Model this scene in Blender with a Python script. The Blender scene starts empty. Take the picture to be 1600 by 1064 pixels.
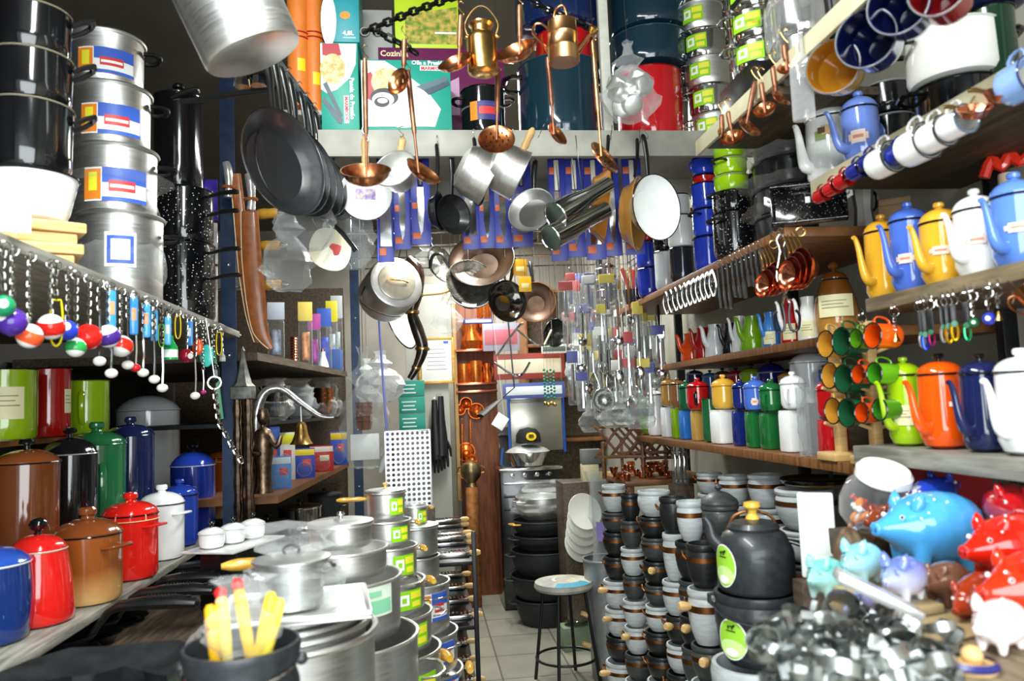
import bpy, bmesh, math, random
from mathutils import Vector, Matrix, Euler
rnd = random.Random(7)
C = bpy.context.scene.collection
SC = bpy.context.scene
PI = math.pi
# ------------------------------------------------------------------ camera
F = 1200.0
CAM = Vector((0, 0, 1.6))
def _camera_axes():
 fwd = Vector(((660 - 800) / F, -(637 - 532) / F, -1.0))
 roll = math.radians(2.3)
 t = -math.sin(roll) * fwd.x + math.cos(roll) * fwd.y
 up = Vector((-math.sin(roll), math.cos(roll), t)).normalized()
 fwd.normalize()
 right = fwd.cross(up).normalized()
 return Matrix((right, fwd, up))          # rows: world axes written in camera space; also camera-to-world
R3 = _camera_axes()
cd = bpy.data.cameras.new('camera')
cam = bpy.data.objects.new('camera', cd)
C.objects.link(cam)
cam.matrix_world = Matrix.Translation(CAM) @ R3.to_4x4()
cd.sensor_width = 36
cd.lens = 36 * F / 1600
cd.clip_start = 0.02
cd.dof.use_dof = True
cd.dof.focus_distance = 3.6
cd.dof.aperture_fstop = 3.2
SC.camera = cam
# ------------------------------------------------------------------ world, lights, exposure
SC.view_settings.view_transform = 'Standard'
SC.view_settings.look = 'None'
SC.view_settings.exposure = 0.7
SC.view_settings.gamma = 1
SC.view_settings.use_curve_mapping = False
W = bpy.data.worlds.new('world')
SC.world = W
W.use_nodes = True
W.node_tree.nodes['Background'].inputs[0].default_value = (0.80, 0.92, 1.0, 1)
W.node_tree.nodes['Background'].inputs[1].default_value = 0.55
def area(name, loc, target, sx, sy, power, color=(1, 1, 1), spread=PI):
 l = bpy.data.lights.new(name, 'AREA')
 l.shape = 'RECTANGLE'
 l.size, l.size_y, l.energy, l.color, l.spread = sx, sy, power, color, spread
 o = bpy.data.objects.new(name, l)
 C.objects.link(o)
 o.location = loc
 o.rotation_euler = (Vector(target) - Vector(loc)).to_track_quat('-Z', 'Y').to_euler()
 return o
# daylight through the open shop front behind the camera, and the fluorescent tubes of the ceiling
area('shopfront_daylight', (0.1, -1.0, 1.9), (0.1, 3.0, 1.5), 2.4, 2.2, 88, (0.93, 0.98, 1.0))
area('tube_light', (-0.25, 1.0, 3.22), (-0.35, 1.6, 0), 0.25, 1.5, 52, (0.95, 1.0, 0.97))
area('tube_light', (0.45, 4.4, 3.22), (0.45, 4.4, 0), 0.22, 1.6, 58, (0.97, 1.0, 0.95))
area('tube_light', (0.45, 6.6, 3.22), (0.45, 6.6, 0), 0.22, 1.6, 58, (1.0, 0.99, 0.92))
# ------------------------------------------------------------------ pixel rays: where a thing seen in the photograph stands in the room
def ray(px, py):
 return R3 @ Vector(((px - 800) / F, -(py - 532) / F, -1.0))
def atY(px, py, Y):
 d = ray(px, py); return CAM + d * (Y / d.y)
def atX(px, py, X):
 d = ray(px, py); return CAM + d * (X / d.x)
def atZ(px, py, Z):
 d = ray(px, py); return CAM + d * ((Z - CAM.z) / d.z)
def mpp(p):                                   # metres per photograph pixel at a point
 return (R3.transposed() @ (Vector(p) - CAM)).z * -1 / F
def proj(p):
 q = R3.transposed() @ (Vector(p) - CAM)
 return (800 - q.x / q.z * F, 532 + q.y / q.z * F)
def mppv(p, up=.25):                          # height per photograph pixel straight up from a point
 p = Vector(p); return up / max(1., proj(p)[1] - proj(p + Vector((0, 0, up)))[1])
def on(px, py, z, r=0.0):                     # a thing of radius r whose near foot is seen at the pixel, on height z
 p = atZ(px, py, z); d = Vector((p.x, p.y, 0)).normalized()
 return p + d * r
def face(p, extra=0.0):                       # turn about z so that local -Y looks at the camera
 d = CAM - Vector(p)
 return math.atan2(d.y, d.x) + PI / 2 + math.radians(extra)
# ------------------------------------------------------------------ materials
MATS = {}
def _new(name):
 m = bpy.data.materials.new(name); m.use_nodes = True
 return m, m.node_tree, m.node_tree.nodes['Principled BSDF']
def lin(h):
 if isinstance(h, str):
  v = [int(h[i:i + 2], 16) / 255 for i in (0, 2, 4)]
  return tuple(((c + .055) / 1.055) ** 2.4 if c > .04045 else c / 12.92 for c in v) + (1,)
 return tuple(h) + (1,)
def mk(name, col, rough=.4, metal=0., nscale=30., nvar=.08, bump=0., coat=0., col2=None, stretch=(1, 1, 1), rvar=.08, cramp=(.35, .65), sheen=0., alpha=1., trans=0., ior=1.45, emit=None):
 if name in MATS: return MATS[name]
 m, nt, b = _new(name)
 c = lin(col)
 tc = nt.nodes.new('ShaderNodeTexCoord'); mp = nt.nodes.new('ShaderNodeMapping')
 mp.inputs['Scale'].default_value = stretch
 nt.links.new(tc.outputs['Object'], mp.inputs[0])
 nz = nt.nodes.new('ShaderNodeTexNoise'); nz.inputs['Scale'].default_value = nscale; nz.inputs['Detail'].default_value = 4
 nt.links.new(mp.outputs[0], nz.inputs[0])
 rp = nt.nodes.new('ShaderNodeValToRGB')
 d = lin(col2) if col2 else tuple(max(0, x * (1 - nvar)) for x in c[:3]) + (1,)
 e = c if col2 else tuple(min(1, x * (1 + nvar)) for x in c[:3]) + (1,)
 rp.color_ramp.elements[0].color = d; rp.color_ramp.elements[1].color = e
 rp.color_ramp.elements[0].position, rp.color_ramp.elements[1].position = cramp
 nt.links.new(nz.outputs[0], rp.inputs[0]); nt.links.new(rp.outputs[0], b.inputs['Base Color'])
 mr = nt.nodes.new('ShaderNodeMapRange')
 mr.inputs[3].default_value = max(.02, rough - rvar); mr.inputs[4].default_value = min(1, rough + rvar)
 nt.links.new(nz.outputs[0], mr.inputs[0]); nt.links.new(mr.outputs[0], b.inputs['Roughness'])
 b.inputs['Metallic'].default_value = metal
 b.inputs['Coat Weight'].default_value = coat; b.inputs['Coat Roughness'].default_value = .04
 b.inputs['Alpha'].default_value = alpha
 b.inputs['Transmission Weight'].default_value = trans; b.inputs['IOR'].default_value = ior
 if bump:
  bp = nt.nodes.new('ShaderNodeBump'); bp.inputs['Strength'].default_value = bump; bp.inputs['Distance'].default_value = .004
  nt.links.new(nz.outputs[0], bp.inputs['Height']); nt.links.new(bp.outputs[0], b.inputs['Normal'])
 if emit:
  b.inputs['Emission Color'].default_value = lin(col); b.inputs['Emission Strength'].default_value = emit
 MATS[name] = m
 return m
def enamel(col):
 return mk('enamel_' + col, col, .12, 0, 9, .05, .02, .6, rvar=.04)
def plastic(col, r=.35):
 return mk('plastic_%s_%d' % (col, r * 100), col, r, 0, 25, .05)
def card(col):
 return mk('card_' + col, col, .45, 0, 14, .04)
def enamel_fade(name, top, low, z0, z1):       # glaze that runs from one colour to another, as sprayed on the pot
 if name in MATS: return MATS[name]
 m, nt, b = _new(name)
 tc = nt.nodes.new('ShaderNodeTexCoord'); sp = nt.nodes.new('ShaderNodeSeparateXYZ')
 nz = nt.nodes.new('ShaderNodeTexNoise'); nz.inputs['Scale'].default_value = 12
 ad = nt.nodes.new('ShaderNodeMath'); ad.operation = 'MULTIPLY_ADD'; ad.inputs[1].default_value = (z1 - z0) * .25
 mr = nt.nodes.new('ShaderNodeMapRange'); mr.inputs[1].default_value = z0; mr.inputs[2].default_value = z1
 rp = nt.nodes.new('ShaderNodeValToRGB')
 rp.color_ramp.elements[0].color = lin(low); rp.color_ramp.elements[1].color = lin(top)
 nt.links.new(tc.outputs['Object'], sp.inputs[0]); nt.links.new(tc.outputs['Object'], nz.inputs[0])
 nt.links.new(nz.outputs[0], ad.inputs[0]); nt.links.new(sp.outputs[2], ad.inputs[2])
 nt.links.new(ad.outputs[0], mr.inputs[0]); nt.links.new(mr.outputs[0], rp.inputs[0]); nt.links.new(rp.outputs[0], b.inputs['Base Color'])
 b.inputs['Roughness'].default_value = .14; b.inputs['Coat Weight'].default_value = .6
 MATS[name] = m
 return m
def speckled(name, base, fleck, scale=160):
 if name in MATS: return MATS[name]
 m, nt, b = _new(name)
 tc = nt.nodes.new('ShaderNodeTexCoord'); vo = nt.nodes.new('ShaderNodeTexVoronoi'); vo.inputs['Scale'].default_value = scale
 rp = nt.nodes.new('ShaderNodeValToRGB')
 rp.color_ramp.elements[0].color = lin(fleck); rp.color_ramp.elements[1].color = lin(base)
 rp.color_ramp.elements[0].position, rp.color_ramp.elements[1].position = .14, .2
 nt.links.new(tc.outputs['Object'], vo.inputs[0]); nt.links.new(vo.outputs['Distance'], rp.inputs[0]); nt.links.new(rp.outputs[0], b.inputs['Base Color'])
 b.inputs['Roughness'].default_value = .12; b.inputs['Coat Weight'].default_value = .5
 MATS[name] = m
 return m
def clear_film(name, tint=(1, 1, 1), amount=.07, scale=40., rough=.14):   # thin crinkled plastic: mostly see-through, glossy on its creases
 if name in MATS: return MATS[name]
 m, nt, b = _new(name)
 out = nt.nodes['Material Output']
 tr = nt.nodes.new('ShaderNodeBsdfTransparent'); tr.inputs[0].default_value = (.93, .95, .95, 1)
 b.inputs['Base Color'].default_value = tuple(.8 * c for c in tint) + (1,); b.inputs['Roughness'].default_value = rough; b.inputs['Specular IOR Level'].default_value = 1.
 tc = nt.nodes.new('ShaderNodeTexCoord'); nz = nt.nodes.new('ShaderNodeTexNoise'); nz.inputs['Scale'].default_value = scale; nz.inputs['Detail'].default_value = 5
 nt.links.new(tc.outputs['Object'], nz.inputs[0])
 bp = nt.nodes.new('ShaderNodeBump'); bp.inputs['Strength'].default_value = .8; bp.inputs['Distance'].default_value = .01
 nt.links.new(nz.outputs[0], bp.inputs['Height']); nt.links.new(bp.outputs[0], b.inputs['Normal'])
 fr = nt.nodes.new('ShaderNodeLayerWeight'); fr.inputs[0].default_value = .35; nt.links.new(bp.outputs[0], fr.inputs['Normal'])
 ad = nt.nodes.new('ShaderNodeMath'); ad.operation = 'MULTIPLY_ADD'; ad.inputs[1].default_value = .42; ad.inputs[2].default_value = amount; ad.use_clamp = True
 nt.links.new(fr.outputs['Facing'], ad.inputs[0])
 mx = nt.nodes.new('ShaderNodeMixShader')
 nt.links.new(ad.outputs[0], mx.inputs[0]); nt.links.new(tr.outputs[0], mx.inputs[1]); nt.links.new(b.outputs[0], mx.inputs[2])
 nt.links.new(mx.outputs[0], out.inputs[0])
 MATS[name] = m
 return m
ALU = mk('brushed_aluminium', 'e6e6e3', .40, 1, 14, .06, .03, stretch=(1, 1, 14))
ALU_DULL = mk('dull_aluminium', 'c4c4c0', .45, 1, 20, .12, .05)
TIN = mk('tin_sheet', 'b6bbb9', .32, 1, 18, .15, .05)
STEEL = mk('polished_steel', 'd6d6d4', .12, 1, 8, .06, .02)
CHROME = mk('chrome', 'e4e4e2', .06, 1, 8, .04)
COPPER = mk('copper', 'd08a5c', .22, 1, 26, .16, .10)
COPPER_RED = mk('bright_copper', 'dc8a68', .20, 1, 20, .12, .05)
COPPER_OLD = mk('aged_copper', '80532f', .42, 1, 24, .3, .1)
BRASS = mk('brass', 'cfa862', .24, 1, 20, .12, .05)
BRONZE = mk('dark_bronze', '6b5a4a', .35, 1, 40, .4, .3)
NONSTICK = mk('black_nonstick', '17181a', .30, 0, 60, .15, .03, .15)
BLACK = mk('black_plastic', '141516', .30, 0, 30, .12, .03, .1)
BLACK_EN = enamel('0c0d0f')
IRON = mk('cast_iron', '27292b', .55, .2, 60, .25, .2)
IRON_NEW = mk('dark_clay', '2b2e31', .38, 0, 50, .18, .12, .15)
SOAP_L = mk('soapstone_light', 'b4b9ba', .42, 0, 18, .14, .1, .1, stretch=(1, 1, 5))
SOAP_D = mk('soapstone_dark', '3a3d3c', .45, 0, 18, .22, .1, .1, stretch=(1, 1, 5))
SOAP_B = mk('soapstone_black', '1d1f20', .40, 0, 18, .22, .1, .1, stretch=(1, 1, 5))
WOOD_PALE = mk('pale_wood', 'd9b880', .5, 0, 12, .1, .05, col2='c39a5c', stretch=(1, 1, 8))
WOOD_YEL = mk('varnished_wood', 'd8a83c', .25, 0, 10, .1, .03, .4, col2='b9852a', stretch=(1, 1, 6))
WOOD_BR = mk('brown_wood', '8a5a30', .45, 0, 9, .1, .06, col2='5d3a1e', stretch=(1, 7, 1))
SHELF = mk('shelf_board', '8d7c60', .6, 0, 7, .1, .08, col2='5f523f', stretch=(9, 1, 9))
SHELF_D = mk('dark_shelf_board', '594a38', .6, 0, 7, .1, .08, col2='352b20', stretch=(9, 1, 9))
SHELF_G = mk('grey_shelf_board', '98968c', .55, 0, 7, .1, .08, col2='6d6b62', stretch=(9, 1, 9))
BEAM_M = mk('painted_beam', 'a9a79c', .5, 0, 6, .1, .05, col2='8b8a81')
CREAM = mk('cream_paint', 'ddd8bd', .45, 0, 12, .06, .05)
BLUE_STEEL = mk('blue_painted_steel', '1e3350', .38, .2, 14, .2, .05)
BLACK_STEEL = mk('black_painted_steel', '121316', .4, .3, 30, .2, .05)
WHITE_EN = enamel('f3f5f3')
FILM = clear_film('clear_bag')
FILM_THIN = clear_film('clear_wrap', amount=.04)
GLASS = clear_film('clear_glass', amount=.05, scale=2., rough=.03)
GREEN_LAB = card('8ed11a'); YEL_LAB = card('f2ea3a'); WHITE_LAB = card('f4f4f0'); BLUE_LAB = card('3b62c4'); RED_LAB = card('d23a3a'); ORANGE_LAB = card('f08a28'); PALE_LAB = card('e9e4b4')
# ------------------------------------------------------------------ mesh building
class G:
 def __init__(s):
  s.v, s.f, s.mi, s.m, s.k = [], [], [], Matrix(), 0
 def tf(s, loc=(0, 0, 0), rot=(0, 0, 0), sc=(1, 1, 1)):
  s.m = Matrix.LocRotScale(Vector(loc), Euler(rot), Vector(sc)); return s
 def mat(s, k):
  s.k = k; return s
 def add(s, vs, fs):
  o = len(s.v)
  s.v += [s.m @ Vector(p) for p in vs]
  for f in fs:
   s.f.append([i + o for i in f]); s.mi.append(s.k)
  return s
 def lathe(s, prof, n=28, a0=0., a1=None):
  full = a1 is None
  if full: a1 = a0 + 2 * PI
  m = n if full else n + 1
  vs, fs, rings = [], [], []
  for r, z in prof:
   if r < 1e-6 and full:
    rings.append([len(vs)]); vs.append((0, 0, z))
   else:
    rings.append(list(range(len(vs), len(vs) + m)))
    for i in range(m):
     a = a0 + (a1 - a0) * i / n
     vs.append((r * math.cos(a), r * math.sin(a), z))
  for A, B in zip(rings, rings[1:]):
   for i in range(n):
    j = (i + 1) % m if full else i + 1
    if len(A) == 1 and len(B) == 1: continue
    if len(A) == 1: fs.append((A[0], B[j], B[i]))
    elif len(B) == 1: fs.append((A[i], A[j], B[0]))
    else: fs.append((A[i], A[j], B[j], B[i]))
  return s.add(vs, fs)
 def tube(s, pts, r=.005, n=8, closed=False, flat=1.):
  pts = [Vector(p) for p in pts]
  k = len(pts)
  rs = r if isinstance(r, (list, tuple)) else [r] * k
  vs, fs = [], []
  up = None
  for i, p in enumerate(pts):
   a = pts[(i - 1) % k] if (closed or i) else p
   b = pts[(i + 1) % k] if (closed or i < k - 1) else p
   t = (b - a)
   t = t.normalized() if t.length > 1e-9 else Vector((0, 0, 1))
   if up is None:
    up = Vector((0, 0, 1)) if abs(t.z) < .9 else Vector((0, 1, 0))
   x = t.cross(up)
   if x.length < 1e-4: x = t.cross(Vector((1, 0, 0)))
   x.normalize(); y = x.cross(t).normalized(); up = y
   for j in range(n):
    q = 2 * PI * j / n
    vs.append(p + x * (rs[i] * math.cos(q)) + y * (rs[i] * flat * math.sin(q)))
  for i in range(k if closed else k - 1):
   for j in range(n):
    a, b = i * n + j, i * n + (j + 1) % n
    c, d = ((i + 1) % k) * n + (j + 1) % n, ((i + 1) % k) * n + j
    fs.append((a, b, c, d))
  if not closed:
   fs.append(tuple(range(n - 1, -1, -1))); fs.append(tuple((k - 1) * n + j for j in range(n)))
  return s.add(vs, fs)
 def box(s, c, d, bev=0.):
  x, y, z = d[0] / 2, d[1] / 2, d[2] / 2
  if not bev:
   vs = [(c[0] + i * x, c[1] + j * y, c[2] + k * z) for i in (-1, 1) for j in (-1, 1) for k in (-1, 1)]
   return s.add(vs, [(0, 1, 3, 2), (4, 6, 7, 5), (0, 4, 5, 1), (2, 3, 7, 6), (0, 2, 6, 4), (1, 5, 7, 3)])
  bev = min(bev, x * .95, y * .95, z * .95)
  bm = bmesh.new()
  bmesh.ops.create_cube(bm, size=1)
  for v in bm.verts: v.co = Vector((v.co.x * d[0], v.co.y * d[1], v.co.z * d[2])) + Vector(c)
  bmesh.ops.bevel(bm, geom=bm.edges[:], offset=bev, segments=2, affect='EDGES', profile=.5)
  bm.verts.index_update()
  s.add([v.co.copy() for v in bm.verts], [[v.index for v in f.verts] for f in bm.faces]); bm.free()
  return s
 def ball(s, c, r, n=16, m=10):
  rx, ry, rz = r if isinstance(r, (list, tuple)) else (r, r, r)
  vs = [(c[0], c[1], c[2] - rz)]; fs = []
  for i in range(1, m):
   t = PI * i / m
   for j in range(n):
    a = 2 * PI * j / n
    vs.append((c[0] + rx * math.sin(t) * math.cos(a), c[1] + ry * math.sin(t) * math.sin(a), c[2] - rz * math.cos(t)))
  vs.append((c[0], c[1], c[2] + rz))
  for j in range(n): fs.append((0, 1 + (j + 1) % n, 1 + j))
  for i in range(m - 2):
   for j in range(n):
    a, b = 1 + i * n + j, 1 + i * n + (j + 1) % n
    fs.append((a, b, b + n, a + n))
  e = len(vs) - 1; o = 1 + (m - 2) * n
  for j in range(n): fs.append((o + j, o + (j + 1) % n, e))
  return s.add(vs, fs)
 def prism(s, out, y0, y1):                 # outline in x,z pushed along y
  n = len(out)
  vs = [(x, y0, z) for x, z in out] + [(x, y1, z) for x, z in out]
  fs = [tuple(range(n)), tuple(range(2 * n - 1, n - 1, -1))] + [(i, i + n, (i + 1) % n + n, (i + 1) % n) for i in range(n)]
  return s.add(vs, fs)
 def strip(s, out, z0, z1, t=.0006, closed=True):   # a bent ribbon standing on its edge
  n = len(out); vs = []
  for x, y in out: vs += [(x, y, z0), (x, y, z1)]
  fs = []
  for i in range(n if closed else n - 1):
   j = (i + 1) % n
   fs.append((2 * i, 2 * j, 2 * j + 1, 2 * i + 1))
  return s.add(vs, fs)
 def mesh(s, name, mats, smooth=38, recalc=True):
  me = bpy.data.meshes.new(name)
  me.from_pydata([tuple(p) for p in s.v], [], s.f)
  for m in (mats if isinstance(mats, (list, tuple)) else [mats]): me.materials.append(m)
  me.polygons.foreach_set('material_index', s.mi)
  if recalc:
   bm = bmesh.new(); bm.from_mesh(me)
   bmesh.ops.recalc_face_normals(bm, faces=bm.faces[:])
   bm.to_mesh(me); bm.free()
  if smooth:
   me.shade_smooth(); me.set_sharp_from_angle(angle=math.radians(smooth))
  return me
CACHE = {}
def cached(key, fn):
 if key not in CACHE: CACHE[key] = fn()
 return CACHE[key]
def _place(o, loc, rot, sc):
 o.location = loc
 o.rotation_euler = rot if not isinstance(rot, (int, float)) else (0, 0, rot)
 o.scale = sc if not isinstance(sc, (int, float)) else (sc, sc, sc)
def _tag(o, label, cat, group):
 o['label'] = label; o['category'] = cat
 if group: o['group'] = group
def T(name, label, cat, loc=(0, 0, 0), rot=0, sc=1, group=None):
 o = bpy.data.objects.new(name, None); o.empty_display_size = .05
 C.objects.link(o); _place(o, loc, rot, sc); _tag(o, label, cat, group)
 return o
def part(name, me, parent, loc=(0, 0, 0), rot=0, sc=1, label=None):
 o = bpy.data.objects.new(name, me); C.objects.link(o); _place(o, loc, rot, sc); o.parent = parent
 if label: o['label'] = label
 return o
def one(name, me, label, cat, loc=(0, 0, 0), rot=0, sc=1, group=None, kind=None):
 o = bpy.data.objects.new(name, me); C.objects.link(o); _place(o, loc, rot, sc); _tag(o, label, cat, group)
 if kind: o['kind'] = kind
 return o
def struct(name, me, loc=(0, 0, 0), rot=0):
 o = bpy.data.objects.new(name, me); C.objects.link(o); _place(o, loc, rot, 1); o['kind'] = 'structure'
 return o
def dirz(d, twist=0.):                         # euler that takes local +Z to direction d
 q = Vector(d).to_track_quat('Z', 'Y')
 return (q @ Euler((0, 0, twist)).to_quaternion()).to_euler()
def text_mesh(txt, size, mat, thick=.0004, bold=0.):
 def f():
  cu = bpy.data.curves.new('lettering', 'FONT'); cu.body = txt; cu.size = size; cu.extrude = thick; cu.align_x = 'LEFT'; cu.offset = bold; cu.resolution_u = 2
  o = bpy.data.objects.new('lettering', cu); C.objects.link(o)
  me = bpy.data.meshes.new_from_object(o.evaluated_get(bpy.context.evaluated_depsgraph_get()))
  bpy.data.objects.remove(o); me.materials.clear(); me.materials.append(mat)
  return me
 return cached(('t', txt, size, mat.name, bold), f)
ORD = ['topmost', 'second', 'third', 'fourth', 'fifth', 'sixth', 'seventh', 'eighth', 'ninth', 'tenth', 'eleventh', 'twelfth', 'thirteenth', 'fourteenth', 'fifteenth', 'sixteenth', 'seventeenth', 'eighteenth', 'nineteenth', 'twentieth']
NTH = ['first'] + ORD[1:]
# ================================================================== builders
def wall_prof(r0, r1, h, t=.003, corner=.012, bulge=0.):
 """closed vessel wall: outside from the bottom centre to the rim, then inside back to the bottom"""
 c = min(corner, r0 * .6, h * .4)
 o = [(0, 0), (r0 - c, 0), (r0 - c * .3, c * .3), (r0, c)]
 N = 5
 for i in range(1, N + 1):
  u = i / N
  o.append((r0 + (r1 - r0) * u + bulge * math.sin(PI * u), c + (h - c) * u))
 inn = [(r - t, z) for r, z in reversed(o[3:])] + [(r0 - c, t), (0, t)]
 return o + inn
def ring_mesh(r, t, mat, z=0., n=32):
 return cached(('ring', round(r, 4), round(t, 4), mat.name, round(z, 4)),
      lambda: G().tube([(r * math.cos(a), r * math.sin(a), z) for a in [2 * PI * i / n for i in range(n)]], t, 6, True).mesh('rim', mat))
def vessel(r0, r1, h, mat, bulge=0., corner=.012, t=.003, n=32, inside=None):
 def f():
  g = G(); pr = wall_prof(r0, r1, h, t, corner, bulge); k = len(pr) - 8
  if inside:
   i = 9
   g.lathe(pr[:i], n); g.mat(1).lathe(pr[i - 1:], n)
   return g.mesh('body', [mat, inside])
  return g.lathe(pr, n).mesh('body', mat)
 return cached(('ves', round(r0, 4), round(r1, 4), round(h, 4), mat.name, round(bulge, 4), round(corner, 4), inside and inside.name), f)
def dome(r, h, mat, flat=.35, lip=.006, n=32):
 def f():
  pr = [(r * 1.02, -lip), (r * 1.03, 0)]
  for i in range(0, 7):
   a = PI / 2 * i / 6
   pr.append((r * (math.cos(a) * (1 - flat) + flat * (1 - i / 6)), h * math.sin(a) ** (1.0)))
  pr[-1] = (0, h)
  pr2 = [(0, h - .003)] + [(x * .96, z - .003) for x, z in reversed(pr[2:-1])] + [(r * .98, -lip)]
  return G().lathe(pr + pr2, n).mesh('lid', mat)
 return cached(('dome', round(r, 4), round(h, 4), mat.name, flat), f)
def flat_lid(r, h, mat, n=36):
 def f():
  return G().lathe([(r * .97, -.01), (r * .98, 0), (r * 1.05, .0), (r * 1.05, .004), (r * .95, .006), (r * .9, .004 + h * .25), (r * .55, h * .8), (r * .2, h), (0, h), (0, h - .002), (r * .5, h * .7), (r * .9, h * .2), (r * .97, -.01)], n).mesh('lid', mat)
 return cached(('flid', round(r, 4), round(h, 4), mat.name), f)
def knob(kind, r, mat):
 def f():
  if kind == 'cap':      # moulded cap pressed in the lid: stem and flat drum
   pr = [(r * .8, 0), (r * .62, r * .35), (r * .95, r * .55), (r, r * .8), (r, r * 1.15), (r * .8, r * 1.4), (0, r * 1.45)]
  elif kind == 'ball':
   pr = [(r * .5, 0), (r * .35, r * .4)] + [(r * math.sin(PI * (1 - t)), r * .4 + r * (1 + math.cos(PI * (1 - t))) * .8) for t in (.15, .3, .5, .7, .85)] + [(0, r * 2.0)]
  elif kind == 'mush':
   pr = [(r * .45, 0), (r * .35, r * .6), (r * .9, r * .8), (r, r * 1.1), (r * .75, r * 1.5), (0, r * 1.65)]
  else:                  # spool
   pr = [(r * .8, 0), (r * .8, r * .3), (r * .5, r * .7), (r * .55, r * 1.1), (r, r * 1.5), (r * .95, r * 2.0), (0, r * 2.2)]
  return G().lathe(pr, 20).mesh('knob', mat)
 return cached(('knob', kind, round(r, 4), mat.name), f)
def ear(w, d, r, mat):         # loop handle lying in the x-y plane, growing along +x
 def f():
  pts = [(-.004, -w / 2, 0), (d * .55, -w / 2 * .98, .002), (d * .95, -w / 2 * .6, .004), (d, 0, .004), (d * .95, w / 2 * .6, .004), (d * .55, w / 2 * .98, .002), (-.004, w / 2, 0)]
  return G().tube(pts, r, 8, flat=.7).mesh('handle', mat)
 return cached(('ear', round(w, 4), round(d, 4), round(r, 4), mat.name), f)
def strap_handle(h, d, w, mat):     # C handle in the x-z plane, growing along +x
 def f():
  pts = [(-.004, 0, h), (d * .6, 0, h * 1.02), (d * .95, 0, h * .85), (d, 0, h * .55), (d * .8, 0, h * .2), (d * .4, 0, .0), (-.004, 0, 0)]
  return G().tube(pts, w, 8, flat=.55).mesh('handle', mat)
 return cached(('strap', round(h, 4), round(d, 4), round(w, 4), mat.name), f)
def bar_handle(L, r, mat, kind='black'):     # straight handle growing along +x
 def f():
  if kind == 'wood':
   N = 9; prof = [.7, .85, 1.1, 1.0, .92, 1.05, 1.12, .95, .5]
   return G().tube([(L * i / (N - 1), 0, 0) for i in range(N)], [r * k for k in prof], 12).mesh('handle', mat)
  return G().tube([(0, 0, -.004), (L * .2, 0, 0), (L * .5, 0, .006), (L * .8, 0, .006), (L * .96, 0, .004), (L, 0, .003)], [r * .7, r * .8, r, r * 1.1, r, r * .5], 10, flat=.6).mesh('handle', mat)
 return cached(('bar', round(L, 4), round(r, 4), mat.name, kind), f)
def wrap_label(r, z0, z1, a, half, spec):
 """sticker curved round a body: list of (u0,u1,v0,v1,mat) patches over a ground"""
 def f():
  g = G(); ms = []
  for k, (u0, u1, v0, v1, m) in enumerate(spec):
   if m not in ms: ms.append(m)
   g.mat(ms.index(m))
   aa, bb = a - half + 2 * half * u0, a - half + 2 * half * u1
   rr = r + .0008 + .0005 * k
   za, zb = z0 + (z1 - z0) * v0, z0 + (z1 - z0) * v1
   g.lathe([(rr - .0009, za), (rr, za), (rr, zb), (rr - .0009, zb)], max(3, int(10 * (u1 - u0))), aa, bb)
  return g.mesh('sticker', ms)
 return cached(('lab', round(r, 4), round(z0, 4), round(z1, 4), round(a, 3), half, tuple((p[:4], p[4].name) for p in spec)), f)
GREEN_SPEC = [(0, 1, 0, 1, GREEN_LAB), (.1, .45, .25, .8, WHITE_LAB), (.5, .95, .55, .9, YEL_LAB), (.55, .9, .12, .4, YEL_LAB), (.2, .35, .4, .65, GREEN_LAB)]
BLUE_SPEC = [(0, 1, 0, 1, WHITE_LAB), (0, .28, .05, .95, ORANGE_LAB), (.08, .22, .3, .85, YEL_LAB), (.3, 1, .55, 1, BLUE_LAB), (.4, .8, .3, .62, RED_LAB), (.42, .78, .4, .5, WHITE_LAB), (.3, 1, 0, .12, BLUE_LAB)]
PALEG_SPEC = [(0, 1, 0, 1, card('d9e6d0')), (.05, .95, .08, .55, card('86c9a0')), (.1, .6, .65, .85, card('86c9a0'))]
SQUARE_SPEC = [(0, 1, 0, 1, WHITE_LAB), (.08, .92, .1, .9, BLUE_LAB), (.2, .8, .2, .8, WHITE_LAB)]
PRICE_SPEC = [(0, 1, 0, 1, WHITE_LAB)]
PAPER_SPEC = [(0, 1, 0, 1, PALE_LAB), (.1, .8, .7, .74, card('9a9470')), (.1, .7, .55, .59, card('9a9470')), (.1, .85, .4, .44, card('9a9470'))]
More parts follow.
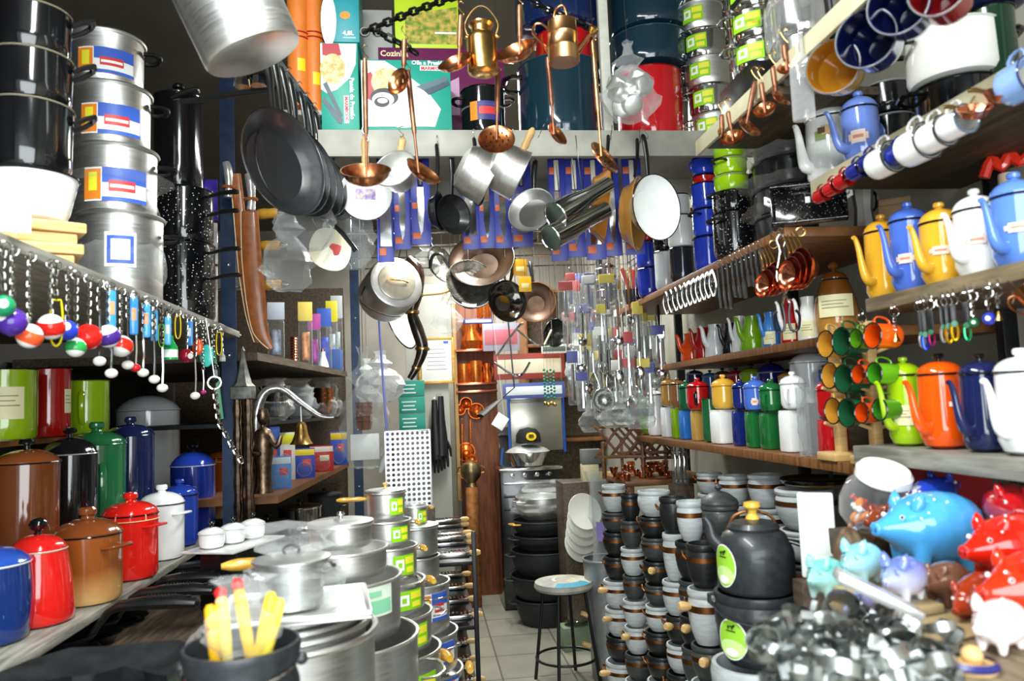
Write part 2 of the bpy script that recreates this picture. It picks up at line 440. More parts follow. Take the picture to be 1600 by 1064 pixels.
def enamel_pot(label, loc, r, h, col, lid=None, knobk='cap', knobc=None, r1=None, bulge=0., handle=None, ears=None, lidh=.4, rot=0., rimc=None, name='enamel_pot', cat='pot', group=None, sticker=None, stick_a=-90, inside=None, lidflat=.35, hmat=None, corner=.02):
 m = enamel(col) if isinstance(col, str) else col
 lm = enamel(lid) if isinstance(lid, str) else (lid or m)
 r1 = r1 or r
 t = T(name, label, cat, loc, rot, 1, group)
 part('body', vessel(r, r1, h, m, bulge, corner, inside=inside), t)
 part('rim', ring_mesh(r1 + .001, .0028, enamel(rimc) if isinstance(rimc, str) else (rimc or BLACK_EN)), t, (0, 0, h))
 if lid is not False:
  l = part('lid', dome(r1, r * lidh, lm, lidflat), t, (0, 0, h + .006))
  km = enamel(knobc) if isinstance(knobc, str) else (knobc or lm)
  part('knob', knob(knobk, r * .26, km), l, (0, 0, r * lidh - .003))
 if handle is not None:
  part('handle', strap_handle(h * .55, r * .55, r * .1 + .002, hmat or m), t, (r * .97 * math.cos(math.radians(handle)), r * .97 * math.sin(math.radians(handle)), h * .22), math.radians(handle))
 for a in (ears or ()):
  part('handle', ear(r * .9, r * .38, r * .07 + .002, hmat or m), t, (r1 * math.cos(math.radians(a)) * .99, r1 * math.sin(math.radians(a)) * .99, h * .82), math.radians(a))
 if sticker:
  part('sticker', wrap_label(r + bulge * .6 + .001, h * sticker[1], h * sticker[2], math.radians(stick_a), sticker[3], sticker[0]), t)
 return t
def coffee_pot(label, loc, r, h, col, spout=180, lid=None, knobc=None, knobk='cap', r1=None, sticker=None, stick_a=-90, group=None, spoutcol=None, lidh=.62, name='coffee_pot', cat='coffee pot', slen=1.15):
 m = enamel(col); r1 = r1 or r * .94
 t = enamel_pot(label, loc, r, h, col, lid, knobk, knobc, r1, 0., spout + 180, None, lidh, 0., name=name, cat=cat, group=group, sticker=sticker, stick_a=stick_a, lidflat=.15, corner=.03)
 L = r * slen
 pts = [(r * .85, 0, h * .28), (r + L * .28, 0, h * .30), (r + L * .52, 0, h * .42), (r + L * .66, 0, h * .60), (r + L * .78, 0, h * .78), (r + L * .95, 0, h * .90), (r + L * 1.08, 0, h * .90)]
 me = cached(('spout', round(r, 4), round(h, 4), col, slen), lambda: G().tube(smooth_path(pts, 3), [r * k for k in resample([.30, .27, .22, .17, .14, .12, .10], 3)], 12).mesh('spout', m))
 part('spout', me, t, (0, 0, 0), math.radians(spout))
 return t
def smooth_path(pts, k=4):
 pts = [Vector(p) for p in pts]; out = []
 n = len(pts)
 for i in range(n - 1):
  p0, p1, p2, p3 = pts[max(i - 1, 0)], pts[i], pts[i + 1], pts[min(i + 2, n - 1)]
  for j in range(k):
   u = j / k
   out.append(.5 * ((2 * p1) + (p2 - p0) * u + (2 * p0 - 5 * p1 + 4 * p2 - p3) * u * u + (3 * p1 - p0 - 3 * p2 + p3) * u ** 3))
 out.append(pts[-1])
 return out
def resample(vals, k):
 out = []
 for a, b in zip(vals, vals[1:]): out += [a + (b - a) * j / k for j in range(k)]
 return out + [vals[-1]]
def alu_pot(label, loc, r, h, lid=False, handles=None, sticker=None, rot=0., group=None, mat=None, hang=(0, 180), name='aluminium_pot', knobm=None, knobk='mush', rim=.004, stick_a=-90, stick_v=(.3, .85), stick_w=.45, cat='pot', rotx=None):
 m = mat or ALU
 t = T(name, label, cat, loc, rotx or rot, 1, group)
 part('body', vessel(r * .98, r, h, m, 0, .014, n=40), t)
 part('rim', ring_mesh(r + rim * .6, rim, m), t, (0, 0, h - rim * .5))
 if lid:
  l = part('lid', flat_lid(r, r * .14, m), t, (0, 0, h + .003))
  part('knob', knob(knobk, r * .14, knobm or BLACK), l, (0, 0, r * .13))
 for a in (hang if handles else ()):
  A = math.radians(a); p = (r * math.cos(A), r * math.sin(A), h * .78)
  if handles == 'wood':
   b = part('bracket', cached(('brk', round(r, 3)), lambda: G().tube([(-.003, -.012, 0), (.018, -.010, .0), (.03, -.002, 0), (.03, .002, 0), (.018, .010, 0), (-.003, .012, 0)], .003, 6).mesh('bracket', STEEL)), t, p, A)
   part('grip', cached('grip', lambda: G().tube([(0, -.03, 0), (0, -.02, 0), (0, 0, 0), (0, .02, 0), (0, .03, 0)], [.008, .011, .013, .011, .008], 10).mesh('grip', WOOD_YEL)), b, (.03, 0, 0), (0, 0, 0), max(.6, r / .11))
  elif handles == 'loop':
   part('handle', ear(r * .8, r * .35, .005, STEEL), t, p, A)
  elif handles == 'black':
   part('handle', ear(r * .75, r * .42, r * .085, BLACK), t, p, A)
  elif handles == 'long':
   part('handle', bar_handle(r * 1.5, r * .12, WOOD_YEL, 'wood'), t, p, A)
 if sticker:
  part('sticker', wrap_label(r + .001, h * stick_v[0], h * stick_v[1], math.radians(stick_a), stick_w, sticker), t)
 return t
def hanging_pan(label, top, diam, depth, outm, inm, hl, hm, normal, hk='black', name='frying_pan', cat='pan', group=None, roll=0., flare=.78, rimm=None):
 """pan hung by the handle end at 'top'; its mouth looks along 'normal' (roughly level); roll swings it about that axis"""
 n = Vector(normal).normalized(); dn = Vector((0, 0, -1))
 dn = (dn - n * dn.dot(n)).normalized(); sx = n.cross(dn).normalized()
 dn2 = dn * math.cos(roll) + sx * math.sin(roll); sx2 = n.cross(dn2)
 M = Matrix((sx2, -dn2, n)).transposed()       # local x side, y up to the handle, z mouth
 t = T(name, label, cat, top, M.to_euler(), 1, group)
 r = diam / 2
 cy = -(hl + r)
 part('body', vessel(r * flare, r, depth, outm, 0, depth * .4, n=40, inside=inm), t, (0, cy, -depth))
 part('rim', ring_mesh(r, .0022, rimm or outm, n=40), t, (0, cy, 0))
 h = part('handle', bar_handle(hl * 1.02, .011 if hk == 'black' else .013, hm, hk), t, (0, cy + r * .97, -depth * .25), (0, 0, PI / 2))
 part('hook', cached('shook', lambda: G().tube(smooth_path([(0, -.015, 0), (.008, -.02, 0), (.012, -.008, 0), (0, .004, 0), (-.010, .02, 0), (-.004, .032, 0), (.008, .028, 0)], 3), .0016, 6).mesh('hook', STEEL)), t, (0, 0, 0))
 return t
def ladle(label, top, bottom, bowl_r, bm, hm, kind='bowl', facing=0., tilt=0., name='copper_ladle', cat='ladle', group=None, depth=.5, nrm=None):
 """a long handle from 'top' down to 'bottom', a bowl or a pierced disc at its end; facing turns the bowl about the handle"""
 top, bottom = Vector(top), Vector(bottom)
 t = T(name, label, cat, top, 0, 1, group)
 d = bottom - top
 L = d.length
 h = part('handle', G().tube(smooth_path([(0, 0, 0), d * .1, d * .55, d * .62, d * .97], 3), resample([.0065, .0085, .0075, .004, .0042], 3), 10).mesh('handle', hm), t)
 part('hook', cached('lhook', lambda: G().tube(smooth_path([(0, 0, -.006), (.010, 0, .004), (0, 0, .016), (-.008, 0, .032), (0, 0, .044), (.010, 0, .038)], 3), .0017, 6).mesh('hook', BRASS)), t)
 r = bowl_r
 if kind == 'bowl':
  pr = [(0, 0)] + [(r * math.sin(a), r * 2 * depth * (1 - math.cos(a)) / 2 * 1.3) for a in (.25, .55, .85, 1.15, 1.45)]
  z = pr[-1][1]; pr += [(r * 1.03, z + .002), (r * .98, z + .002)] + [(x * .96, q + .003) for x, q in reversed(pr[1:-1])] + [(0, .003)]
  me = G().lathe(pr, 36).mesh('bowl', bm)
  off = (0, 0, 0)
 else:
  g = G().lathe([(0, 0), (r * .5, .002), (r * .9, .008), (r, .012), (r * .99, .014), (r * .9, .010), (r * .5, .004), (0, .002)], 36)
  me = g.mesh('bowl', bm)
 b = part('bowl', me, t, d, dirz(nrm) if nrm else (math.radians(tilt), 0, math.radians(facing)))
 if kind == 'disc':
  gh = G()
  for k in range(3):
   for i in range((1, 6, 12)[k]):
    a = 2 * PI * i / (1, 6, 12)[k]; q = r * (.0, .32, .62)[k]
    gh.lathe([(0, .0075 + .004 * k), (r * .045, .0075 + .004 * k)], 8) if False else gh.tf((q * math.cos(a), q * math.sin(a), .0056 + .0035 * (k / 2) ** 2)).lathe([(r * .05, 0), (r * .05, .0006), (0, .0006)], 8)
  part('hole', gh.mesh('hole', BLACK_STEEL), b)
 return t
def box_thing(label, loc, d, mat, rot=0., name='carton', cat='box', group=None, bev=.002):
 """box standing on loc (centre of its foot); returns the empty"""
 t = T(name, label, cat, loc, rot, 1, group)
 part('carton_body', G().box((0, 0, d[2] / 2), d, bev).mesh('carton_body', mat), t)
 return t
def board(name, label, x0, x1, y0, y1, ztop, th, mat, cat='shelf'):
 return one(name, G().box(((x1 - x0) / 2, (y1 - y0) / 2, -th / 2), (x1 - x0, y1 - y0, th), .003).mesh(name, mat), label, cat, (x0, y0, ztop))
def crumple(w, d, h, seed, neck=.25, n=14, m=12, mat=None, amp=.12):
 """bag of thin film gathered at its top"""
 q = random.Random(seed)
 g = G(); vs = []; fs = []
 for i in range(m + 1):
  u = i / m
  k = (math.sin(PI * min(1, u * 1.25 + .12)) ** .6) if u < .7 else neck + (1 - neck) * max(0, (.86 - u) / .16) * .7
  if u > .9: k = neck * (1 + (u - .9) * 6)
  for j in range(n):
   a = 2 * PI * j / n
   e = 1 + q.uniform(-amp, amp) * 1.6
   vs.append((w / 2 * k * e * math.cos(a), d / 2 * k * e * math.sin(a), h * u + q.uniform(-1, 1) * h * .015))
 for i in range(m):
  for j in range(n):
   fs.append((i * n + j, i * n + (j + 1) % n, (i + 1) * n + (j + 1) % n, (i + 1) * n + j))
 vs.append((0, 0, 0)); c = len(vs) - 1
 for j in range(n): fs.append((c, (j + 1) % n, j))
 return g.add(vs, fs).mesh('film', mat or FILM, 25)
def mug(label, loc, r, h, col, axis, roll=0., inner=None, rimc=None, name='enamel_mug', cat='mug', group=None, hang=90):
 """mug whose open end looks along 'axis'; handle at angle hang about it"""
 m = enamel(col); im = enamel(inner) if inner else m
 q = Vector(axis).normalized()
 up = Vector((0, 0, 1)); x = (up - q * up.dot(q)).normalized(); y = q.cross(x)
 ca, sa = math.cos(roll), math.sin(roll)
 M = Matrix((x * ca + y * sa, y * ca - x * sa, q)).transposed()      # local x = where the handle grows
 t = T(name, label, cat, Vector(loc), M.to_euler(), 1, group)
 part('body', vessel(r * .96, r, h, m, 0, .008, inside=im, n=28), t, (0, 0, -h / 2))
 part('rim', ring_mesh(r, .0022, enamel(rimc) if rimc else BLACK_EN), t, (0, 0, h / 2))
 part('handle', strap_handle(h * .6, r * .6, r * .09 + .001, m), t, (r * .96, 0, -h * .3))
 return t
def soapstone_pot(label, loc, r, h, mat, band=True, ears=True, lid=False, rot=0., group=None, grip=False):
 t = T('soapstone_pot', label, 'pot', loc, rot, 1, group)
 def f():
  pr = [(0, 0), (r * .62, 0), (r * .70, h * .06), (r * .88, h * .25), (r * .98, h * .48), (r, h * .62), (r * .96, h * .78), (r * .90, h * .84), (r * .98, h * .88), (r * 1.0, h * .94), (r * .96, h), (r * .86, h), (r * .84, h * .9), (r * .9, h * .6), (r * .55, h * .1), (0, h * .08)]
  return G().lathe(pr, 28).mesh('body', mat)
 part('body', cached(('soap', round(r, 3), round(h, 3), mat.name), f), t)
 if band:
  part('band', cached(('band', round(r, 3), round(h, 3)), lambda: G().lathe([(r * 1.0, h * .60), (r * 1.018, h * .60), (r * 1.012, h * .72), (r * .985, h * .72)], 28).mesh('band', COPPER_OLD)), t)
 if ears:
  for a in (0, PI):
   part('handle', cached(('se', round(r, 3)), lambda: G().tube([(0, -r * .28, 0), (r * .16, -r * .24, .01), (r * .24, 0, .02), (r * .16, r * .24, .01), (0, r * .28, 0)], .004, 6).mesh('handle', COPPER_OLD)), t, (r * math.cos(a), r * math.sin(a), h * .64), a)
 if grip:
  part('grip', cached(('sg', round(r, 3)), lambda: G().tube([(0, 0, 0), (r * .2, 0, 0), (r * .5, 0, .002), (r * .66, 0, .003)], [.009, .014, .016, .011], 10).mesh('grip', WOOD_PALE)), t, (-r * .55, -r * .8, h * .7), math.radians(225))
 if lid:
  l = part('lid', cached(('sl', round(r, 3), mat.name), lambda: G().lathe([(r * .98, 0), (r, .008), (r * .9, .02), (r * .5, .04), (r * .15, .048), (0, .048)], 28).mesh('lid', mat)), t, (0, 0, h))
  part('knob', knob('ball', r * .2, mat), l, (0, 0, .044))
 return t
def hook_s(): return cached('shook2', lambda: G().tube(smooth_path([(0, 0, -.02), (.008, 0, -.014), (0, 0, 0), (-.008, 0, .014), (0, 0, .02), (.006, 0, .015)], 3), .0014, 6).mesh('hook', STEEL))
def chain_mesh(pts, link, r, mat, name='chain'):
 """linked rings along a path"""
 P = [Vector(p) for p in pts]; g = G()
 seg = [(b - a).length for a, b in zip(P, P[1:])]
 L = sum(seg); n = max(2, int(L / (link * .72)))
 for i in range(n):
  s = L * (i + .5) / n
  for a, b, l in zip(P, P[1:], seg):
   if s <= l or b == P[-1]: break
   s -= l
  c = a + (b - a) * min(1, s / l); d = (b - a).normalized()
  M = Matrix.Translation(c) @ d.to_track_quat('X', 'Z').to_matrix().to_4x4() @ Matrix.Rotation(PI / 2 * (i % 2), 4, 'X')
  g.m = M
  g.tube([(link / 2 * .62 * math.cos(t) + (.19 * link if math.cos(t) > 0 else -.19 * link), link * .3 * math.sin(t), 0) for t in [2 * PI * (k + .5) / 8 for k in range(8)]], r, 5, True)
 return g.mesh(name, mat)
def ring_pts(r, n=16, ax='z'):
 o = [(r * math.cos(2 * PI * i / n), r * math.sin(2 * PI * i / n)) for i in range(n)]
 return [(x, y, 0) for x, y in o] if ax == 'z' else [(x, 0, y) for x, y in o] if ax == 'y' else [(0, x, y) for x, y in o]
# ================================================================== the room
def tile_mat():
 m, nt, b = _new('floor_tiles')
 tc = nt.nodes.new('ShaderNodeTexCoord'); br = nt.nodes.new('ShaderNodeTexBrick')
 br.offset = 0; br.inputs['Color1'].default_value = lin('a9a795'); br.inputs['Color2'].default_value = lin('9b9988'); br.inputs['Mortar'].default_value = lin('6d6b5f')
 br.inputs['Scale'].default_value = 1; br.inputs['Mortar Size'].default_value = .006; br.inputs['Brick Width'].default_value = .42; br.inputs['Row Height'].default_value = .42
 nz = nt.nodes.new('ShaderNodeTexNoise'); nz.inputs['Scale'].default_value = 3.5; nz.inputs['Detail'].default_value = 6
 mx = nt.nodes.new('ShaderNodeMix'); mx.data_type = 'RGBA'; mx.blend_type = 'MULTIPLY'; mx.inputs[0].default_value = .55
 nt.links.new(tc.outputs['Object'], br.inputs[0]); nt.links.new(tc.outputs['Object'], nz.inputs[0])
 nt.links.new(br.outputs[0], mx.inputs[6]); nt.links.new(nz.outputs[0], mx.inputs[7]); nt.links.new(mx.outputs[2], b.inputs['Base Color'])
 b.inputs['Roughness'].default_value = .42
 return m
PLASTER = mk('old_plaster', 'a5a294', .75, 0, 2.5, .1, .12, col2='928f83')
CEIL = mk('dull_ceiling', '57534b', .8, 0, 4, .1, .05)
XL, XR, YB, ZC = -1.95, 1.62, 7.7, 3.4
struct('floor', G().box((0, 3.6, -.05), (4.4, 11, .1)).mesh('floor', tile_mat(), 0))
struct('ceiling', G().box((0, 3.6, ZC + .05), (4.4, 11, .1)).mesh('ceiling', CEIL, 0))
struct('wall_left', G().box((XL - .05, 3.6, ZC / 2), (.1, 11, ZC)).mesh('wall_left', mk('dark_boards', '211e1b', .7, 0, 5, .2, .1, stretch=(1, 1, 6)), 0))
struct('wall_right', G().box((XR + .05, 3.6, ZC / 2), (.1, 11, ZC)).mesh('wall_right', PLASTER, 0))
struct('wall_back', G().box((0, YB + .05, ZC / 2), (4.4, .1, ZC)).mesh('wall_back', mk('pale_wall', 'a09d92', .7, 0, 2.5, .1, .1, col2='87847a'), 0))
# ================================================================== shelving on the side of the pan racks
ZJ, ZU = 1.04, 2.0
board('shelf_board', 'grey shelf board carrying the row of bright lidded enamel pots', XL + .01, -.972, .75, 3.8, ZJ, .025, SHELF_G)
board('step_board', 'narrow raised board under the brown, black and green lidded pots', XL + .01, -1.14, 1.75, 3.8, 1.17, .025, SHELF_G)
one('step_board', G().box((.20, 1.0, -.012), (.40, 2.0, .024), .003).mesh('step_board', mk('orange_board', 'b8743a', .5, 0, 9, .1, .05)), 'orange board against the wall under the green and red tall cans', 'shelf', (XL + .01, 1.7, 1.54))
board('shelf_board', 'shelf board along which the keychains and lighters hang', XL + .01, -.86, .7, 3.8, ZU, .03, SHELF_G)
board('shelf_board', 'dark shelf high above the stack of aluminium pots', XL + .01, -.62, .8, 2.3, 3.02, .04, SHELF_D)
# uprights of blue angle iron
def angle_post(label, x, y, z0, z1, w, mat):
 g = G().box((w / 2, 0, (z0 + z1) / 2), (w, .004, z1 - z0)).box((0, w / 2, (z0 + z1) / 2), (.004, w, z1 - z0))
 t = T('steel_post', label, 'post', (x, y, 0))
 part('angle_bar', g.mesh('angle_bar', mat, 0), t)
 for k in range(7):
  z = z0 + .12 + (z1 - z0 - .2) * k / 7
  part('bolt', cached('bolt', lambda: G().tf(rot=(PI / 2, 0, 0)).lathe([(.009, 0), (.009, .006), (.004, .009), (0, .009)], 8).mesh('bolt', STEEL)), t, (w / 2, -.002, z))
 return t
p = atY(345, 400, 3.85)
angle_post('blue angle-iron post behind the black speckled pots', p.x, 3.85, 0, 3.3, .07, BLUE_STEEL)
p = atY(548, 500, 6.2)
angle_post('slim blue post at the far end of the shelf with packets', p.x, 6.2, 0, 3.3, .07, BLUE_STEEL)
# ---- enamel pots on the jar shelf
def jar(px, py, z, wpx, rim_y, col, label, **k):
 # first find where the foot stands, then its radius and height from the photograph
 p = on(px, py, z); s = mpp(p); r = wpx * s / 2
 p = on(px, py, z, r); s = mpp(p); r = wpx * s / 2
 h = max(.05, (py - rim_y) * s * .96)
 return enamel_pot(label, p, r, h, col, **k)
TAN = enamel_fade('glaze_brown_to_tan', '8a4a1e', 'd9ae6c', .0, .12)
ORBR = enamel_fade('glaze_rust_to_cream', 'b0591c', 'e8b878', .0, .12)
BRN = enamel('7a3f1c')
grp = 'lidded enamel pots on the jar shelf'
jar(-22, 1018, ZJ, 118, 893, '17306e', 'dark blue enamel pot cut by the edge of the picture', lid='2a4fae', knobk='ball', knobc=BLACK_EN, rimc='d8dce0', bulge=.006, group=grp)
jar(58, 985, ZJ, 106, 868, 'd31d17', 'round-bodied red enamel pot with black ball knob', lid='d8201a', knobk='ball', knobc=BLACK_EN, rimc='c9b8a8', bulge=.004, r1=.072, group=grp)
jar(136, 950, ZJ, 100, 842, TAN, 'brown enamel pot fading to tan below, with brown lid', lid=BRN, knobk='cap', group=grp, lidh=.45, ears=(-20,), hmat=BRN)
jar(204, 910, ZJ, 80, 808, 'd91e16', 'red enamel pot with an elastic tied over its lid', knobk='cap', group=grp, lidh=.45, lidflat=.1, ears=(-20,))
jar(253, 878, ZJ, 66, 790, 'f6f8f8', 'plain white enamel pot beside the red one on the jar shelf', knobk='cap', group=grp, lidh=.5, lidflat=.1, ears=(-20,))
jar(281, 856, ZJ, 54, 775, '2140a4', 'small royal blue enamel pot between white and dark blue ones', knobk='cap', group=grp, lidh=.5, lidflat=.1)
jar(302, 832, ZJ, 66, 728, '1a2f86', 'tall dark blue enamel pot with high domed lid and black knob', lid='2446b8', knobk='ball', knobc=BLACK_EN, rimc='c8ccd0', group=grp, lidh=.6)
jar(350, 812, ZJ, 48, 715, ORBR, 'rust and cream enamel pot next to the blue post', lid='a8551d', knobk='mush', knobc=BLACK_EN, group=grp, lidh=.4)
jar(-24, 900, ZJ, 84, 727, 'f2f4f2', 'white enamel can behind the dark blue pot', lid=False, group=grp)
# back row on the raised board
jar(40, 880, 1.17, 92, 725, '6b3719', 'large brown enamel pot with brown lid and black knob', lid='8a4a22', knobk='mush', knobc=BLACK_EN, group=grp, lidh=.4)
jar(108, 850, 1.17, 80, 710, '121417', 'black enamel pot with glossy black lid', knobk='mush', knobc=BLACK_EN, rimc='9aa0a4', group=grp, lidh=.6)
jar(150, 835, 1.17, 84, 695, '1f6a3c', 'green enamel pot with pointed green lid', knobk='cap', rimc='1f6a3c', group=grp, lidh=.45, lidflat=.1, handle=-60)
jar(203, 815, 1.17, 70, 680, '1a2350', 'navy enamel pot with pointed navy lid', knobk='cap', rimc='1a2350', group=grp, lidh=.45, lidflat=.1)
jar(232, 772, 1.17, 92, 641, 'e9eef2', 'tall white enamel can with white dome lid, behind the navy pot', knobk='mush', knobc=BLACK_EN, group=grp, lidh=.5, handle=-80)
# cans on the orange board
def can(px, top, bot, w, X, col, label, **k):
 a = atX(px, bot, X); s = mpp(a); r = w * s / 2
 return enamel_pot(label, (a.x, a.y, 1.54), r, (bot - top) * s, col, lid=False, **k)
can(10, 552, 662, 84, -1.52, '8fb010', 'tall lime green enamel can with a paper sticker', sticker=(PAPER_SPEC, .3, .75, .5), stick_a=-60, name='enamel_can', cat='can', rimc='1a1a1a')
can(76, 552, 658, 62, -1.52, 'a81512', 'tall dark red enamel can between two green ones', rimc='600c0a', name='enamel_can', cat='can', sticker=(PAPER_SPEC, .35, .7, .25), stick_a=-10)
can(134, 572, 655, 66, -1.50, '9cc413', 'lime green enamel mug standing beside the dark red can', handle=-75, rimc='6d8a10', name='enamel_mug', cat='mug')
# the elastic round the red pot and the rust pot
def elastic(label, px, py, wpx, z, drop):
 p = on(px, py, ZJ); s = mpp(p); r = wpx * s / 2; p = on(px, py, ZJ, r)
 h = z
 g = G()
 for a in (-100, -40, 60, 150):
  A = math.radians(a); q = [(.02 * math.cos(A), .02 * math.sin(A), h + drop), (r * .6 * math.cos(A), r * .6 * math.sin(A), h + drop * .68), (r * 1.07 * math.cos(A), r * 1.07 * math.sin(A), h + .004), (r * 1.09 * math.cos(A), r * 1.09 * math.sin(A), h - .015)]
  g.tube(q, .0016, 5)
 g.tube([(r * 1.09 * math.cos(2 * PI * i / 24), r * 1.09 * math.sin(2 * PI * i / 24), h - .015) for i in range(24)], .0016, 5, True)
 one('elastic_band', g.mesh('elastic_band', plastic('e8cf9a', .5)), label, 'elastic', p)
_p = on(204, 910, ZJ); elastic('thin cream elastic tied over the red pot lid', 204, 910, 80, (910 - 808) * mpp(on(204, 910, ZJ, .05)) * .96, .05)
_p = on(350, 812, ZJ); elastic('thin cream elastic tied over the rust pot lid', 350, 812, 48, (812 - 715) * mpp(on(350, 812, ZJ, .05)) * .96, .035)
# ---- things standing on the upper shelf
def stand(px, Xp, z):                 # a thing whose axis is seen at px, on the line x = Xp of a shelf
 lo, hi = .2, 9.
 py = 500
 for _ in range(30):
  d = ray(px, py); q = CAM + d * (Xp / d.x)
  py += -(z - q.z) / max(mpp(q), 1e-6) * .8
 return Vector((Xp, q.y, z))
# stack of four aluminium pots in clear bags
b = stand(188, -1.02, ZU); s = mpp(b); sv = mppv(b, .8)
z = ZU; hs = [(62, 128), (60, 100), (57, 92), (54, 78)]
for k, (rp, hp) in enumerate(hs):
 alu_pot(['large aluminium pot at the foot of the labelled stack beside cutting boards', 'aluminium pot second from the foot of the labelled stack', 'aluminium pot third from the foot of the labelled stack', 'topmost aluminium pot of the labelled stack under the dark shelf'][k],
   (b.x - .012 * k, b.y - .01 * k, z), rp * s, hp * sv, handles='black', sticker=BLUE_SPEC if k else SQUARE_SPEC, group='aluminium pots stacked beside the cutting boards', hang=(200, 20), mat=ALU, stick_a=math.degrees(face(b)) - 90, stick_w=.75 if k else .35, stick_v=(.12, .62) if k else (.35, .75), rim=.006)
 z += hp * sv + .002
one('clear_bag', crumple(.30, .30, .42, 3, .75, mat=FILM_THIN, amp=.03), 'clear plastic bag around the lowest labelled aluminium pot', 'bag', (b.x, b.y, ZU + .001))
# black pots stacked over a white basin and pale cutting boards
b = stand(45, -1.0, ZU); s = mpp(b); sv = mppv(b, .6)
zz = ZU
for k in range(4):
 th = .028
 one('cutting_board', G().box((0, 0, th / 2), (.20, .15, th), .005).mesh('cutting_board', WOOD_PALE), ['lowest pale cutting board under the white basin', 'second pale cutting board from below under the white basin', 'third pale cutting board from below under the white basin', 'uppermost pale cutting board right under the white basin'][k], 'cutting board', (b.x + .02 * (k % 2), b.y, zz), face(b) + .05 * k, group='pale cutting boards on the upper shelf')
 zz += th + .001
wh = 70 * sv
part_t = enamel_pot('white enamel basin carrying the black pots', (b.x, b.y, zz), 56 * s, wh, 'f4f6f4', lid=False, r1=68 * s, corner=.03, name='enamel_basin', cat='basin')
zz += wh + .006
for k, (r0, hh) in enumerate([(58, 105), (57, 75), (55, 70)]):
 enamel_pot(['lowest glossy black pot of the stack above the white basin', 'middle glossy black pot of the stack above the white basin', 'top glossy black pot of the stack above the white basin'][k], (b.x, b.y, zz), r0 * s, hh * sv, '0d0e10', lid=False, r1=r0 * s * 1.04, group='black pots stacked on the white basin', rimc='6f6a58', ears=None)
 for a in (-10, 170): pass
 t_ = bpy.context.scene.collection.objects[-1].parent
 for a in (0, 180):
  A = face(b) + math.radians(a)
  part('handle', ear(.07, .055, .010, BLACK), t_, (r0 * s * 1.05 * math.cos(A), r0 * s * 1.05 * math.sin(A), hh * sv * .82), (0, -.5, A))
 zz += hh * sv + .004
# paper tag tied at the end
p = atX(25, 330, -.845)
one('price_tag', G().box((0, 0, 0), (.055, .002, .09), .0008).tube([(0, 0, .044), (0, -.002, .06), (0, 0, ZU - p.z - .0)], .0014, 5).mesh('price_tag', WHITE_LAB), 'white card tag tied at the shelf edge before the cutting boards', 'tag', p, face(p))
# speckled black pots with lever handles
b = stand(288, -.98, ZU); s = mpp(b); zz = ZU
SPK = speckled('black_speckled_enamel', '0b0c0e', 'd8dcd8', 75)
for k, (r0, hh) in enumerate([(46, 118), (44, 85)]):
 t_ = enamel_pot(['black white-speckled pot standing beside the blue post', 'smaller black speckled pot on top of the other speckled pot'][k], (b.x, b.y, zz), r0 * s, hh * s, SPK, lid=False, group='black speckled pots by the blue post')
 for zf in (.55, .9):
  A = face(b) + math.radians(-35)
  part('handle', bar_handle(.14, .015, BLACK), t_, (r0 * s * math.cos(A), r0 * s * math.sin(A), hh * s * zf), A)
  A += PI
  part('handle', ear(.07, .05, .010, BLACK), t_, (r0 * s * math.cos(A), r0 * s * math.sin(A), hh * s * zf), A)
 zz += hh * s + .004
b2 = stand(268, -1.0, ZU); b2.y += .12
t_ = enamel_pot('tall black pressure pot with looped handle above the speckled pots', (b.x - .02, b.y, zz), 36 * s, 150 * s, '101113', lid='101113', knobk='mush', knobc=BLACK_EN, name='pressure_cooker', cat='pot', lidh=.3)
part('handle', bar_handle(.12, .02, BLACK), t_, (0, -36 * s, 140 * s), (0, -.25, face(b) - .3))
# slim shiny packs behind the post
for k, (px, py, hh, c, lab) in enumerate([(322, 312, 66, '4a3ab0', 'shiny packet with orange picture standing by the blue post, upper'), (322, 380, 66, 'dfe4ea', 'silvery packet between the lever handles'), (322, 460, 90, 'e8ecf0', 'bright silvery packet low behind the lever handles')]):
 p = atY(px, py, 3.6); q = mpp(p)
 t_ = T('packet', lab, 'packet', p, face(p))
 part('film_front', G().box((0, 0, 0), (34 * q, .012, hh * q), .004).mesh('film_front', mk('foil_' + c, c, .15, .6, 30, .2, .3)), t_)
 part('picture', G().box((.008, -.0075, -.1 * hh * q), (14 * q, .002, hh * q * .6), .0005).mesh('picture', ORANGE_LAB), t_)
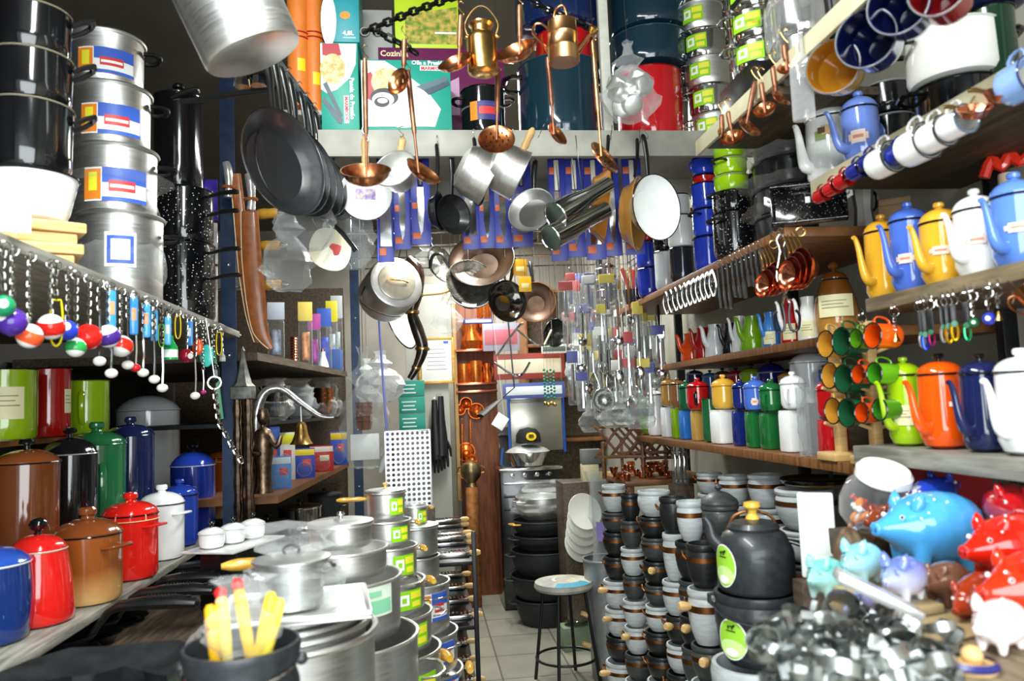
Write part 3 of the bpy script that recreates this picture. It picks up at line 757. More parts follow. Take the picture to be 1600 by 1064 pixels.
# ---- keychains hanging along the edge of the upper shelf
XE = -.855
def edge(px):                       # point under the shelf edge seen at this column
 return stand(px, XE, ZU - .03)
TWIST = mk('twisted_chain_steel', 'b7b8b0', .25, 1, 60, .2, .1)
def keychain(px, L_px, what, col, label, size=20, group='keychains under the shelf edge', col2='f4f4f0'):
 e = edge(px); s = mpp(e); L = L_px * s
 e = e + Vector((rnd.uniform(0, .012), rnd.uniform(-.008, .008), 0))
 t = T('keychain', label, 'keychain', e, face(e) + rnd.uniform(-.4, .4), 1, group)
 R = size * s / 2
 part('chain', chain_mesh([(0, 0, 0), (rnd.uniform(-.004, .004), 0, -L * .5), (0, 0, -L)], .016, .0018, TWIST), t)
 part('ring', cached('kring', lambda: G().tube(ring_pts(.011, 14, 'y'), .0013, 5, True).mesh('ring', STEEL)), t, (0, 0, -L * .02))
 c = (0, 0, -L - R)
 m = plastic(col, .12)
 if what == 'ball':
  b_ = part('ball', cached(('kb', col, round(R, 4)), lambda: G().ball((0, 0, 0), R, 20, 14).mesh('ball', m)), t, c)
  part('number_spot', cached(('ks', round(R, 4), col2), lambda: G().tf((0, -R * .93, R * .12), (PI / 2, 0, 0)).lathe([(R * .42, -.002), (R * .40, R * .06), (0, R * .12)], 16).mesh('number_spot', plastic(col2, .12))), b_, rot=(rnd.uniform(-.3, .3), 0, rnd.uniform(-.5, .5)))
 elif what == 'stripe':
  b_ = part('ball', cached(('kw', round(R, 4)), lambda: G().ball((0, 0, 0), R, 20, 14).mesh('ball', plastic('f2f0ea', .12))), t, c)
  part('stripe', cached(('kt', col, round(R, 4)), lambda: G().lathe([(R * 1.03 * math.cos(a), R * 1.03 * math.sin(a)) for a in (-.5, -.36, -.18, 0, .18, .36, .5)], 20).mesh('stripe', m)), b_, rot=(rnd.uniform(-.4, .4), rnd.uniform(-.5, .5), 0))
 elif what == 'oval':
  part('disc', G().ball((0, 0, 0), (R, R * .35, R * 1.6), 18, 12).mesh('disc', m), t, (0, 0, -L - R * 1.6))
 elif what == 'bottle':
  part('bottle', G().lathe([(0, -3.4 * R), (R, -3.4 * R), (R, -1.6 * R), (R * .45, -.7 * R), (R * .4, 0), (0, 0)], 16).mesh('bottle', m), t, (0, 0, -L))
  part('sticker', G().lathe([(R * 1.02, -3.1 * R), (R * 1.02, -2.0 * R)], 16).mesh('sticker', plastic(col2, .2)), t, (0, 0, -L))
 elif what == 'loop':
  part('strap', G().tube(smooth_path([(-R * .5, 0, 0), (-R * .7, 0, -R * 2), (-R * .6, 0, -R * 5), (0, 0, -R * 6), (R * .6, 0, -R * 5), (R * .7, 0, -R * 2), (R * .5, 0, 0)], 3), R * .28, 8, True, flat=.5).mesh('strap', m), t, (0, 0, -L))
 elif what == 'spoon':
  part('stem', G().tube([(0, 0, 0), (.002, 0, -R * 4), (0, 0, -R * 7)], R * .22, 6).mesh('stem', STEEL), t, (0, 0, -L))
  part('pompom', cached(('pp', col, round(R, 4)), lambda: G().ball((0, 0, 0), (R, R, R * .8), 14, 10).mesh('pompom', m)), t, (0, 0, -L - R * 7.6))
 elif what == 'lighter':
  part('body', G().box((0, 0, -R * 2.6), (R * 1.1, R * .7, R * 5), R * .3).mesh('body', m), t, (0, 0, -L))
  part('cap', G().box((0, 0, -.1 * R), (R * .9, R * .6, R * .9), R * .2).mesh('cap', STEEL), t, (0, 0, -L))
  part('print', G().box((0, -R * .36, -R * 2.4), (R * .6, R * .06, R * 1.6), R * .02).mesh('print', plastic(col2, .2)), t, (0, 0, -L))
 return t
KC = [(6, 78, 'ball', '1e8a5a', 'green pool-ball keychain at the very end of the row', 34, 'f0f0ea'),
   (20, 92, 'ball', '4a2a8c', 'big purple pool-ball keychain with white spot', 44, 'f0f0ea'),
   (42, 108, 'stripe', 'f0582a', 'orange striped pool-ball keychain hanging low beside the purple ball', 38, 'f0f0ea'),
   (76, 80, 'stripe', 'd8221c', 'red striped pool-ball keychain between orange and blue balls', 40, 'f0f0ea'),
   (106, 78, 'ball', '2c3fc0', 'blue pool-ball keychain with white spot', 32, 'f0f0ea'),
   (84, 55, 'loop', 'e8d414', 'yellow bottle-opener loop among the pool balls', 24, 'f0f0ea'),
   (120, 100, 'stripe', '2f9a4a', 'green striped pool-ball keychain hanging lowest, behind the red one', 30, 'f0f0ea'),
   (136, 72, 'ball', 'd8221c', 'plain red pool-ball keychain', 40, 'd8221c'),
   (164, 62, 'stripe', '4a2a8c', 'purple striped pool-ball keychain beside the plain red ball', 36, 'f0f0ea'),
   (186, 70, 'stripe', 'e0301c', 'red striped pool-ball keychain, last of the balls before the lighters', 34, 'f0f0ea'),
   (168, 4, 'lighter', '3f9ad8', 'light blue patterned lighter, first of the lighters', 26, 'e8a070'),
   (204, 2, 'lighter', '3a8cd0', 'light blue patterned lighter, second of the lighters', 24, 'e89060'),
   (222, 4, 'lighter', '4aa4e0', 'light blue patterned lighter, third of the lighters', 22, 'e89060'),
   (240, 8, 'lighter', '3f9ad8', 'light blue patterned lighter, fourth of the lighters', 20, 'd8d0c0'),
   (258, 12, 'lighter', '58b0e0', 'light blue patterned lighter, last of the lighters', 18, 'd8d0c0'),
   (156, 50, 'spoon', 'f2eee4', 'keychain with long stem and white pompom under the purple ball', 19, ''),
   (173, 62, 'spoon', 'f0ece2', 'keychain with long stem and white pompom under the red striped ball', 19, ''),
   (196, 44, 'spoon', 'efeae0', 'white pompom keychain below the first lighter', 18, ''),
   (207, 52, 'spoon', 'c82020', 'red pompom keychain among the white ones', 16, ''),
   (222, 50, 'spoon', 'f2eee4', 'white pompom keychain below the third lighter', 17, ''),
   (236, 55, 'spoon', 'f0ece2', 'white pompom keychain below the fourth lighter', 17, ''),
   (252, 62, 'spoon', 'f2eee4', 'white pompom keychain hanging lowest beside the green bottle', 17, ''),
   (266, 40, 'bottle', '18a04a', 'green and white bottle-shaped keychain', 22, 'f4f6f2'),
   (246, 30, 'loop', '6ab02a', 'thin green loop keychain beside the bottle', 12, ''),
   (288, 52, 'ball', '8a1428', 'dark red ball keychain with white spot', 22, 'e8e4e0'),
   (276, 5, 'loop', 'f0d020', 'thin yellow loop keychain behind the green bottle', 12, ''),
   (309, 28, 'oval', 'f0531e', 'orange oval keychain beside the dark red ball', 16, ''),
   (296, 4, 'lighter', '4a90d0', 'slim blue keychain beside the orange oval', 16, 'e0e8f0'),
   (322, 32, 'oval', '4fd0c4', 'turquoise oval keychain next to the orange one', 22, ''),
   (331, 58, 'oval', '141518', 'black oval keychain behind the turquoise one', 20, ''),
   (303, 62, 'spoon', 'eeeae0', 'white pompom keychain under the orange oval', 15, ''),
   (340, 6, 'loop', 'e8cf20', 'yellow loop keychain nearest the blue post', 12, ''),
   (346, 34, 'bottle', 'a8aaa0', 'small grey metal keychain hanging against the blue post', 9, 'c0c0b0'),
   (316, 74, 'spoon', 'c02a80', 'small magenta keychain below the turquoise oval', 9, '')]
for px, L, wh, c, lab, sz, c2 in KC: keychain(px, L, wh, c, lab, sz, col2=c2 or 'f4f4f0')
# long chain with a ring leaning over the pots
p0 = atY(335, 598, 3.1); p1 = atY(342, 660, 3.1); p2 = atY(378, 722, 3.1)
t = T('key_chain', 'long steel chain with a big ring, hung before the blue post', 'chain', p0)
part('ring', G().tube(ring_pts(.024, 18, 'y'), .004, 6, True).mesh('ring', STEEL), t, rot=face(p0)); part('cord', G().tube([(0, 0, .024), (-.03, 0, ZU - .02 - p0.z)], .0015, 5).mesh('cord', STEEL), t)
part('chain', chain_mesh([(0, 0, -.024), p1 - p0, p2 - p0], .026, .0034, STEEL), t)
p = atY(340, 600, 3.8); q = mpp(p)
one('ruler', G().box((0, 0, 0), (.018, .003, 110 * q), .001).mesh('ruler', plastic('5fae7a')), 'green ruler-like strip hanging at the blue post', 'strip', p, (0, math.radians(-6), face(p)))
p = atY(360, 515, 3.83); q = mpp(p)
one('slanted_rod', G().tube([(-.05, 0, .03), (0, 0, 0), (.05, 0, -.03)], [.004, .006, .003], 8).mesh('slanted_rod', WHITE_EN), 'pale slanted rod tied across the blue post', 'rod', p)
# ================================================================== pans hung from the angle bar, and the second bay
A0, A1 = atY(396, 64, 2.25), atY(506, 232, 3.05)
A1.z = A0.z + .02
def along(u): return A0 + (A1 - A0) * u
t = T('hanging_rail', 'dark blue slotted steel rail from which the black pans hang', 'rail', A0)
d = A1 - A0
part('rail_bar', G().tf(rot=d.to_track_quat('Y', 'Z').to_euler()).box((0, d.length * .5, .02), (.03, d.length * 1.25, .035), .002).mesh('rail_bar', BLUE_STEEL), t)
for u in (.02, .95):
 part('hanger_rod', G().tube([(0, 0, .03), (0, 0, ZC - A0.z - .02)], .005, 6).mesh('hanger_rod', BLACK_STEEL), t, tuple(d * u))
PANS = [(0.00, .20, .32, .045, 'largest black non-stick pan, hung first from the rail end', .10),
  (0.10, .20, .30, .045, 'second black non-stick pan nested beside the largest one', .12),
  (0.20, .20, .29, .042, 'third black non-stick pan of the nest on the rail', .15),
  (0.31, .19, .26, .04, 'fourth black non-stick pan, half hidden behind the nest', .10),
  (0.46, .19, .26, .04, 'fifth black pan on the rail, inside a crinkled clear bag', .1),
  (0.58, .18, .24, .04, 'sixth black pan on the rail, behind the bagged one', .1),
  (0.70, .18, .22, .04, 'seventh black pan along the blue rail', .1),
  (0.82, .17, .22, .04, 'eighth black pan along the blue rail, near the cross shelf', .1),
  (0.94, .16, .20, .04, 'last black pan of the blue rail, closest to the cross shelf', .1)]
for u, hl, di, dp, lab, ro in PANS:
 p = along(u) + Vector((.035, 0, -.005))
 hanging_pan(lab, p, di, dp, NONSTICK, mk('nonstick_inside', '232528', .34, .0, 60, .1, .02, .1), hl, BLACK, (.80, -.60, .10), group='black pans on the blue rail', roll=ro, rimm=mk('bare_rim', '6d7276', .25, 1))
# paper label inside the first pan
p = atY(405, 235, 2.24)
one('pan_label', G().lathe([(0, 0), (.030, .0), (.030, .0006), (0, .0006)], 20).mesh('pan_label', mk('pan_label_paper', 'd0602a', .5, 0, 35, .1, 0, col2='e8e4ee')), 'small round paper label inside the largest black pan', 'label', p, dirz((.80, -.60, .10)))
# crinkled bags over the pans
for k, (px, py, Y, w, h, lab) in enumerate([(478, 390, 2.6, 90, 125, 'crinkled clear bag around a black pan above the cream plate'), (545, 420, 2.9, 85, 150, 'long crinkled clear bag hanging beside the white disc'), (450, 455, 3.6, 80, 130, 'clear bag hanging behind the wooden handles')]):
 p = atY(px, py, Y); s = mpp(p)
 one('clear_bag', crumple(w * s, w * s * .6, h * s, 10 + k, .3, mat=FILM), lab, 'bag', p, face(p))
# black arm crossing in front of the post
p, q = atY(282, 160, 2.5), atY(440, 138, 2.4)
one('black_bar', G().tube([(0, 0, 0), (q - p) * .5 + Vector((0, 0, .004)), q - p], [.008, .011, .008], 10).mesh('black_bar', BLACK), 'black bar reaching across to the pan rail', 'bar', p)
# big aluminium pot hung under the ceiling
p = atY(398, 88, 1.95)
t = alu_pot('big bare aluminium pot hung tilted under the ceiling', p, .128, .26, name='aluminium_stock_pot', rotx=(.12, -.40, 0))
part('hanging_wire', G().tube([(0, 0, .2), (.10, 0, .9)], .0025, 5).mesh('hanging_wire', STEEL), t)
for k, (px, py, lab) in enumerate([(378, 120, 'small black steel-banded pot hanging just under the big aluminium pot'), (404, 118, 'another black steel-banded pot hanging under the big aluminium pot')]):
 p = atY(px, py + 16, 2.5)
 t = T('moka_pot', lab, 'pot', p, face(p), 1, 'black banded pots under the big pot')
 part('body', G().lathe([(0, 0), (.026, 0), (.022, .045), (.030, .1), (0, .1)], 8).mesh('body', STEEL), t)
 part('band', G().lathe([(.026, .03), (.03, .034), (.03, .05), (.025, .054)], 8).mesh('band', BLACK), t)
 part('cord', G().tube([(0, 0, .1), (0, 0, ZC - p.z)], .002, 5).mesh('cord', BLACK), t)
# ---- the angled shelf boards of the second bay
def angled_board(name, label, a, b, z, th, mat, deep=1.0):
 out = [(a[0], a[1]), (b[0], b[1]), (XL + .02, b[1]), (XL + .02, a[1])]
 g = G(); n = 4
 vs = [(x - a[0], y - a[1], 0) for x, y in out] + [(x - a[0], y - a[1], -th) for x, y in out]
 g.add(vs, [(0, 1, 2, 3), (7, 6, 5, 4)] + [(i, i + 4, (i + 1) % 4 + 4, (i + 1) % 4) for i in range(4)])
 return one(name, g.mesh(name, mat, 0), label, 'shelf', (a[0], a[1], z))
Z2, Z1 = 1.905, 1.20
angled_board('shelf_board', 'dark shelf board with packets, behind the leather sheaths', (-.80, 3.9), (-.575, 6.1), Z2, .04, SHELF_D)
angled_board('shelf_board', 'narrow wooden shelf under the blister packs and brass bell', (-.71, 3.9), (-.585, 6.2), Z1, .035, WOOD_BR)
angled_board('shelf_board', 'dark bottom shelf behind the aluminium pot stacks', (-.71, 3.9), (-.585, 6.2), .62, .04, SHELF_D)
def front2(px, z, dx=.0):                       # point on the front line of the angled shelves seen at a column
 best = None
 for i in range(400):
  Y = 3.9 + 2.2 * i / 399; X = -.80 + .225 * i / 399 + dx
  e = abs(proj((X, Y, z))[0] - px)
  if best is None or e < best[0]: best = (e, Vector((X, Y, z)))
 return best[1]
# things on the dark shelf: tall packets, a copper roll, small bottles
def packet(label, p, w, h, d, film, fill, name='packet', col='ffffff', group=None, card_frac=.3):
 t = T(name, label, 'packet', p, face(p), 1, group)
 part('header_card', G().box((0, 0, h * (1 - card_frac / 2)), (w, .004, h * card_frac), .001).mesh('header_card', fill), t)
 part('pouch', G().box((0, 0, h * (1 - card_frac) / 2), (w * .96, d, h * (1 - card_frac)), d * .45).mesh('pouch', film), t)
 part('filling', G().box((0, .002, h * .30), (w * .55, d * .5, h * .45), d * .2).mesh('filling', mk('filling_' + col, col, .3, .4, 40, .3, .2)), t)
 return t
for k, (px, w, h, c, fc, lab) in enumerate([(432, 26, 90, '8a90a0', 'c8d0dc', 'clear packet on the dark shelf next to the leather sheath'), (478, 22, 100, 'd08a5c', 'e8d060', 'clear packet with yellow card behind the copper roll'), (492, 20, 84, '9a3a8a', 'b0489a', 'clear packet with pinkish card on the dark shelf'), (508, 22, 96, '4a5ac0', '3b62c4', 'clear packet with blue card on the dark shelf'), (520, 18, 110, 'b0b4b8', 'f0e030', 'clear packet with bright yellow card near the shelf end'), (532, 18, 120, '9aa0a4', 'c8ccd0', 'slim clear packet at the end of the dark shelf')]):
 p = front2(px, Z2, -.07); s = mpp(p)
 packet(lab, p, w * s, h * s, .03, FILM_THIN, card(fc), col=c, group='packets on the dark shelf')
p = front2(460, Z2, -.04); s = mpp(p)
t = T('copper_roll', 'roll of shiny copper rings standing on the dark shelf', 'roll', p)
part('coil', G().lathe([(0, 0)] + [(.021 + .003 * (i % 2), .008 * i) for i in range(20)] + [(0, .155)], 20).mesh('coil', COPPER_RED), t)
p = front2(505, Z2, -.03); s = mpp(p)
t = T('small_bottle', 'small white bottle with copper cap on the dark shelf', 'bottle', p)
part('body', G().lathe([(0, 0), (.04, 0), (.034, .03), (.016, .08), (.013, .11), (0, .11)], 18).mesh('body', WHITE_EN), t); part('cap', G().lathe([(.014, .11), (.015, .125), (0, .126)], 14).mesh('cap', COPPER), t)
# leather sheaths with steel-handled knives
def sheath(label, pts, wid, Y, hx, group='leather knife sheaths'):
 P = [atY(a, b, Y) for a, b in pts]; s = mpp(P[0])
 t = T('knife_sheath', label, 'sheath', P[0], 0, 1, group)
 Q = smooth_path([p - P[0] for p in P], 4)
 ws = resample([w * s / 2 for w in wid], 4)
 part('leather', G().tube(Q, ws, 12, flat=.3).mesh('leather', mk('tan_leather', '8f5024', .35, 0, 30, .2, .1, .2)), t)
 side = [q + Vector((-w * .93, -.012, 0)) for q, w in zip(Q, ws)]
 part('stitching', G().tube(side, .0022, 5).mesh('stitching', mk('cream_thread', 'e4d4b0', .7)), t)
 h0 = Vector((hx[0], -.02, hx[1]))
 part('knife_handle', G().tube(smooth_path([h0, h0 + Vector((.004, 0, .06)), h0 + Vector((.0, 0, .13)), h0 + Vector((-.01, 0, .17))], 3), resample([.020, .017, .022, .018], 3), 12).mesh('knife_handle', mk('bone_and_steel', 'd8d6d0', .15, .7, 20, .2)), t)
 part('strap', G().tube([h0 + Vector((.026 * math.cos(a), .02 * math.sin(a), .05)) for a in [2 * PI * i / 14 for i in range(14)]], .008, 6, True, flat=1.).mesh('strap', mk('tan_leather', '8f5024')), t)
 return t
sheath('tan leather sheath with stitched edge, curving to a point over the dark shelf', [(390, 330), (393, 400), (400, 470), (408, 520), (424, 545)], [26, 30, 30, 24, 8], 3.62, (.01, .0))
sheath('slimmer brown leather sheath just behind the stitched one', [(368, 272), (375, 340), (383, 420), (392, 490), (402, 535)], [16, 18, 20, 16, 8], 3.72, (-.03, -.12))
# wooden-handled skewers pointing out of the rack
for k, (px, py, lab) in enumerate([(424, 335, 'upper turned wooden handle sticking out beside the sheath'), (428, 385, 'middle turned wooden handle sticking out beside the sheath'), (430, 446, 'lower turned wooden handle sticking out beside the sheath')]):
 p = atY(px - 24, py, 3.75); s = mpp(p); L = 42 * s
 t = T('skewer', lab, 'skewer', p, (0, math.radians(3), math.radians(-25)), 1, 'wooden-handled skewers')
 part('handle', G().tube([(0, 0, 0), (L * .1, 0, 0), (L * .35, 0, 0), (L * .6, 0, 0), (L * .85, 0, 0), (L, 0, 0)], [.019, .024, .026, .023, .024, .014], 14).mesh('handle', WOOD_YEL), t)
 part('cap', G().tube([(L, 0, 0), (L * 1.1, 0, 0), (L * 1.25, 0, 0)], [.016, .014, .004], 10).mesh('cap', STEEL), t)
 part('rod', G().tube([(0, 0, 0), (-.42, .1, 0)], .004, 6).mesh('rod', STEEL), t)
# cream enamel griddle with black handle
p = atY(492, 348, 2.75); s = mpp(p)
t = T('griddle', 'cream oval griddle with a red picture and black handle, hung below the bags', 'griddle', p, (0, math.radians(-28), face(p)), .78)
part('plate', G().prism([(.085 * math.cos(a) * (1 + .12 * math.cos(2 * a)), -.14 + .105 * math.sin(a)) for a in [2 * PI * i / 28 for i in range(28)]], -.006, .006).mesh('plate', enamel('e8dfc0')), t)
part('picture', G().prism([(.02 + .022 * math.cos(a) * (1 + .4 * math.cos(3 * a)), -.15 + .03 * math.sin(a)) for a in [2 * PI * i / 14 for i in range(14)]], -.0085, -.006).mesh('picture', RED_LAB), t)
part('handle', G().tube([(.06, 0, -.02), (.085, 0, -.10), (.10, 0, -.2)], [.010, .014, .012], 8).mesh('handle', BLACK), t)
part('hook', G().tube([(0, 0, -.05), (.0, 0, .02), (.02, 0, .04)], .002, 5).mesh('hook', STEEL), t)
one('backing_panel', G().box((0, 0, 1.3), (1.32, .03, 2.6), .004).mesh('backing_panel', SHELF_D), 'dark panel added to darken the far end of the angled shelves', 'panel', (-1.27, 6.34, 0))  # added dark backing: hides the bright back wall so the bay reads dark
one('rear_carton', G().box((0, 0, .08), (.20, .16, .16), .003).mesh('rear_carton', card('3a5a9c')), 'blue carton at the far end of the dark shelf', 'box', (-.70, 5.95, Z2)).name = 'carton'
# ---- goods on the narrow shelf: cast-iron spire, wall bell with its monk, blister packs
p = front2(388, Z1, .02); p.y -= .1; p = atY(382, 800, 3.8); s = mpp(p)
t = T('iron_spire', 'tall cast-iron spire ornament standing against the blue post', 'ornament', (p.x, p.y, 1.06))
z0 = 1.06
def zpx(py, Y=3.8): return atY(382, py, Y).z - z0
part('spire', G().lathe([(.058, zpx(604)), (.04, zpx(598)), (.022, zpx(575)), (.008, zpx(552)), (.012, zpx(548)), (0, zpx(540))], 6).mesh('spire', mk('grey_cast_iron', '6a6a66', .5, .5, 40, .3, .2)), t)
part('block', G().box((0, 0, zpx(614)), (.10, .10, .06), .006).mesh('block', mk('grey_cast_iron', '6a6a66')), t)
g = G()
for k in range(4):
 a = PI / 4 + PI / 2 * k
 g.tf((.035 * math.cos(a), .035 * math.sin(a), 0)).lathe([(.02, 0.0), (.016, .05)] + [(.014 + .006 * (i % 2), .05 + (zpx(622) - .05) * i / 10) for i in range(11)], 8)
part('pillars', g.mesh('pillars', BRONZE), t)
part('foot', G().box((0, 0, .02), (.12, .12, .06), .008).mesh('foot', BRONZE), t)
p = atY(412, 770, 3.86); s = mpp(p)
t = T('wall_bell', 'cast-iron wall bell: arched arm, little robed figure and brass bell', 'bell', p)
def rel(px, py, Y=3.86): return atY(px, py, Y) - p
part('arm', G().tube(smooth_path([rel(400, 675), rel(402, 640), rel(415, 612), rel(440, 608), rel(470, 630), rel(500, 650), rel(522, 652)], 4), resample([.02, .026, .022, .017, .014, .012, .008], 4), 10).mesh('arm', mk('chromed_iron', '9a9a98', .3, .8, 50, .3, .2)), t)
fig = G().lathe([(0, 0), (.05, 0), (.042, .03), (.036, .10), (.048, .19), (.050, .26), (.036, .30), (.016, .315), (.014, .325), (.028, .345), (.034, .37), (.026, .40), (0, .41)], 18)
fig.tube(smooth_path([(.03, -.01, .275), (.07, -.03, .22), (.09, -.03, .27)], 3), resample([.018, .015, .010], 3), 8)
fig.tube(smooth_path([(-.03, -.01, .275), (-.05, -.04, .2), (.0, -.055, .19)], 3), resample([.018, .015, .010], 3), 8)
part('figurine', fig.mesh('figurine', BRONZE), t)
part('bell', G().lathe([(0, .11), (.016, .108), (.026, .09), (.032, .05), (.045, .015), (.056, 0), (.050, 0), (.04, .012), (.0, .1)], 28).mesh('bell', BRASS), t, tuple(rel(471, 694)))
part('bracket', G().tube([rel(471, 660), rel(470, 632)], .004, 6).mesh('bracket', STEEL), t)
part('rope', G().tube([rel(420, 640), rel(419, 700)], .003, 5).mesh('rope', BLACK_STEEL), t)
def blister(label, px, py, w, h, c1, c2, z=Z1, dx=-.03, Y=None, tilt=0):
 p = front2(px, z, dx); s = mpp(p)
 t = T('blister_pack', label, 'packet', p, (0, math.radians(tilt), face(p)), 1, 'blister packs on the narrow shelf')
 W, H = w * s, h * s
 part('backing_card', G().box((0, 0, H / 2), (W, .003, H), .001).mesh('backing_card', card(c1)), t)
 part('title_band', G().box((0, -.002, H * .86), (W * .96, .002, H * .2), .0006).mesh('title_band', card(c2)), t)
 part('picture', G().box((W * .12, -.002, H * .52), (W * .4, .002, H * .22), .0006).mesh('picture', RED_LAB if c1 != 'c82820' else card('f0e4c8')), t)
 part('bubble', G().ball((0, -.008, H * .3), (W * .38, .016, H * .26), 14, 8).mesh('bubble', FILM_THIN), t)
blister('blue and yellow blister pack under the brass bell', 476, 0, 32, 46, '2a44b0', 'f0d820')
blister('red and white picture pack beside the blue one', 503, 0, 36, 40, 'c82820', 'f4ece0')
blister('blue card pack with clear bubble at the end of the narrow shelf', 530, 0, 26, 52, '2a50b8', 'e0c020')
blister('yellow-labelled clear pack standing behind the arched arm', 446, 0, 30, 74, 'd8d8d0', 'e8e020', dx=-.12)
blister('tall blue pack half hidden by the robed figure', 425, 0, 26, 96, '2450b0', '3a66c8', dx=-.05)
blister('light blue pack low behind the robed figure', 440, 0, 30, 50, '4a88d0', 'd8e8f0', dx=.0)
# bagged glassware between the two shelves
for k, (px, dz, w, h, lab) in enumerate([(430, .0, 60, 66, 'bagged steel bowls just below the dark shelf'), (470, .0, 54, 60, 'bagged glasses in the middle below the dark shelf'), (505, .0, 46, 56, 'bagged copper cups near the shelf end'), (528, .0, 34, 52, 'bagged blue-lidded jars at the shelf end')]):
 p = front2(px, 1.56, -.12); s = mpp(p)
 t = T('bagged_bowls', lab, 'bag', (p.x, p.y, 1.56), face(p), 1, 'bagged ware below the dark shelf')
 for i in range(3):
  part('bowl', cached(('bb', k), lambda: vessel(w * s * .28, w * s * .4, h * s * .45, (STEEL, GLASS, COPPER, STEEL)[k], n=24)), t, (0, 0, .02 + i * h * s * .14))
 part('film', crumple(w * s, w * s * .8, h * s, 40 + k, .4, mat=FILM_THIN), t)
angled_board('shelf_board', 'black rack board carrying the bagged bowls', (-.86, 4.0), (-.64, 6.1), 1.56, .02, BLACK_STEEL)
for k, (px, hh, w, m, lab) in enumerate([(455, 70, 70, 'IRON', 'dark lidded pot low behind the aluminium stacks'), (500, 90, 66, 'STEEL', 'bright bagged pot low behind the aluminium stacks'), (535, 80, 50, 'IRON', 'dark pot at the far end of the bottom shelf')]):
 p = front2(px, .62, .0); p.x -= .12; s = mpp(p)
 alu_pot(lab, p, w * s / 2, .38, lid=True, mat={'IRON': IRON, 'STEEL': STEEL}[m], handles='black', knobm=BLACK, name='lidded_pot')
# ---- hanging bell-shaped bag with copper cups, cord, pot on its side, horn
p = atY(570, 690, 4.6); s = mpp(p)
t = T('cup_bag', 'long clear bag with a bundle of copper cups hanging by the blue cord', 'bag', p, face(p))
part('film', crumple(78 * s, 60 * s, 190 * s, 77, .16, mat=FILM_THIN), t, (0, 0, -40 * s))
for i in range(5):
 part('cup', cached('ccup', lambda: vessel(.040, .052, .05, COPPER, n=24)), t, (0, 0, 18 * s + i * .028))
part('white_card', G().box((0, -.01, -8 * s), (44 * s, .003, 40 * s), .001).mesh('white_card', WHITE_LAB), t)
part('cord', G().tube([(0, 0, 140 * s), (0, .1, ZC - p.z)], .002, 5).mesh('cord', BLACK), t)
p = atY(598, 545, 4.4)
t = T('blue_cord', 'thin violet-blue cord hanging down before the perforated plate', 'cord', p)
part('cord_strand', G().tube([(atY(a, b, 4.4) - p) for a, b in [(592, 140), (590, 470), (596, 560), (602, 640), (606, 690), (604, 712)]], .006, 6).mesh('cord_strand', plastic('5a66c0')), t)
part('plug', G().tube([(atY(a, b, 4.4) - p) for a, b in [(604, 712), (600, 724), (594, 738)]], [.016, .022, .014], 10).mesh('plug', plastic('c8ccd0')), t)
for k, (px, py, w, h, lab) in enumerate([(596, 618, 70, 80, 'white plastic bags bunched at the end of the dark shelf'), (574, 620, 40, 70, 'clear bag with a white card by the shelf end')]):
 p = atY(px, py + 10, 5.0 + .3 * k); s = mpp(p)
 t = T('white_bag', lab, 'bag', p, face(p) + .2); part('film', crumple(w * s, w * s * .6, h * s, 90 + k, .2, mat=clear_film('milky_bag', amount=.6)), t); part('cord', G().tube([(0, 0, h * s * .9), (0, 0, ZC - p.z)], .0015, 5).mesh('cord', STEEL), t)
# aluminium pot lying on its side, bottom to the viewer (hung by its clamp)
p = atY(620, 440, 4.0); s = mpp(p)
t = T('clamped_pot', 'aluminium pot hung on its side with its disc and wing bar facing out', 'pot', p, dirz((.35, -.9, .22)), .8)
part('body', G().lathe([(0, -90 * s), (50 * s, -90 * s), (54 * s, -84 * s), (55 * s, -8 * s), (52 * s, -2 * s), (47 * s, 0), (0, 0)], 36).mesh('body', ALU), t)
part('disc', G().lathe([(0, 0), (36 * s, 0), (38 * s, .004), (36 * s, .008), (0, .010)], 32).mesh('disc', mk('cream_metal', 'c9c4ae', .35, .6)), t)
part('wing_bar', G().tube([(-.07, .01, .02), (-.03, 0, .03), (.03, 0, .03), (.07, -.01, .02)], [.008, .006, .006, .008], 8).mesh('wing_bar', BRASS), t)
part('wire_bail', G().tube(smooth_path([(-55 * s, 0, -.1), (-70 * s, -40 * s, -.05), (-30 * s, -70 * s, 0), (0, -72 * s, 0)], 3), .004, 6).mesh('wire_bail', BLACK_STEEL), t)
part('cord', G().tube([(0, 0, -.1), (0, .9, -.2)], .003, 5).mesh('cord', BLACK), t)
p = atY(648, 420, 4.3)
t = T('drinking_horn', 'long curved brown and black horn with brass bands', 'horn', p)
hp = [atY(a, b, 4.3) - p for a, b in [(636, 405), (652, 425), (650, 460), (644, 488), (652, 515), (660, 545), (650, 575), (640, 592)]]
part('horn_body', G().tube(smooth_path(hp, 4), resample([.03, .04, .038, .03, .036, .034, .022, .016], 4), 14).mesh('horn_body', mk('horn', '3a2416', .2, 0, 8, .4, .05, .4, col2='120c08')), t)
for i in (2, 3, 5, 6):
 part('brass_band', G().tf(tuple(hp[i]), (hp[min(i + 1, 7)] - hp[i - 1]).to_track_quat('Z', 'Y').to_euler()).lathe([(.040 if i < 6 else .025, -.008), (.042 if i < 6 else .027, 0), (.040 if i < 6 else .025, .008)], 18).mesh('brass_band', BRASS), t)
part('cord', G().tube([hp[0], hp[0] + Vector((-.03, 0, 1.2))], .003, 5).mesh('cord', BLACK), t)
p = atY(622, 500, 4.7); s = mpp(p)
t = T('enamel_plate', 'oval white enamel dish with black rim hanging behind the horn', 'dish', p, dirz((.75, -.62, .35)))
part('dish_body', G().tf(sc=(1, 1.6, 1)).lathe([(0, 0), (.08, 0), (.12, .02), (.125, .022), (.12, .025), (.08, .006), (0, .006)], 36).mesh('dish_body', WHITE_EN), t)
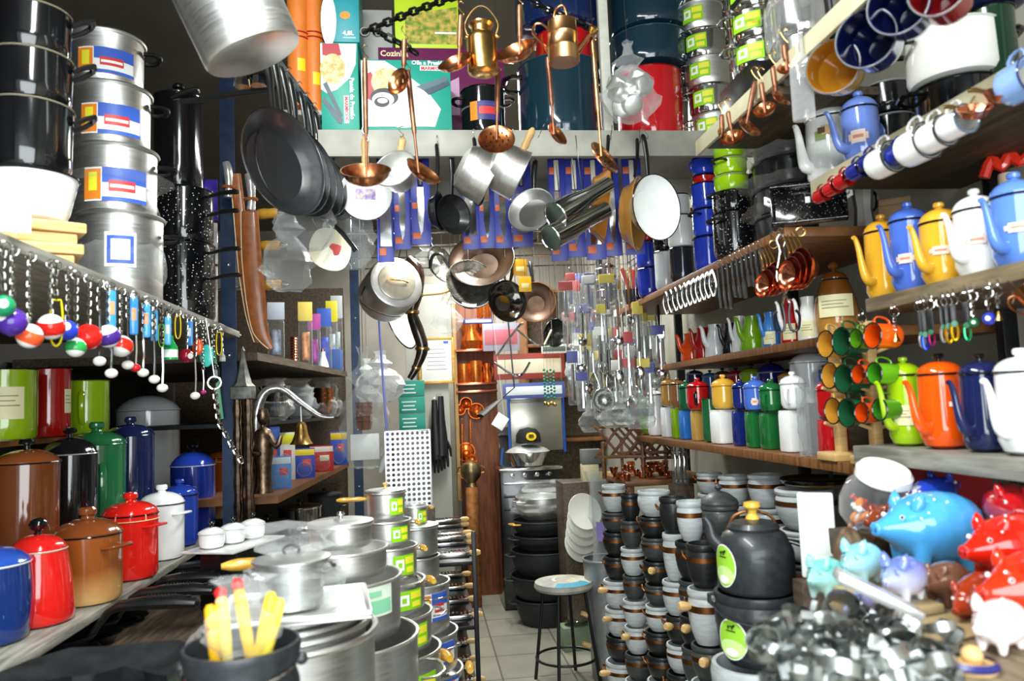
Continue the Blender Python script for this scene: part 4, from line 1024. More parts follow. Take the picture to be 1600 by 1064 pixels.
part('rim', G().tf(sc=(1, 1.6, 1)).tube(ring_pts(.124, 36), .004, 6, True).mesh('rim', BLACK_EN), t, (0, 0, .023))
part('cord', G().tube([(0, .2, .02), (.0, .9, .6)], .003, 5).mesh('cord', BLACK), t)
# ================================================================== tables with aluminium ware on the aisle
def table(label, x0, x1, y0, y1, z, mat=WOOD_BR):
 t = T('display_table', label, 'table', ((x0 + x1) / 2, (y0 + y1) / 2, 0))
 w, d = x1 - x0, y1 - y0
 part('tabletop', G().box((0, 0, z - .015), (w, d, .03), .004).mesh('tabletop', mat), t)
 for a in (-1, 1):
  for b in (-1, 1):
   part('leg', G().box((a * (w / 2 - .04), b * (d / 2 - .04), (z - .03) / 2), (.04, .04, z - .03), .003).mesh('leg', BLACK_STEEL), t)
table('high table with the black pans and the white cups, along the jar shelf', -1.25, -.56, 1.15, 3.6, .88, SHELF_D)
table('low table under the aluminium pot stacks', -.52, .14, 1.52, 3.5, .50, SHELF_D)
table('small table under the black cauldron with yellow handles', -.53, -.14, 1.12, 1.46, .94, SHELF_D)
def stack(px, Y, rows, zbase, group, kind):
 """rows from the top: rim pixel y, foot pixel y, right-edge pixel"""
 out = []
 for (ry, fy, ex, opt) in rows:
  a = atY(px, fy, Y); b = atY(px, ry, Y)
  r = (ex - px) * mpp(a)
  out.append((a, r, (b - a).length, opt))
 return out
def alu_column(px, Y, tops, radii, opts, zb, group):
 """aluminium pots piled up: tops = pixel heights of the rims from the top down"""
 base = atY(px, 800, Y); s = mpp(base)
 zs = [atY(px, y, Y).z for y in tops]
 for k in range(len(tops)):
  zlow = zs[k + 1] + .004 if k + 1 < len(tops) else zb
  o = dict(opts[k]); lab = o.pop('label')
  h = zs[k] - zlow
  f = math.degrees(face(base)) - 90
  o.setdefault('stick_a', f + 35)
  if o.get('lid_under'): o.pop('lid_under')
  alu_pot(lab, (base.x + o.pop('dx', 0), base.y, zlow), radii[k] * s, h - (.0 if k == 0 else .0), group=group, **o)
gA = 'green-stickered aluminium pots in the aisle stack'
G_ = dict(sticker=GREEN_SPEC, handles='wood', hang=(-150, 20), stick_w=.42, stick_v=(.2, .8))
alu_column(603, 2.75, [768, 812, 852, 905, 955, 1012], [30, 37, 46, 57, 66, 78],
 [dict(G_, label='small stickered saucepan with wooden knob, topmost of the aisle stack', lid=True, knobm=WOOD_PALE, knobk='spool', handles='long', hang=(185, 75)),
  dict(G_, label='green-stickered pot second from the top of the aisle stack'), dict(G_, label='green-stickered pot third from the top of the aisle stack'),
  dict(G_, label='green-stickered pot fourth from the top of the aisle stack'), dict(G_, label='green-stickered pot fifth from the top of the aisle stack', handles='loop'),
  dict(G_, label='lowest green-stickered pot of the aisle stack')], .50, gA)
gB = 'plain aluminium pots in the stack behind the stickered one'
alu_column(648, 3.25, [790, 822, 868, 908, 985, 1045], [20, 35, 36, 50, 60, 66],
 [dict(G_, label='little stickered pan peeping out behind the aisle stack', handles='wood', hang=(40, 200)), dict(label='plain aluminium pot with lid, second in the rear aisle stack', lid=True, mat=ALU_DULL), dict(label='plain aluminium pot third in the rear aisle stack', mat=ALU_DULL),
  dict(label='blue-labelled aluminium pot with loop handles in the rear aisle stack', handles='loop', hang=(-60, 120), sticker=BLUE_SPEC), dict(label='blue-labelled aluminium pot with long side loops, fifth in the rear stack', handles='loop', hang=(-50, 130), sticker=BLUE_SPEC),
  dict(label='lowest aluminium pot of the rear aisle stack', handles='wood', sticker=BLUE_SPEC)], .50, gB)
gC = 'wide aluminium pots in the front stack'
alu_column(532, 2.1, [818, 856, 900, 992], [48, 70, 90, 114],
 [dict(label='shallow lidded aluminium pan topping the wide stack', lid=True, knobm=STEEL, knobk='mush', handles='loop', hang=(180,)), dict(label='wide aluminium saucepan with a turned wooden handle', handles='long', hang=(195,)),
  dict(label='wide aluminium pot with a pale green paper label', sticker=PALEG_SPEC, stick_w=.30, stick_v=(.45, .95), handles='loop', hang=(10,)), dict(label='widest aluminium pot at the foot of the stack, with a blue label', sticker=BLUE_SPEC, stick_w=.4, stick_v=(.45, .8), handles='loop', hang=(10,))], .50, gC)
# nested stock pots
c = atY(446, 985, 1.74); s = mpp(c)
for k, (r, dz) in enumerate([(137, 0), (124, .012), (112, .022), (100, .03), (88, .036)]):
 alu_pot(['outermost big aluminium stock pot of the nest', 'second stock pot of the nest', 'third stock pot of the nest', 'fourth stock pot of the nest', 'innermost stock pot of the nest'][k] + ' under the square tray', (c.x, c.y, .50 + .004 * k), r * s, c.z - .50 + dz, group='nested aluminium stock pots', rim=.007, name='aluminium_stock_pot')
# square tray on the nest with a lidded pot
zt = c.z + .048
p = atZ(455, 985, zt); p = Vector((c.x + .03, c.y - .03, zt))
one('baking_tray', G().box((0, 0, .003), (.30, .26, .006), .002).box((.147, 0, .010), (.006, .26, .014), .002).box((-.147, 0, .010), (.006, .26, .014), .002).box((0, .127, .010), (.30, .006, .014), .002).box((0, -.127, .010), (.30, .006, .014), .002).mesh('baking_tray', ALU), 'square aluminium tray lying on the nested stock pots', 'tray', p, .12)
t = alu_pot('aluminium pot with flat lid and wire knob on the square tray', (p.x - .01, p.y + .0, zt + .007), .066, .095, lid=False, handles='loop', hang=(20, 200))
l = part('lid', flat_lid(.078, .012, ALU), t, (0, 0, .099))
part('knob', G().tube(smooth_path([(-.012, 0, 0), (-.016, 0, .014), (0, 0, .022), (.016, 0, .014), (.012, 0, 0)], 3), .0035, 8).mesh('knob', BLACK), l, (0, 0, .008))
one('clear_bag', crumple(.21, .18, .165, 21, .7, mat=FILM_THIN), 'clear bag standing open around the pot on the square tray', 'bag', (p.x - .01, p.y, zt + .008))
# black cauldron with the bagged yellow-handled brushes
p = atY(378, 1004, 1.28); s = mpp(p); zc = .94
t = T('cauldron', 'black iron cauldron with wire bail holding the yellow handles', 'pot', (p.x, p.y, zc))
hc = p.z - zc
rc = 88 * s
part('body', G().lathe([(0, 0), (rc * .7, 0), (rc * .92, hc * .25), (rc * 1.05, hc * .55), (rc * .98, hc * .8), (rc * .92, hc * .86), (rc * 1.02, hc * .96), (rc, hc), (rc * .95, hc), (rc * .88, hc * .86), (rc * .95, hc * .55), (rc * .6, hc * .1), (0, hc * .08)], 40).mesh('body', IRON_NEW), t)
part('bail', G().tube(smooth_path([(-rc * 1.0, 0, hc * .9), (-rc * .75, -rc * .75, hc * .88), (0, -rc * 1.08, hc * .84), (rc * .75, -rc * .75, hc * .88), (rc, 0, hc * .9)], 4), .0025, 6).mesh('bail', STEEL), t)
part('lug', G().ball((rc * 1.03, 0, hc * .9), .010).mesh('lug', IRON_NEW), t); part('lug', G().ball((-rc * 1.03, 0, hc * .9), .010).mesh('lug', IRON_NEW), t)
for k, (ax, ay, bx, by, c1, tip, lab) in enumerate([(334, 1010, 328, 945, 'f4b81c', None, 'yellow brush handle standing at the cauldron rim near the pan handles'), (353, 1008, 345, 930, 'f6d860', 'd82a28', 'yellow brush handle with a pinkish tip, second in the cauldron'), (388, 1008, 372, 918, 'f4c024', 'd8201c', 'yellow brush handle with bright red tip in the cauldron'), (408, 1006, 425, 925, 'f0cc30', None, 'long slanted yellow brush handle near the nested pots'), (420, 1004, 438, 935, 'f4d848', None, 'yellow brush handle leaning on the cauldron edge beside the tray')]):
 a, b = atY(ax, ay, 1.27), atY(bx, by, 1.27); d = b - a
 t = T('brush', lab, 'brush', a, 0, 1, 'yellow-handled brushes in the cauldron')
 part('handle', G().tube([-d * .8, (0, 0, 0), d * .5, d * .9, d], [.007, .009, .010, .009, .005], 10, flat=.6).mesh('handle', plastic(c1)), t)
 if tip: part('tip', G().tube([d * .98, d * 1.08, d * 1.16], [.009, .010, .004], 10, flat=.6).mesh('tip', plastic(tip)), t)
p = atY(380, 1000, 1.27); s = mpp(p)
one('clear_bag', crumple(120 * s, 70 * s, 115 * s, 33, .5, mat=FILM, amp=.10), 'crinkled clear bag around the yellow brush handles', 'bag', p - Vector((0, 0, .02)), face(p))
# egg-cup set on its plate
p = on(352, 862, 1.0); zt = 1.10
p = atZ(368, 852, zt)
one('tray_stand', G().box((0, 0, (zt - .88) / 2), (.16, .22, zt - .88), .006).mesh('tray_stand', BLACK), 'black box under the plate with white cups', 'box', (p.x, p.y, .88), -.35)
one('serving_plate', G().box((0, 0, .004), (.22, .36, .008), .003).mesh('serving_plate', mk('white_metal', 'e8e8e6', .3, .3)), 'white rectangular plate under three lidded cups', 'plate', (p.x, p.y, zt), -.35)
for k, (px, py, lab) in enumerate([(345, 866, 'white lidded cup with black knob at the near corner of the plate'), (368, 846, 'white lidded cup with black knob in the middle of the plate'), (390, 828, 'white lidded cup with black knob at the far corner of the plate')]):
 q = atZ(px, py, zt + .008); q = Vector((p.x, p.y, zt + .009)) + Matrix.Rotation(-.35, 3, 'Z') @ Vector((-.01 + .02 * (k - 1), -.105 + .105 * k, 0))
 enamel_pot(lab, q, .046, .056, 'f2f4f4', lidh=.35, knobk='spool', knobc=BLACK_EN, group='white lidded cups on the plate', name='lidded_cup', cat='cup', rimc='d0d4d4', lidflat=.7)
# black frying pans lying on the table, handles towards the aisle
NS = NONSTICK
for k, (hx0, hx1, hy, lab) in enumerate([(160, 312, 945, 'black pan with ridged handle, nearest of those lying below the jar shelf'), (196, 338, 925, 'second black pan with ridged handle below the jar shelf'), (236, 345, 905, 'third black pan with ridged handle below the jar shelf'), (262, 388, 884, 'fourth black pan with ridged handle, next to the white cups')]):
 Y = 2.45 + .26 * k
 a, b = atY(hx0, hy + 5, Y), atY(hx1, hy - 3, Y)
 d = (b - a); L = d.length; r = .105
 t = T('frying_pan', lab, 'pan', (a.x, a.y, a.z), (0, -math.asin(d.z / L), math.atan2(d.y, d.x)), 1, 'black pans lying below the jar shelf')
 part('body', vessel(r * .8, r, .04, NS, 0, .012), t, (-r - .015, 0, -.112))
 part('handle', G().tube([(-.03, 0, -.075), (L * .06, 0, -.012), (L * .18, 0, .004), (L * .4, 0, .008), (L * .75, 0, .008), (L * .97, 0, .002), (L, 0, 0)], [.014, .018, .026, .031, .033, .026, .012], 12, flat=.62).mesh('handle', BLACK), t)
 g = G()
 for i in range(9): g.box((L * (.45 + .035 * i), 0, .0275), (.0026, .036, .003), .0008)
 part('grip_ribs', g.mesh('grip_ribs', BLACK_STEEL), t)
 part('hang_hole', G().tf((L * .88, 0, .0245)).lathe([(.008, -.002), (.008, .0004), (0, .0004)], 14).mesh('hang_hole', mk('hole_dark', '050505', .8)), t)
 zb = a.z - .114
 pc = Vector((a.x, a.y, 0)) - Vector((d.x, d.y, 0)).normalized() * (r + .01)
 if zb > .89: one('deep_pan', vessel(r * .8, r * .98, zb - .882, NS, 0, .02), 'deep black pan under the ' + ('nearest', 'second', 'third', 'fourth')[k] + ' ridged-handle pan', 'pan', (pc.x, pc.y, .881), 0, 1, 'deep pans under the lying pans')
for k in range(3):
 p = atY(222, 1000, 1.95); r = .125
 t = T('frying_pan', ['lowest dark purple pan of the flat pile', 'middle dark purple pan of the flat pile', 'upper dark purple pan of the flat pile'][k] + ' by the cauldron', 'pan', (p.x, p.y, .881 + .046 * k), .2, 1, 'flat pile of dark pans')
 part('body', vessel(r * .78, r, .045, mk('purple_black_enamel', '1c1824', .15, 0, 20, .1, 0, .5), 0, .012), t)
 part('rim', ring_mesh(r, .0025, mk('purple_rim', '4a4258', .2)), t, (0, 0, .045))
p = atY(120, 1040, 1.5)
one('wrapped_pan', crumple(.34, .34, .25, 51, .9, n=22, m=10, mat=mk('dark_plastic_wrap', '232527', .14, 0, 16, .3, .9, .5), amp=.05), 'dark pan wrapped in shiny plastic at the bottom corner', 'bag', (p.x, p.y, .882), .3)
# ================================================================== the high cross shelf and what stands on it
YC = 2.8
zt = atY(800, 203, YC).z
xa, xb = atY(497, 220, YC).x, 1.32
hb = 42 * mpp(atY(800, 220, YC))
t = T('cross_shelf', 'painted shelf across the shop, with boxes on top and pans hung below', 'shelf', ((xa + xb) / 2, YC, zt))
part('board', G().box((0, .30, -.012), (xb - xa, .60, .024), .002).mesh('board', BEAM_M), t)
part('front_beam', G().box((0, .012, -hb / 2 - .0), (xb - xa + .002, .026, hb), .003).mesh('front_beam', BEAM_M), t)
part('rear_beam', G().box((0, .58, -hb / 2), (xb - xa, .026, hb), .003).mesh('rear_beam', BEAM_M), t)
for x in (-.5, .5):
 part('hanger_rod', G().tube([((xb - xa) * x * .98, .56, 0), ((xb - xa) * x * .98, .56, ZC - zt)], .012, 6).mesh('hanger_rod', BLACK_STEEL), t)
p = atY(945, 100, YC + .03); s = mpp(p)
one('shelf_post', G().box((0, 0, (ZC - zt) / 2), (15 * s, .03, ZC - zt), .003).mesh('shelf_post', mk('pale_post', 'c4c4b8', .5)), 'pale square post standing on the cross shelf', 'post', (p.x, p.y, zt))
TEAL = card('16937e'); INK = card('16181a'); RICE = mk('rice_picture', 'e6d9a4', .5, 0, 60, .1, 0, col2='b39a50'); REDP = card('a81c2c'); WH = card('fafaf6')
class Box:
 def __init__(s, label, x0, x1, y0, y1, Y, depth, mat, group=None, rest=True, turn=0.):
  s.Y = Y; s.o = atY((x0 + x1) / 2, y1, Y); s.s = (atY(x1, y1, Y).x - atY(x0, y1, Y).x) / (x1 - x0); s.sv = (atY(x0, y0, Y).z - atY(x0, y1, Y).z) / (y1 - y0)
  zr = zt + .001 if rest is True else rest
  y1 += (s.o.z - zr) / s.sv; s.o.z = zr
  s.x0, s.x1, s.y0, s.y1 = x0, x1, y0, y1
  s.w, s.h = (x1 - x0) * s.s, (y1 - y0) * s.sv
  s.t = box_thing(label, (s.o.x, s.o.y + depth / 2, s.o.z), (s.w, depth, s.h), mat, 0, group=group)
  s.d = depth; s.k = 0
 def xz(s, px, py): return ((px - (s.x0 + s.x1) / 2) * s.s, (s.y1 - py) * s.sv)
 def poly(s, name, pts, mat):
  s.k += 1
  q = [s.xz(*p) for p in pts]
  part(name, G().prism(q, -s.d / 2 - .0006 - .0003 * s.k, -s.d / 2 + .0002).mesh(name, mat, 0), s.t)
 def oval(s, name, cx, cy, rx, ry, mat, n=24):
  s.poly(name, [(cx + rx * math.cos(2 * PI * i / n), cy + ry * math.sin(2 * PI * i / n)) for i in range(n)], mat)
 def text(s, txt, px, py, size, mat, rot=0., bold=.0):
  s.k += 1
  x, z = s.xz(px, py)
  part('lettering', text_mesh(txt, size * s.s, mat, .0003, bold), s.t, (x, -s.d / 2 - .0012 - .0003 * s.k, z), (PI / 2, math.radians(-rot), 0))
bx = Box('teal pressure-cooker carton standing on end, with lettering running down', 503, 562, 66, 199, 2.86, .22, TEAL)
bx.poly('picture_ground', [(503, 68), (560, 68), (558, 100), (548, 122), (528, 140), (512, 146), (503, 140)], card('efeae6'))
bx.poly('red_patch', [(506, 68), (532, 68), (536, 86), (520, 90), (506, 86)], REDP)
bx.oval('rice_picture', 522, 108, 20, 24, RICE)
bx.poly('handle_picture', [(504, 158), (508, 152), (536, 186), (534, 194), (528, 192)], card('3a4a58'))
bx.poly('handle_picture', [(506, 132), (512, 128), (536, 180), (532, 184)], card('3a4a58'))
bx.text('Panela de Pressão', 548.5, 122, 9.5, WH, -90, .0006)
bx.poly('name_stripe', [(538.5, 150), (546, 150), (546, 193), (538.5, 193)], WH)
bx.text('MARMICOC', 540, 151.5, 7.6, card('c41a26'), -90, .0008)
zb = bx.o.z + bx.h + .002
bx2 = Box('teal carton marked 4,8L lying on top of the upright teal carton', 511, 562, -40, 64, 2.86, .22, card('178a94'), rest=zb)
bx2.oval('swoosh', 514, 32, 12, 40, WH); bx2.oval('badge', 540, 24, 8, 6, ORANGE_LAB)
bx2.text('4,8L', 536, 55, 10, WH, 0, .0007); bx2.poly('small_print', [(536, 58), (556, 58), (556, 60), (536, 60)], card('9fd0cc'))
bx3 = Box('wide teal pressure-cooker carton with a white cooker pictured on it', 566, 707, 93, 199, 2.86, .24, TEAL)
bx3.poly('picture_ground', [(567, 95), (604, 95), (640, 118), (668, 140), (690, 170), (680, 198), (567, 198)], card('ece8e0'))
bx3.poly('red_patch', [(568, 120), (582, 112), (590, 128), (582, 158), (568, 150)], REDP)
bx3.oval('rice_picture', 606, 128, 24, 22, RICE)
bx3.poly('handle_picture', [(650, 136), (700, 118), (704, 124), (660, 146)], card('4a6470'))
bx3.poly('handle_picture', [(660, 142), (704, 126), (706, 132), (668, 150)], card('2e4450'))
bx3.oval('cooker_picture', 632, 166, 46, 34, WH); bx3.poly('cooker_picture', [(586, 164), (678, 164), (672, 198), (592, 198)], WH)
for k in range(3):
 bx3.oval('lid_line', 602 - 2 * k, 152 + k * 4, 22 - 5 * k, 14 - 3 * k, (INK, WH, INK)[k])
bx3.oval('lid_line', 599, 158, 8, 4, WH)
bx3.text('Olla a Presión', 646, 101, 9.5, WH, 0, .0006); bx3.poly('name_stripe', [(659, 102.5), (704, 102.5), (704, 110), (659, 110)], WH); bx3.text('MARMICOC', 660.5, 109, 7.4, card('c41a26'), 0, .0008)
bx4 = Box('purple carton lettered in cream, behind the wide teal carton', 595, 792, 74, 199, 3.12, .12, card('6a1c4e'))
bx4.text('Cozinha', 598, 88, 13, card('f0e4b0'), 0, .0008); bx4.poly('pale_print', [(700, 130), (720, 120), (720, 180), (700, 180)], card('cfa0c0'))
bx5 = Box('lime green carton with a vegetable picture on top of the purple one', 618, 718, -30, 71, 3.14, .10, card('c4e02a'), rest=bx4.o.z + bx4.h + .002)
bx5.poly('vegetable_picture', [(634, 24), (716, 10), (716, 69), (634, 69)], mk('vegetable_picture', '5f8a1e', .5, 0, 45, .1, 0, col2='d8b85a')); bx5.poly('pale_print', [(680, 50), (714, 50), (714, 53), (680, 53)], WH)
bx6 = Box('plain grey carton behind the rack bars', 566, 617, 15, 199, 3.14, .12, card('a8a8a4'))
# two orange tubes with red rings on the end of the shelf
for k, (px, top, bot, lab) in enumerate([(468, -40, 170, 'orange clay tube with red rings, behind the pan rail'), (492, -60, 185, 'orange clay tube with red rings, touching the teal cartons')]):
 p = atY(px, bot, 2.95 + .02 * k); s = mpp(p); z0 = p.z; h = atY(px, top, 2.95).z - z0
 t = T('clay_tube', lab, 'tube', p, 0, 1, 'orange clay tubes with red rings')
 r = 17 * s
 part('tube_body', G().lathe([(0, 0), (r, 0), (r, h), (r * .85, h), (r * .85, .02), (0, .02)], 28).mesh('tube_body', mk('orange_clay', 'd8772c', .5, 0, 14, .1, .05)), t)
 for q in (110, 118):
  part('red_ring', G().tube([(r * 1.005 * math.cos(a), r * 1.005 * math.sin(a), 0) for a in [2 * PI * i / 28 for i in range(28)]], .0035, 6, True).mesh('red_ring', plastic('a8201c')), t, (0, 0, (bot - (52 + (q - 110) + 46 * k * 0)) * s))
 f = face(p)
 part('sticker', G().lathe([(r * 1.003, 0), (r * 1.003, 20 * s)], 5, f - PI / 2 - .1, f - PI / 2 + .6).mesh('sticker', card('e8c814')), t, (0, 0, (bot - (115 + 22 * k)) * s))
one('shelf_end', G().box((0, .1, 0), (.16, .2, .02), .002).mesh('shelf_end', BEAM_M), 'short board carrying the orange tubes at the rail', 'shelf', (atY(480, 190, 2.95).x, 2.88, min(atY(468, 170, 2.95).z, atY(492, 185, 2.97).z) - .011))
# pots on the cross shelf
def shelf_pot(label, x0, x1, top, bot, Y, col, lid=None, z=None, **k):
 p = atY((x0 + x1) / 2, bot, Y); s = mpp(p); r = (x1 - x0) / 2 * s
 sv = (atY(x0, top, Y).z - atY(x0, bot, Y).z) / (bot - top)
 z = zt + .001 if z is None else atY((x0 + x1) / 2, bot, Y).z
 return enamel_pot(label, (p.x, p.y, z), r, atY((x0 + x1) / 2, top, Y).z - z, col, lid=lid, **k), sv
t_, s = shelf_pot('black pot with picture sticker and glass lid between the cartons and the stockpot', 722, 790, 146, 199, 2.98, '121316', lid=False, sticker=([(0, 1, 0, 1, card('3a3a7a')), (0, .25, 0, 1, ORANGE_LAB), (.3, .95, .3, .7, RED_LAB)], .35, .7, .7), ears=(0, 180))
part('glass_lid', dome(33 * s, 22 * s, GLASS), t_, (0, 0, 53 * s)); part('knob', knob('mush', .02, BLACK), t_, (0, 0, 73 * s))
BG = '17323f'
shelf_pot('big dark teal enamel stockpot on the cross shelf, beside the pale post', 812, 942, 112, 199, 3.06, BG, lid=False, ears=(0, 180), hmat=BLACK_EN, corner=.04, rimc='23465a')
_, s = shelf_pot('red pot resting on the big teal stockpot', 838, 928, 62, 108, 3.06, 'b3131a', lid=False, z=zt + 90 * s, rimc='70090c')
shelf_pot('dark blue pot above the red one, cut by the top edge', 806, 938, -30, 56, 3.08, '14264e', lid=False, z=zt + 138 * s + .004, rimc='1e3a6a')
shelf_pot('red enamel stockpot with black ears on the cross shelf', 966, 1068, 122, 199, 3.04, 'b8161c', lid=False, ears=(0, 180), hmat=BLACK_EN, rimc='78090c', corner=.035)
shelf_pot('big dark teal stockpot standing on the red one', 956, 1076, 66, 116, 3.06, BG, lid=False, z=zt + 80 * s, ears=(0,), hmat=BLACK_EN, rimc='23465a')
shelf_pot('uppermost dark teal stockpot above the pale post foot', 953, 1078, -20, 60, 3.08, BG, lid=False, z=zt + 134 * s, ears=(0,), hmat=BLACK_EN, rimc='2e5468')
shelf_pot('black pot at the wall end of the cross shelf', 1074, 1130, 120, 199, 3.2, '141517', lid=False)
# bag of little aluminium cups hung on a wire
p = atY(985, 165, 2.5); s = mpp(p)
t = T('cup_bag', 'clear bag of little aluminium cups hung before the red stockpot', 'bag', p, face(p))
q = random.Random(5)
for k, (x, z, r, d) in enumerate([(-25, 30, 17, (-.6, -.6, .3)), (-8, 50, 19, (.5, -.5, .6)), (2, 22, 18, (.2, -.9, .1)), (26, 30, 20, (.6, -.7, -.2)), (-14, 4, 19, (-.1, -.9, -.3)), (20, 62, 20, (.4, -.3, .8)), (6, 0, 18, (.3, -.8, -.5))]):
 part('cup', cached('acup', lambda: vessel(.036, .038, .055, ALU, n=24)), t, (x * s, .02 * (k % 3), z * s), dirz((-Vector(d)).normalized()))
part('film', crumple(88 * s, 64 * s, 128 * s, 61, .12, mat=FILM), t, (0, .01, -22 * s))
part('wire', G().tube([(0, 0, 104 * s), (-.01, .0, ZC - p.z)], .0014, 5).mesh('wire', STEEL), t)
# ================================================================== chain rack and copper ladles in front of the shelf
YL = 2.3
CH = mk('blackened_chain', '1c1c1c', .35, .7, 30, .2)
def chain_thing(label, pts, link=.034, r=.0048, Y=YL, dz=(0, 0, 0)):
 P = [atY(a, b, Y + d) for (a, b), d in zip(pts, dz)]
 t = T('chain', label, 'chain', P[0])
 part('links', chain_mesh([q - P[0] for q in P], link, r, CH, 'links'), t)
 part('end_ring', G().tube(ring_pts(.013, 14, 'y'), .0035, 6, True).mesh('end_ring', CH), t)
 return t
chain_thing('black chain slanting up from the long copper ladle toward the ceiling', [(570, 50), (640, 20), (712, -6), (770, -60)], dz=(0, .05, .1, .2))
chain_thing('short black chain crossing under the slanting one', [(590, 50), (622, 66), (652, 84)], dz=(.02, .02, .02))
chain_thing('black chain above the brass can, running to the copper watering can', [(800, -30), (836, 5), (880, 26), (924, 44)], dz=(.1, .05, 0, 0))
P = atY(596, 48, YL); Q = atY(596, 48, YL); 
COPH = mk('copper_handle', '8d5f48', .42, .85, 30, .25, .1)
WOODH = mk('dark_wood_handle', '6d5348', .45, 0, 20, .2, .05, stretch=(1, 1, .3))
def lad(label, top, bot, r, kind='bowl', facing=0, tilt=0, Y=YL, bm=COPPER, hm=COPH, depth=.5, dy=0., name='copper_ladle', nrm=None):
 t = ladle(label, atY(top[0], top[1], Y), atY(bot[0], bot[1], Y + dy), r * mpp(atY(bot[0], bot[1], Y)), bm, hm, kind, facing, tilt, nrm=nrm, depth=depth, group='copper ladles and skimmers on chains', name=name)
 if name == 'copper_skimmer': part('wire', G().tube([(0, 0, .04), (0, .01, ZC - t.location.z)], .0012, 5).mesh('wire', STEEL), t)
 return t
lad('long copper ladle with the widest round bowl, hung over the white disc', (570, 92), (573, 290), 38, depth=.55, nrm=(0, -.56, .83))
lad('long copper ladle with tilted bowl in front of the aluminium saucepan', (637, 110), (655, 278), 30, Y=2.25, depth=.38, dy=-.03, nrm=(.55, -.48, .68))
lad('small copper ladle hung from the chain over the wide teal carton', (632, 62), (630, 132), 21, Y=2.22, depth=.45, nrm=(-.5, -.55, .1))
lad('copper skimming ladle just beside the brass milk can', (720, 24), (716, 108), 28, Y=2.2, depth=.4, nrm=(-.40, -.60, .70))
lad('copper ladle with deep tilted bowl between milk can and watering can', (812, 8), (812, 94), 33, Y=2.2, depth=.45, nrm=(-.40, -.58, .70))
lad('pierced copper skimmer turned full face, under the milk can', (778, 110), (776, 222), 29, 'disc', Y=2.3, nrm=(-.1, -.9, .42), name='copper_skimmer')
lad('copper spoon ladle hanging under the watering can', (856, 90), (866, 214), 20, Y=2.28, depth=.3, nrm=(.62, -.66, .42))
lad('long brass-handled pierced skimmer hung at the watering can spout', (926, 64), (940, 250), 30, 'disc', Y=2.25, nrm=(.62, -.64, .45), hm=mk('pale_copper', 'c99a6a', .3, 1, 20, .1), name='copper_skimmer')
# brass milk can
p = atY(755, 117, 2.22); s = mpp(p)
t = T('milk_can', 'little brass milk can hung by its wire bail', 'milk can', p, face(p))
part('body', G().lathe([(0, 0), (.032, .0), (24 * s, .008), (24 * s, 55 * s), (22 * s, 62 * s), (16 * s, 68 * s), (16 * s, 76 * s), (20 * s, 80 * s), (20 * s, 82 * s), (15 * s, 80 * s), (14 * s, 68 * s), (20 * s, 55 * s), (20 * s, .02), (0, .02)], 32).mesh('body', BRASS), t)
part('bail', G().tube(smooth_path([(-22 * s, 0, 64 * s), (-26 * s, 0, 82 * s), (-14 * s, 0, 104 * s), (0, 0, 112 * s), (14 * s, 0, 104 * s), (26 * s, 0, 82 * s), (22 * s, 0, 64 * s)], 4), .0022, 6).mesh('bail', BRASS), t)
part('hook', G().tube([(0, 0, 110 * s), (0, .0, 135 * s), (.01, 0, ZC - p.z)], .002, 5).mesh('hook', STEEL), t)
for a in (-1, 1): part('lug', G().ball((a * 24 * s, 0, 62 * s), .007).mesh('lug', BRASS), t)
# copper watering can
p = atY(881, 98, 2.22); s = mpp(p)
t = T('watering_can', 'little copper watering can with ring handle and rose spout', 'watering can', p, face(p))
part('body', G().lathe([(0, 0), (24 * s, 0), (25 * s, .004), (24 * s, 22 * s), (24.6 * s, 23 * s), (24 * s, 24 * s), (23 * s, 44 * s), (23.6 * s, 45 * s), (23 * s, 46 * s), (22.5 * s, 66 * s), (21 * s, 66 * s), (21 * s, .01), (0, .01)], 32).mesh('body', mk('pale_copper', 'c99a6a')), t)
part('ring_handle', G().tube(smooth_path([(-22 * s, 0, 22 * s), (-34 * s, 0, 36 * s), (-46 * s, 0, 52 * s), (-42 * s, 0, 66 * s), (-32 * s, 0, 66 * s), (-23 * s, 0, 58 * s)], 4), .0042, 8).mesh('ring_handle', COPPER), t)
part('top_handle', G().tube(smooth_path([(-14 * s, 0, 66 * s), (-8 * s, 0, 88 * s), (4 * s, 0, 92 * s), (10 * s, 0, 66 * s)], 4), .0038, 8).mesh('top_handle', COPPER), t)
part('spout', G().tube([(20 * s, 0, 14 * s), (36 * s, 0, 34 * s), (44 * s, 0, 44 * s)], [.011, .008, .006], 10).mesh('spout', COPPER), t)
part('rose', G().tf((46 * s, 0, 46 * s), (0, math.radians(45), 0)).lathe([(0, -.006), (.008, -.006), (.017, .006), (.014, .014), (0, .017)], 18).mesh('rose', BRASS), t)
part('hook', G().tube([(0, 0, 88 * s), (0, 0, ZC - p.z)], .002, 5).mesh('hook', STEEL), t)
# ================================================================== pans and knives hung under the cross shelf
def hpan(label, px, top, cx, cy, diam, depth, Y, outm, inm, hm, normal, hk='wood', **k):
 """top pixel of the handle end and centre pixel of the mouth"""
 a = atY(px, top, Y); s = mpp(a); c = atY(cx, cy, Y)
 hl = max(.05, (c - a).length - diam * s / 2)
 return hanging_pan(label, a, diam * s, depth, outm, inm, hl, hm, normal, hk, **k), a, s
WH_ = WOOD_PALE
t, a, s = hpan('round white enamel pan turned face out behind the widest copper ladle', 570, 212, 571, 300, 80, .05, 2.78, WHITE_EN, WHITE_EN, WH_, (.1, -.98, -.15), name='enamel_pan', rimm=WHITE_EN)
part('sticker', G().box((0, 0, .0012), (.075, .04, .001), .0003).mesh('sticker', mk('pan_sticker', '7a6aa8', .4, 0, 50, .2, 0, col2='c8b8a8')), t, (0, -(88 * s), -.046), label='lilac picture sticker')
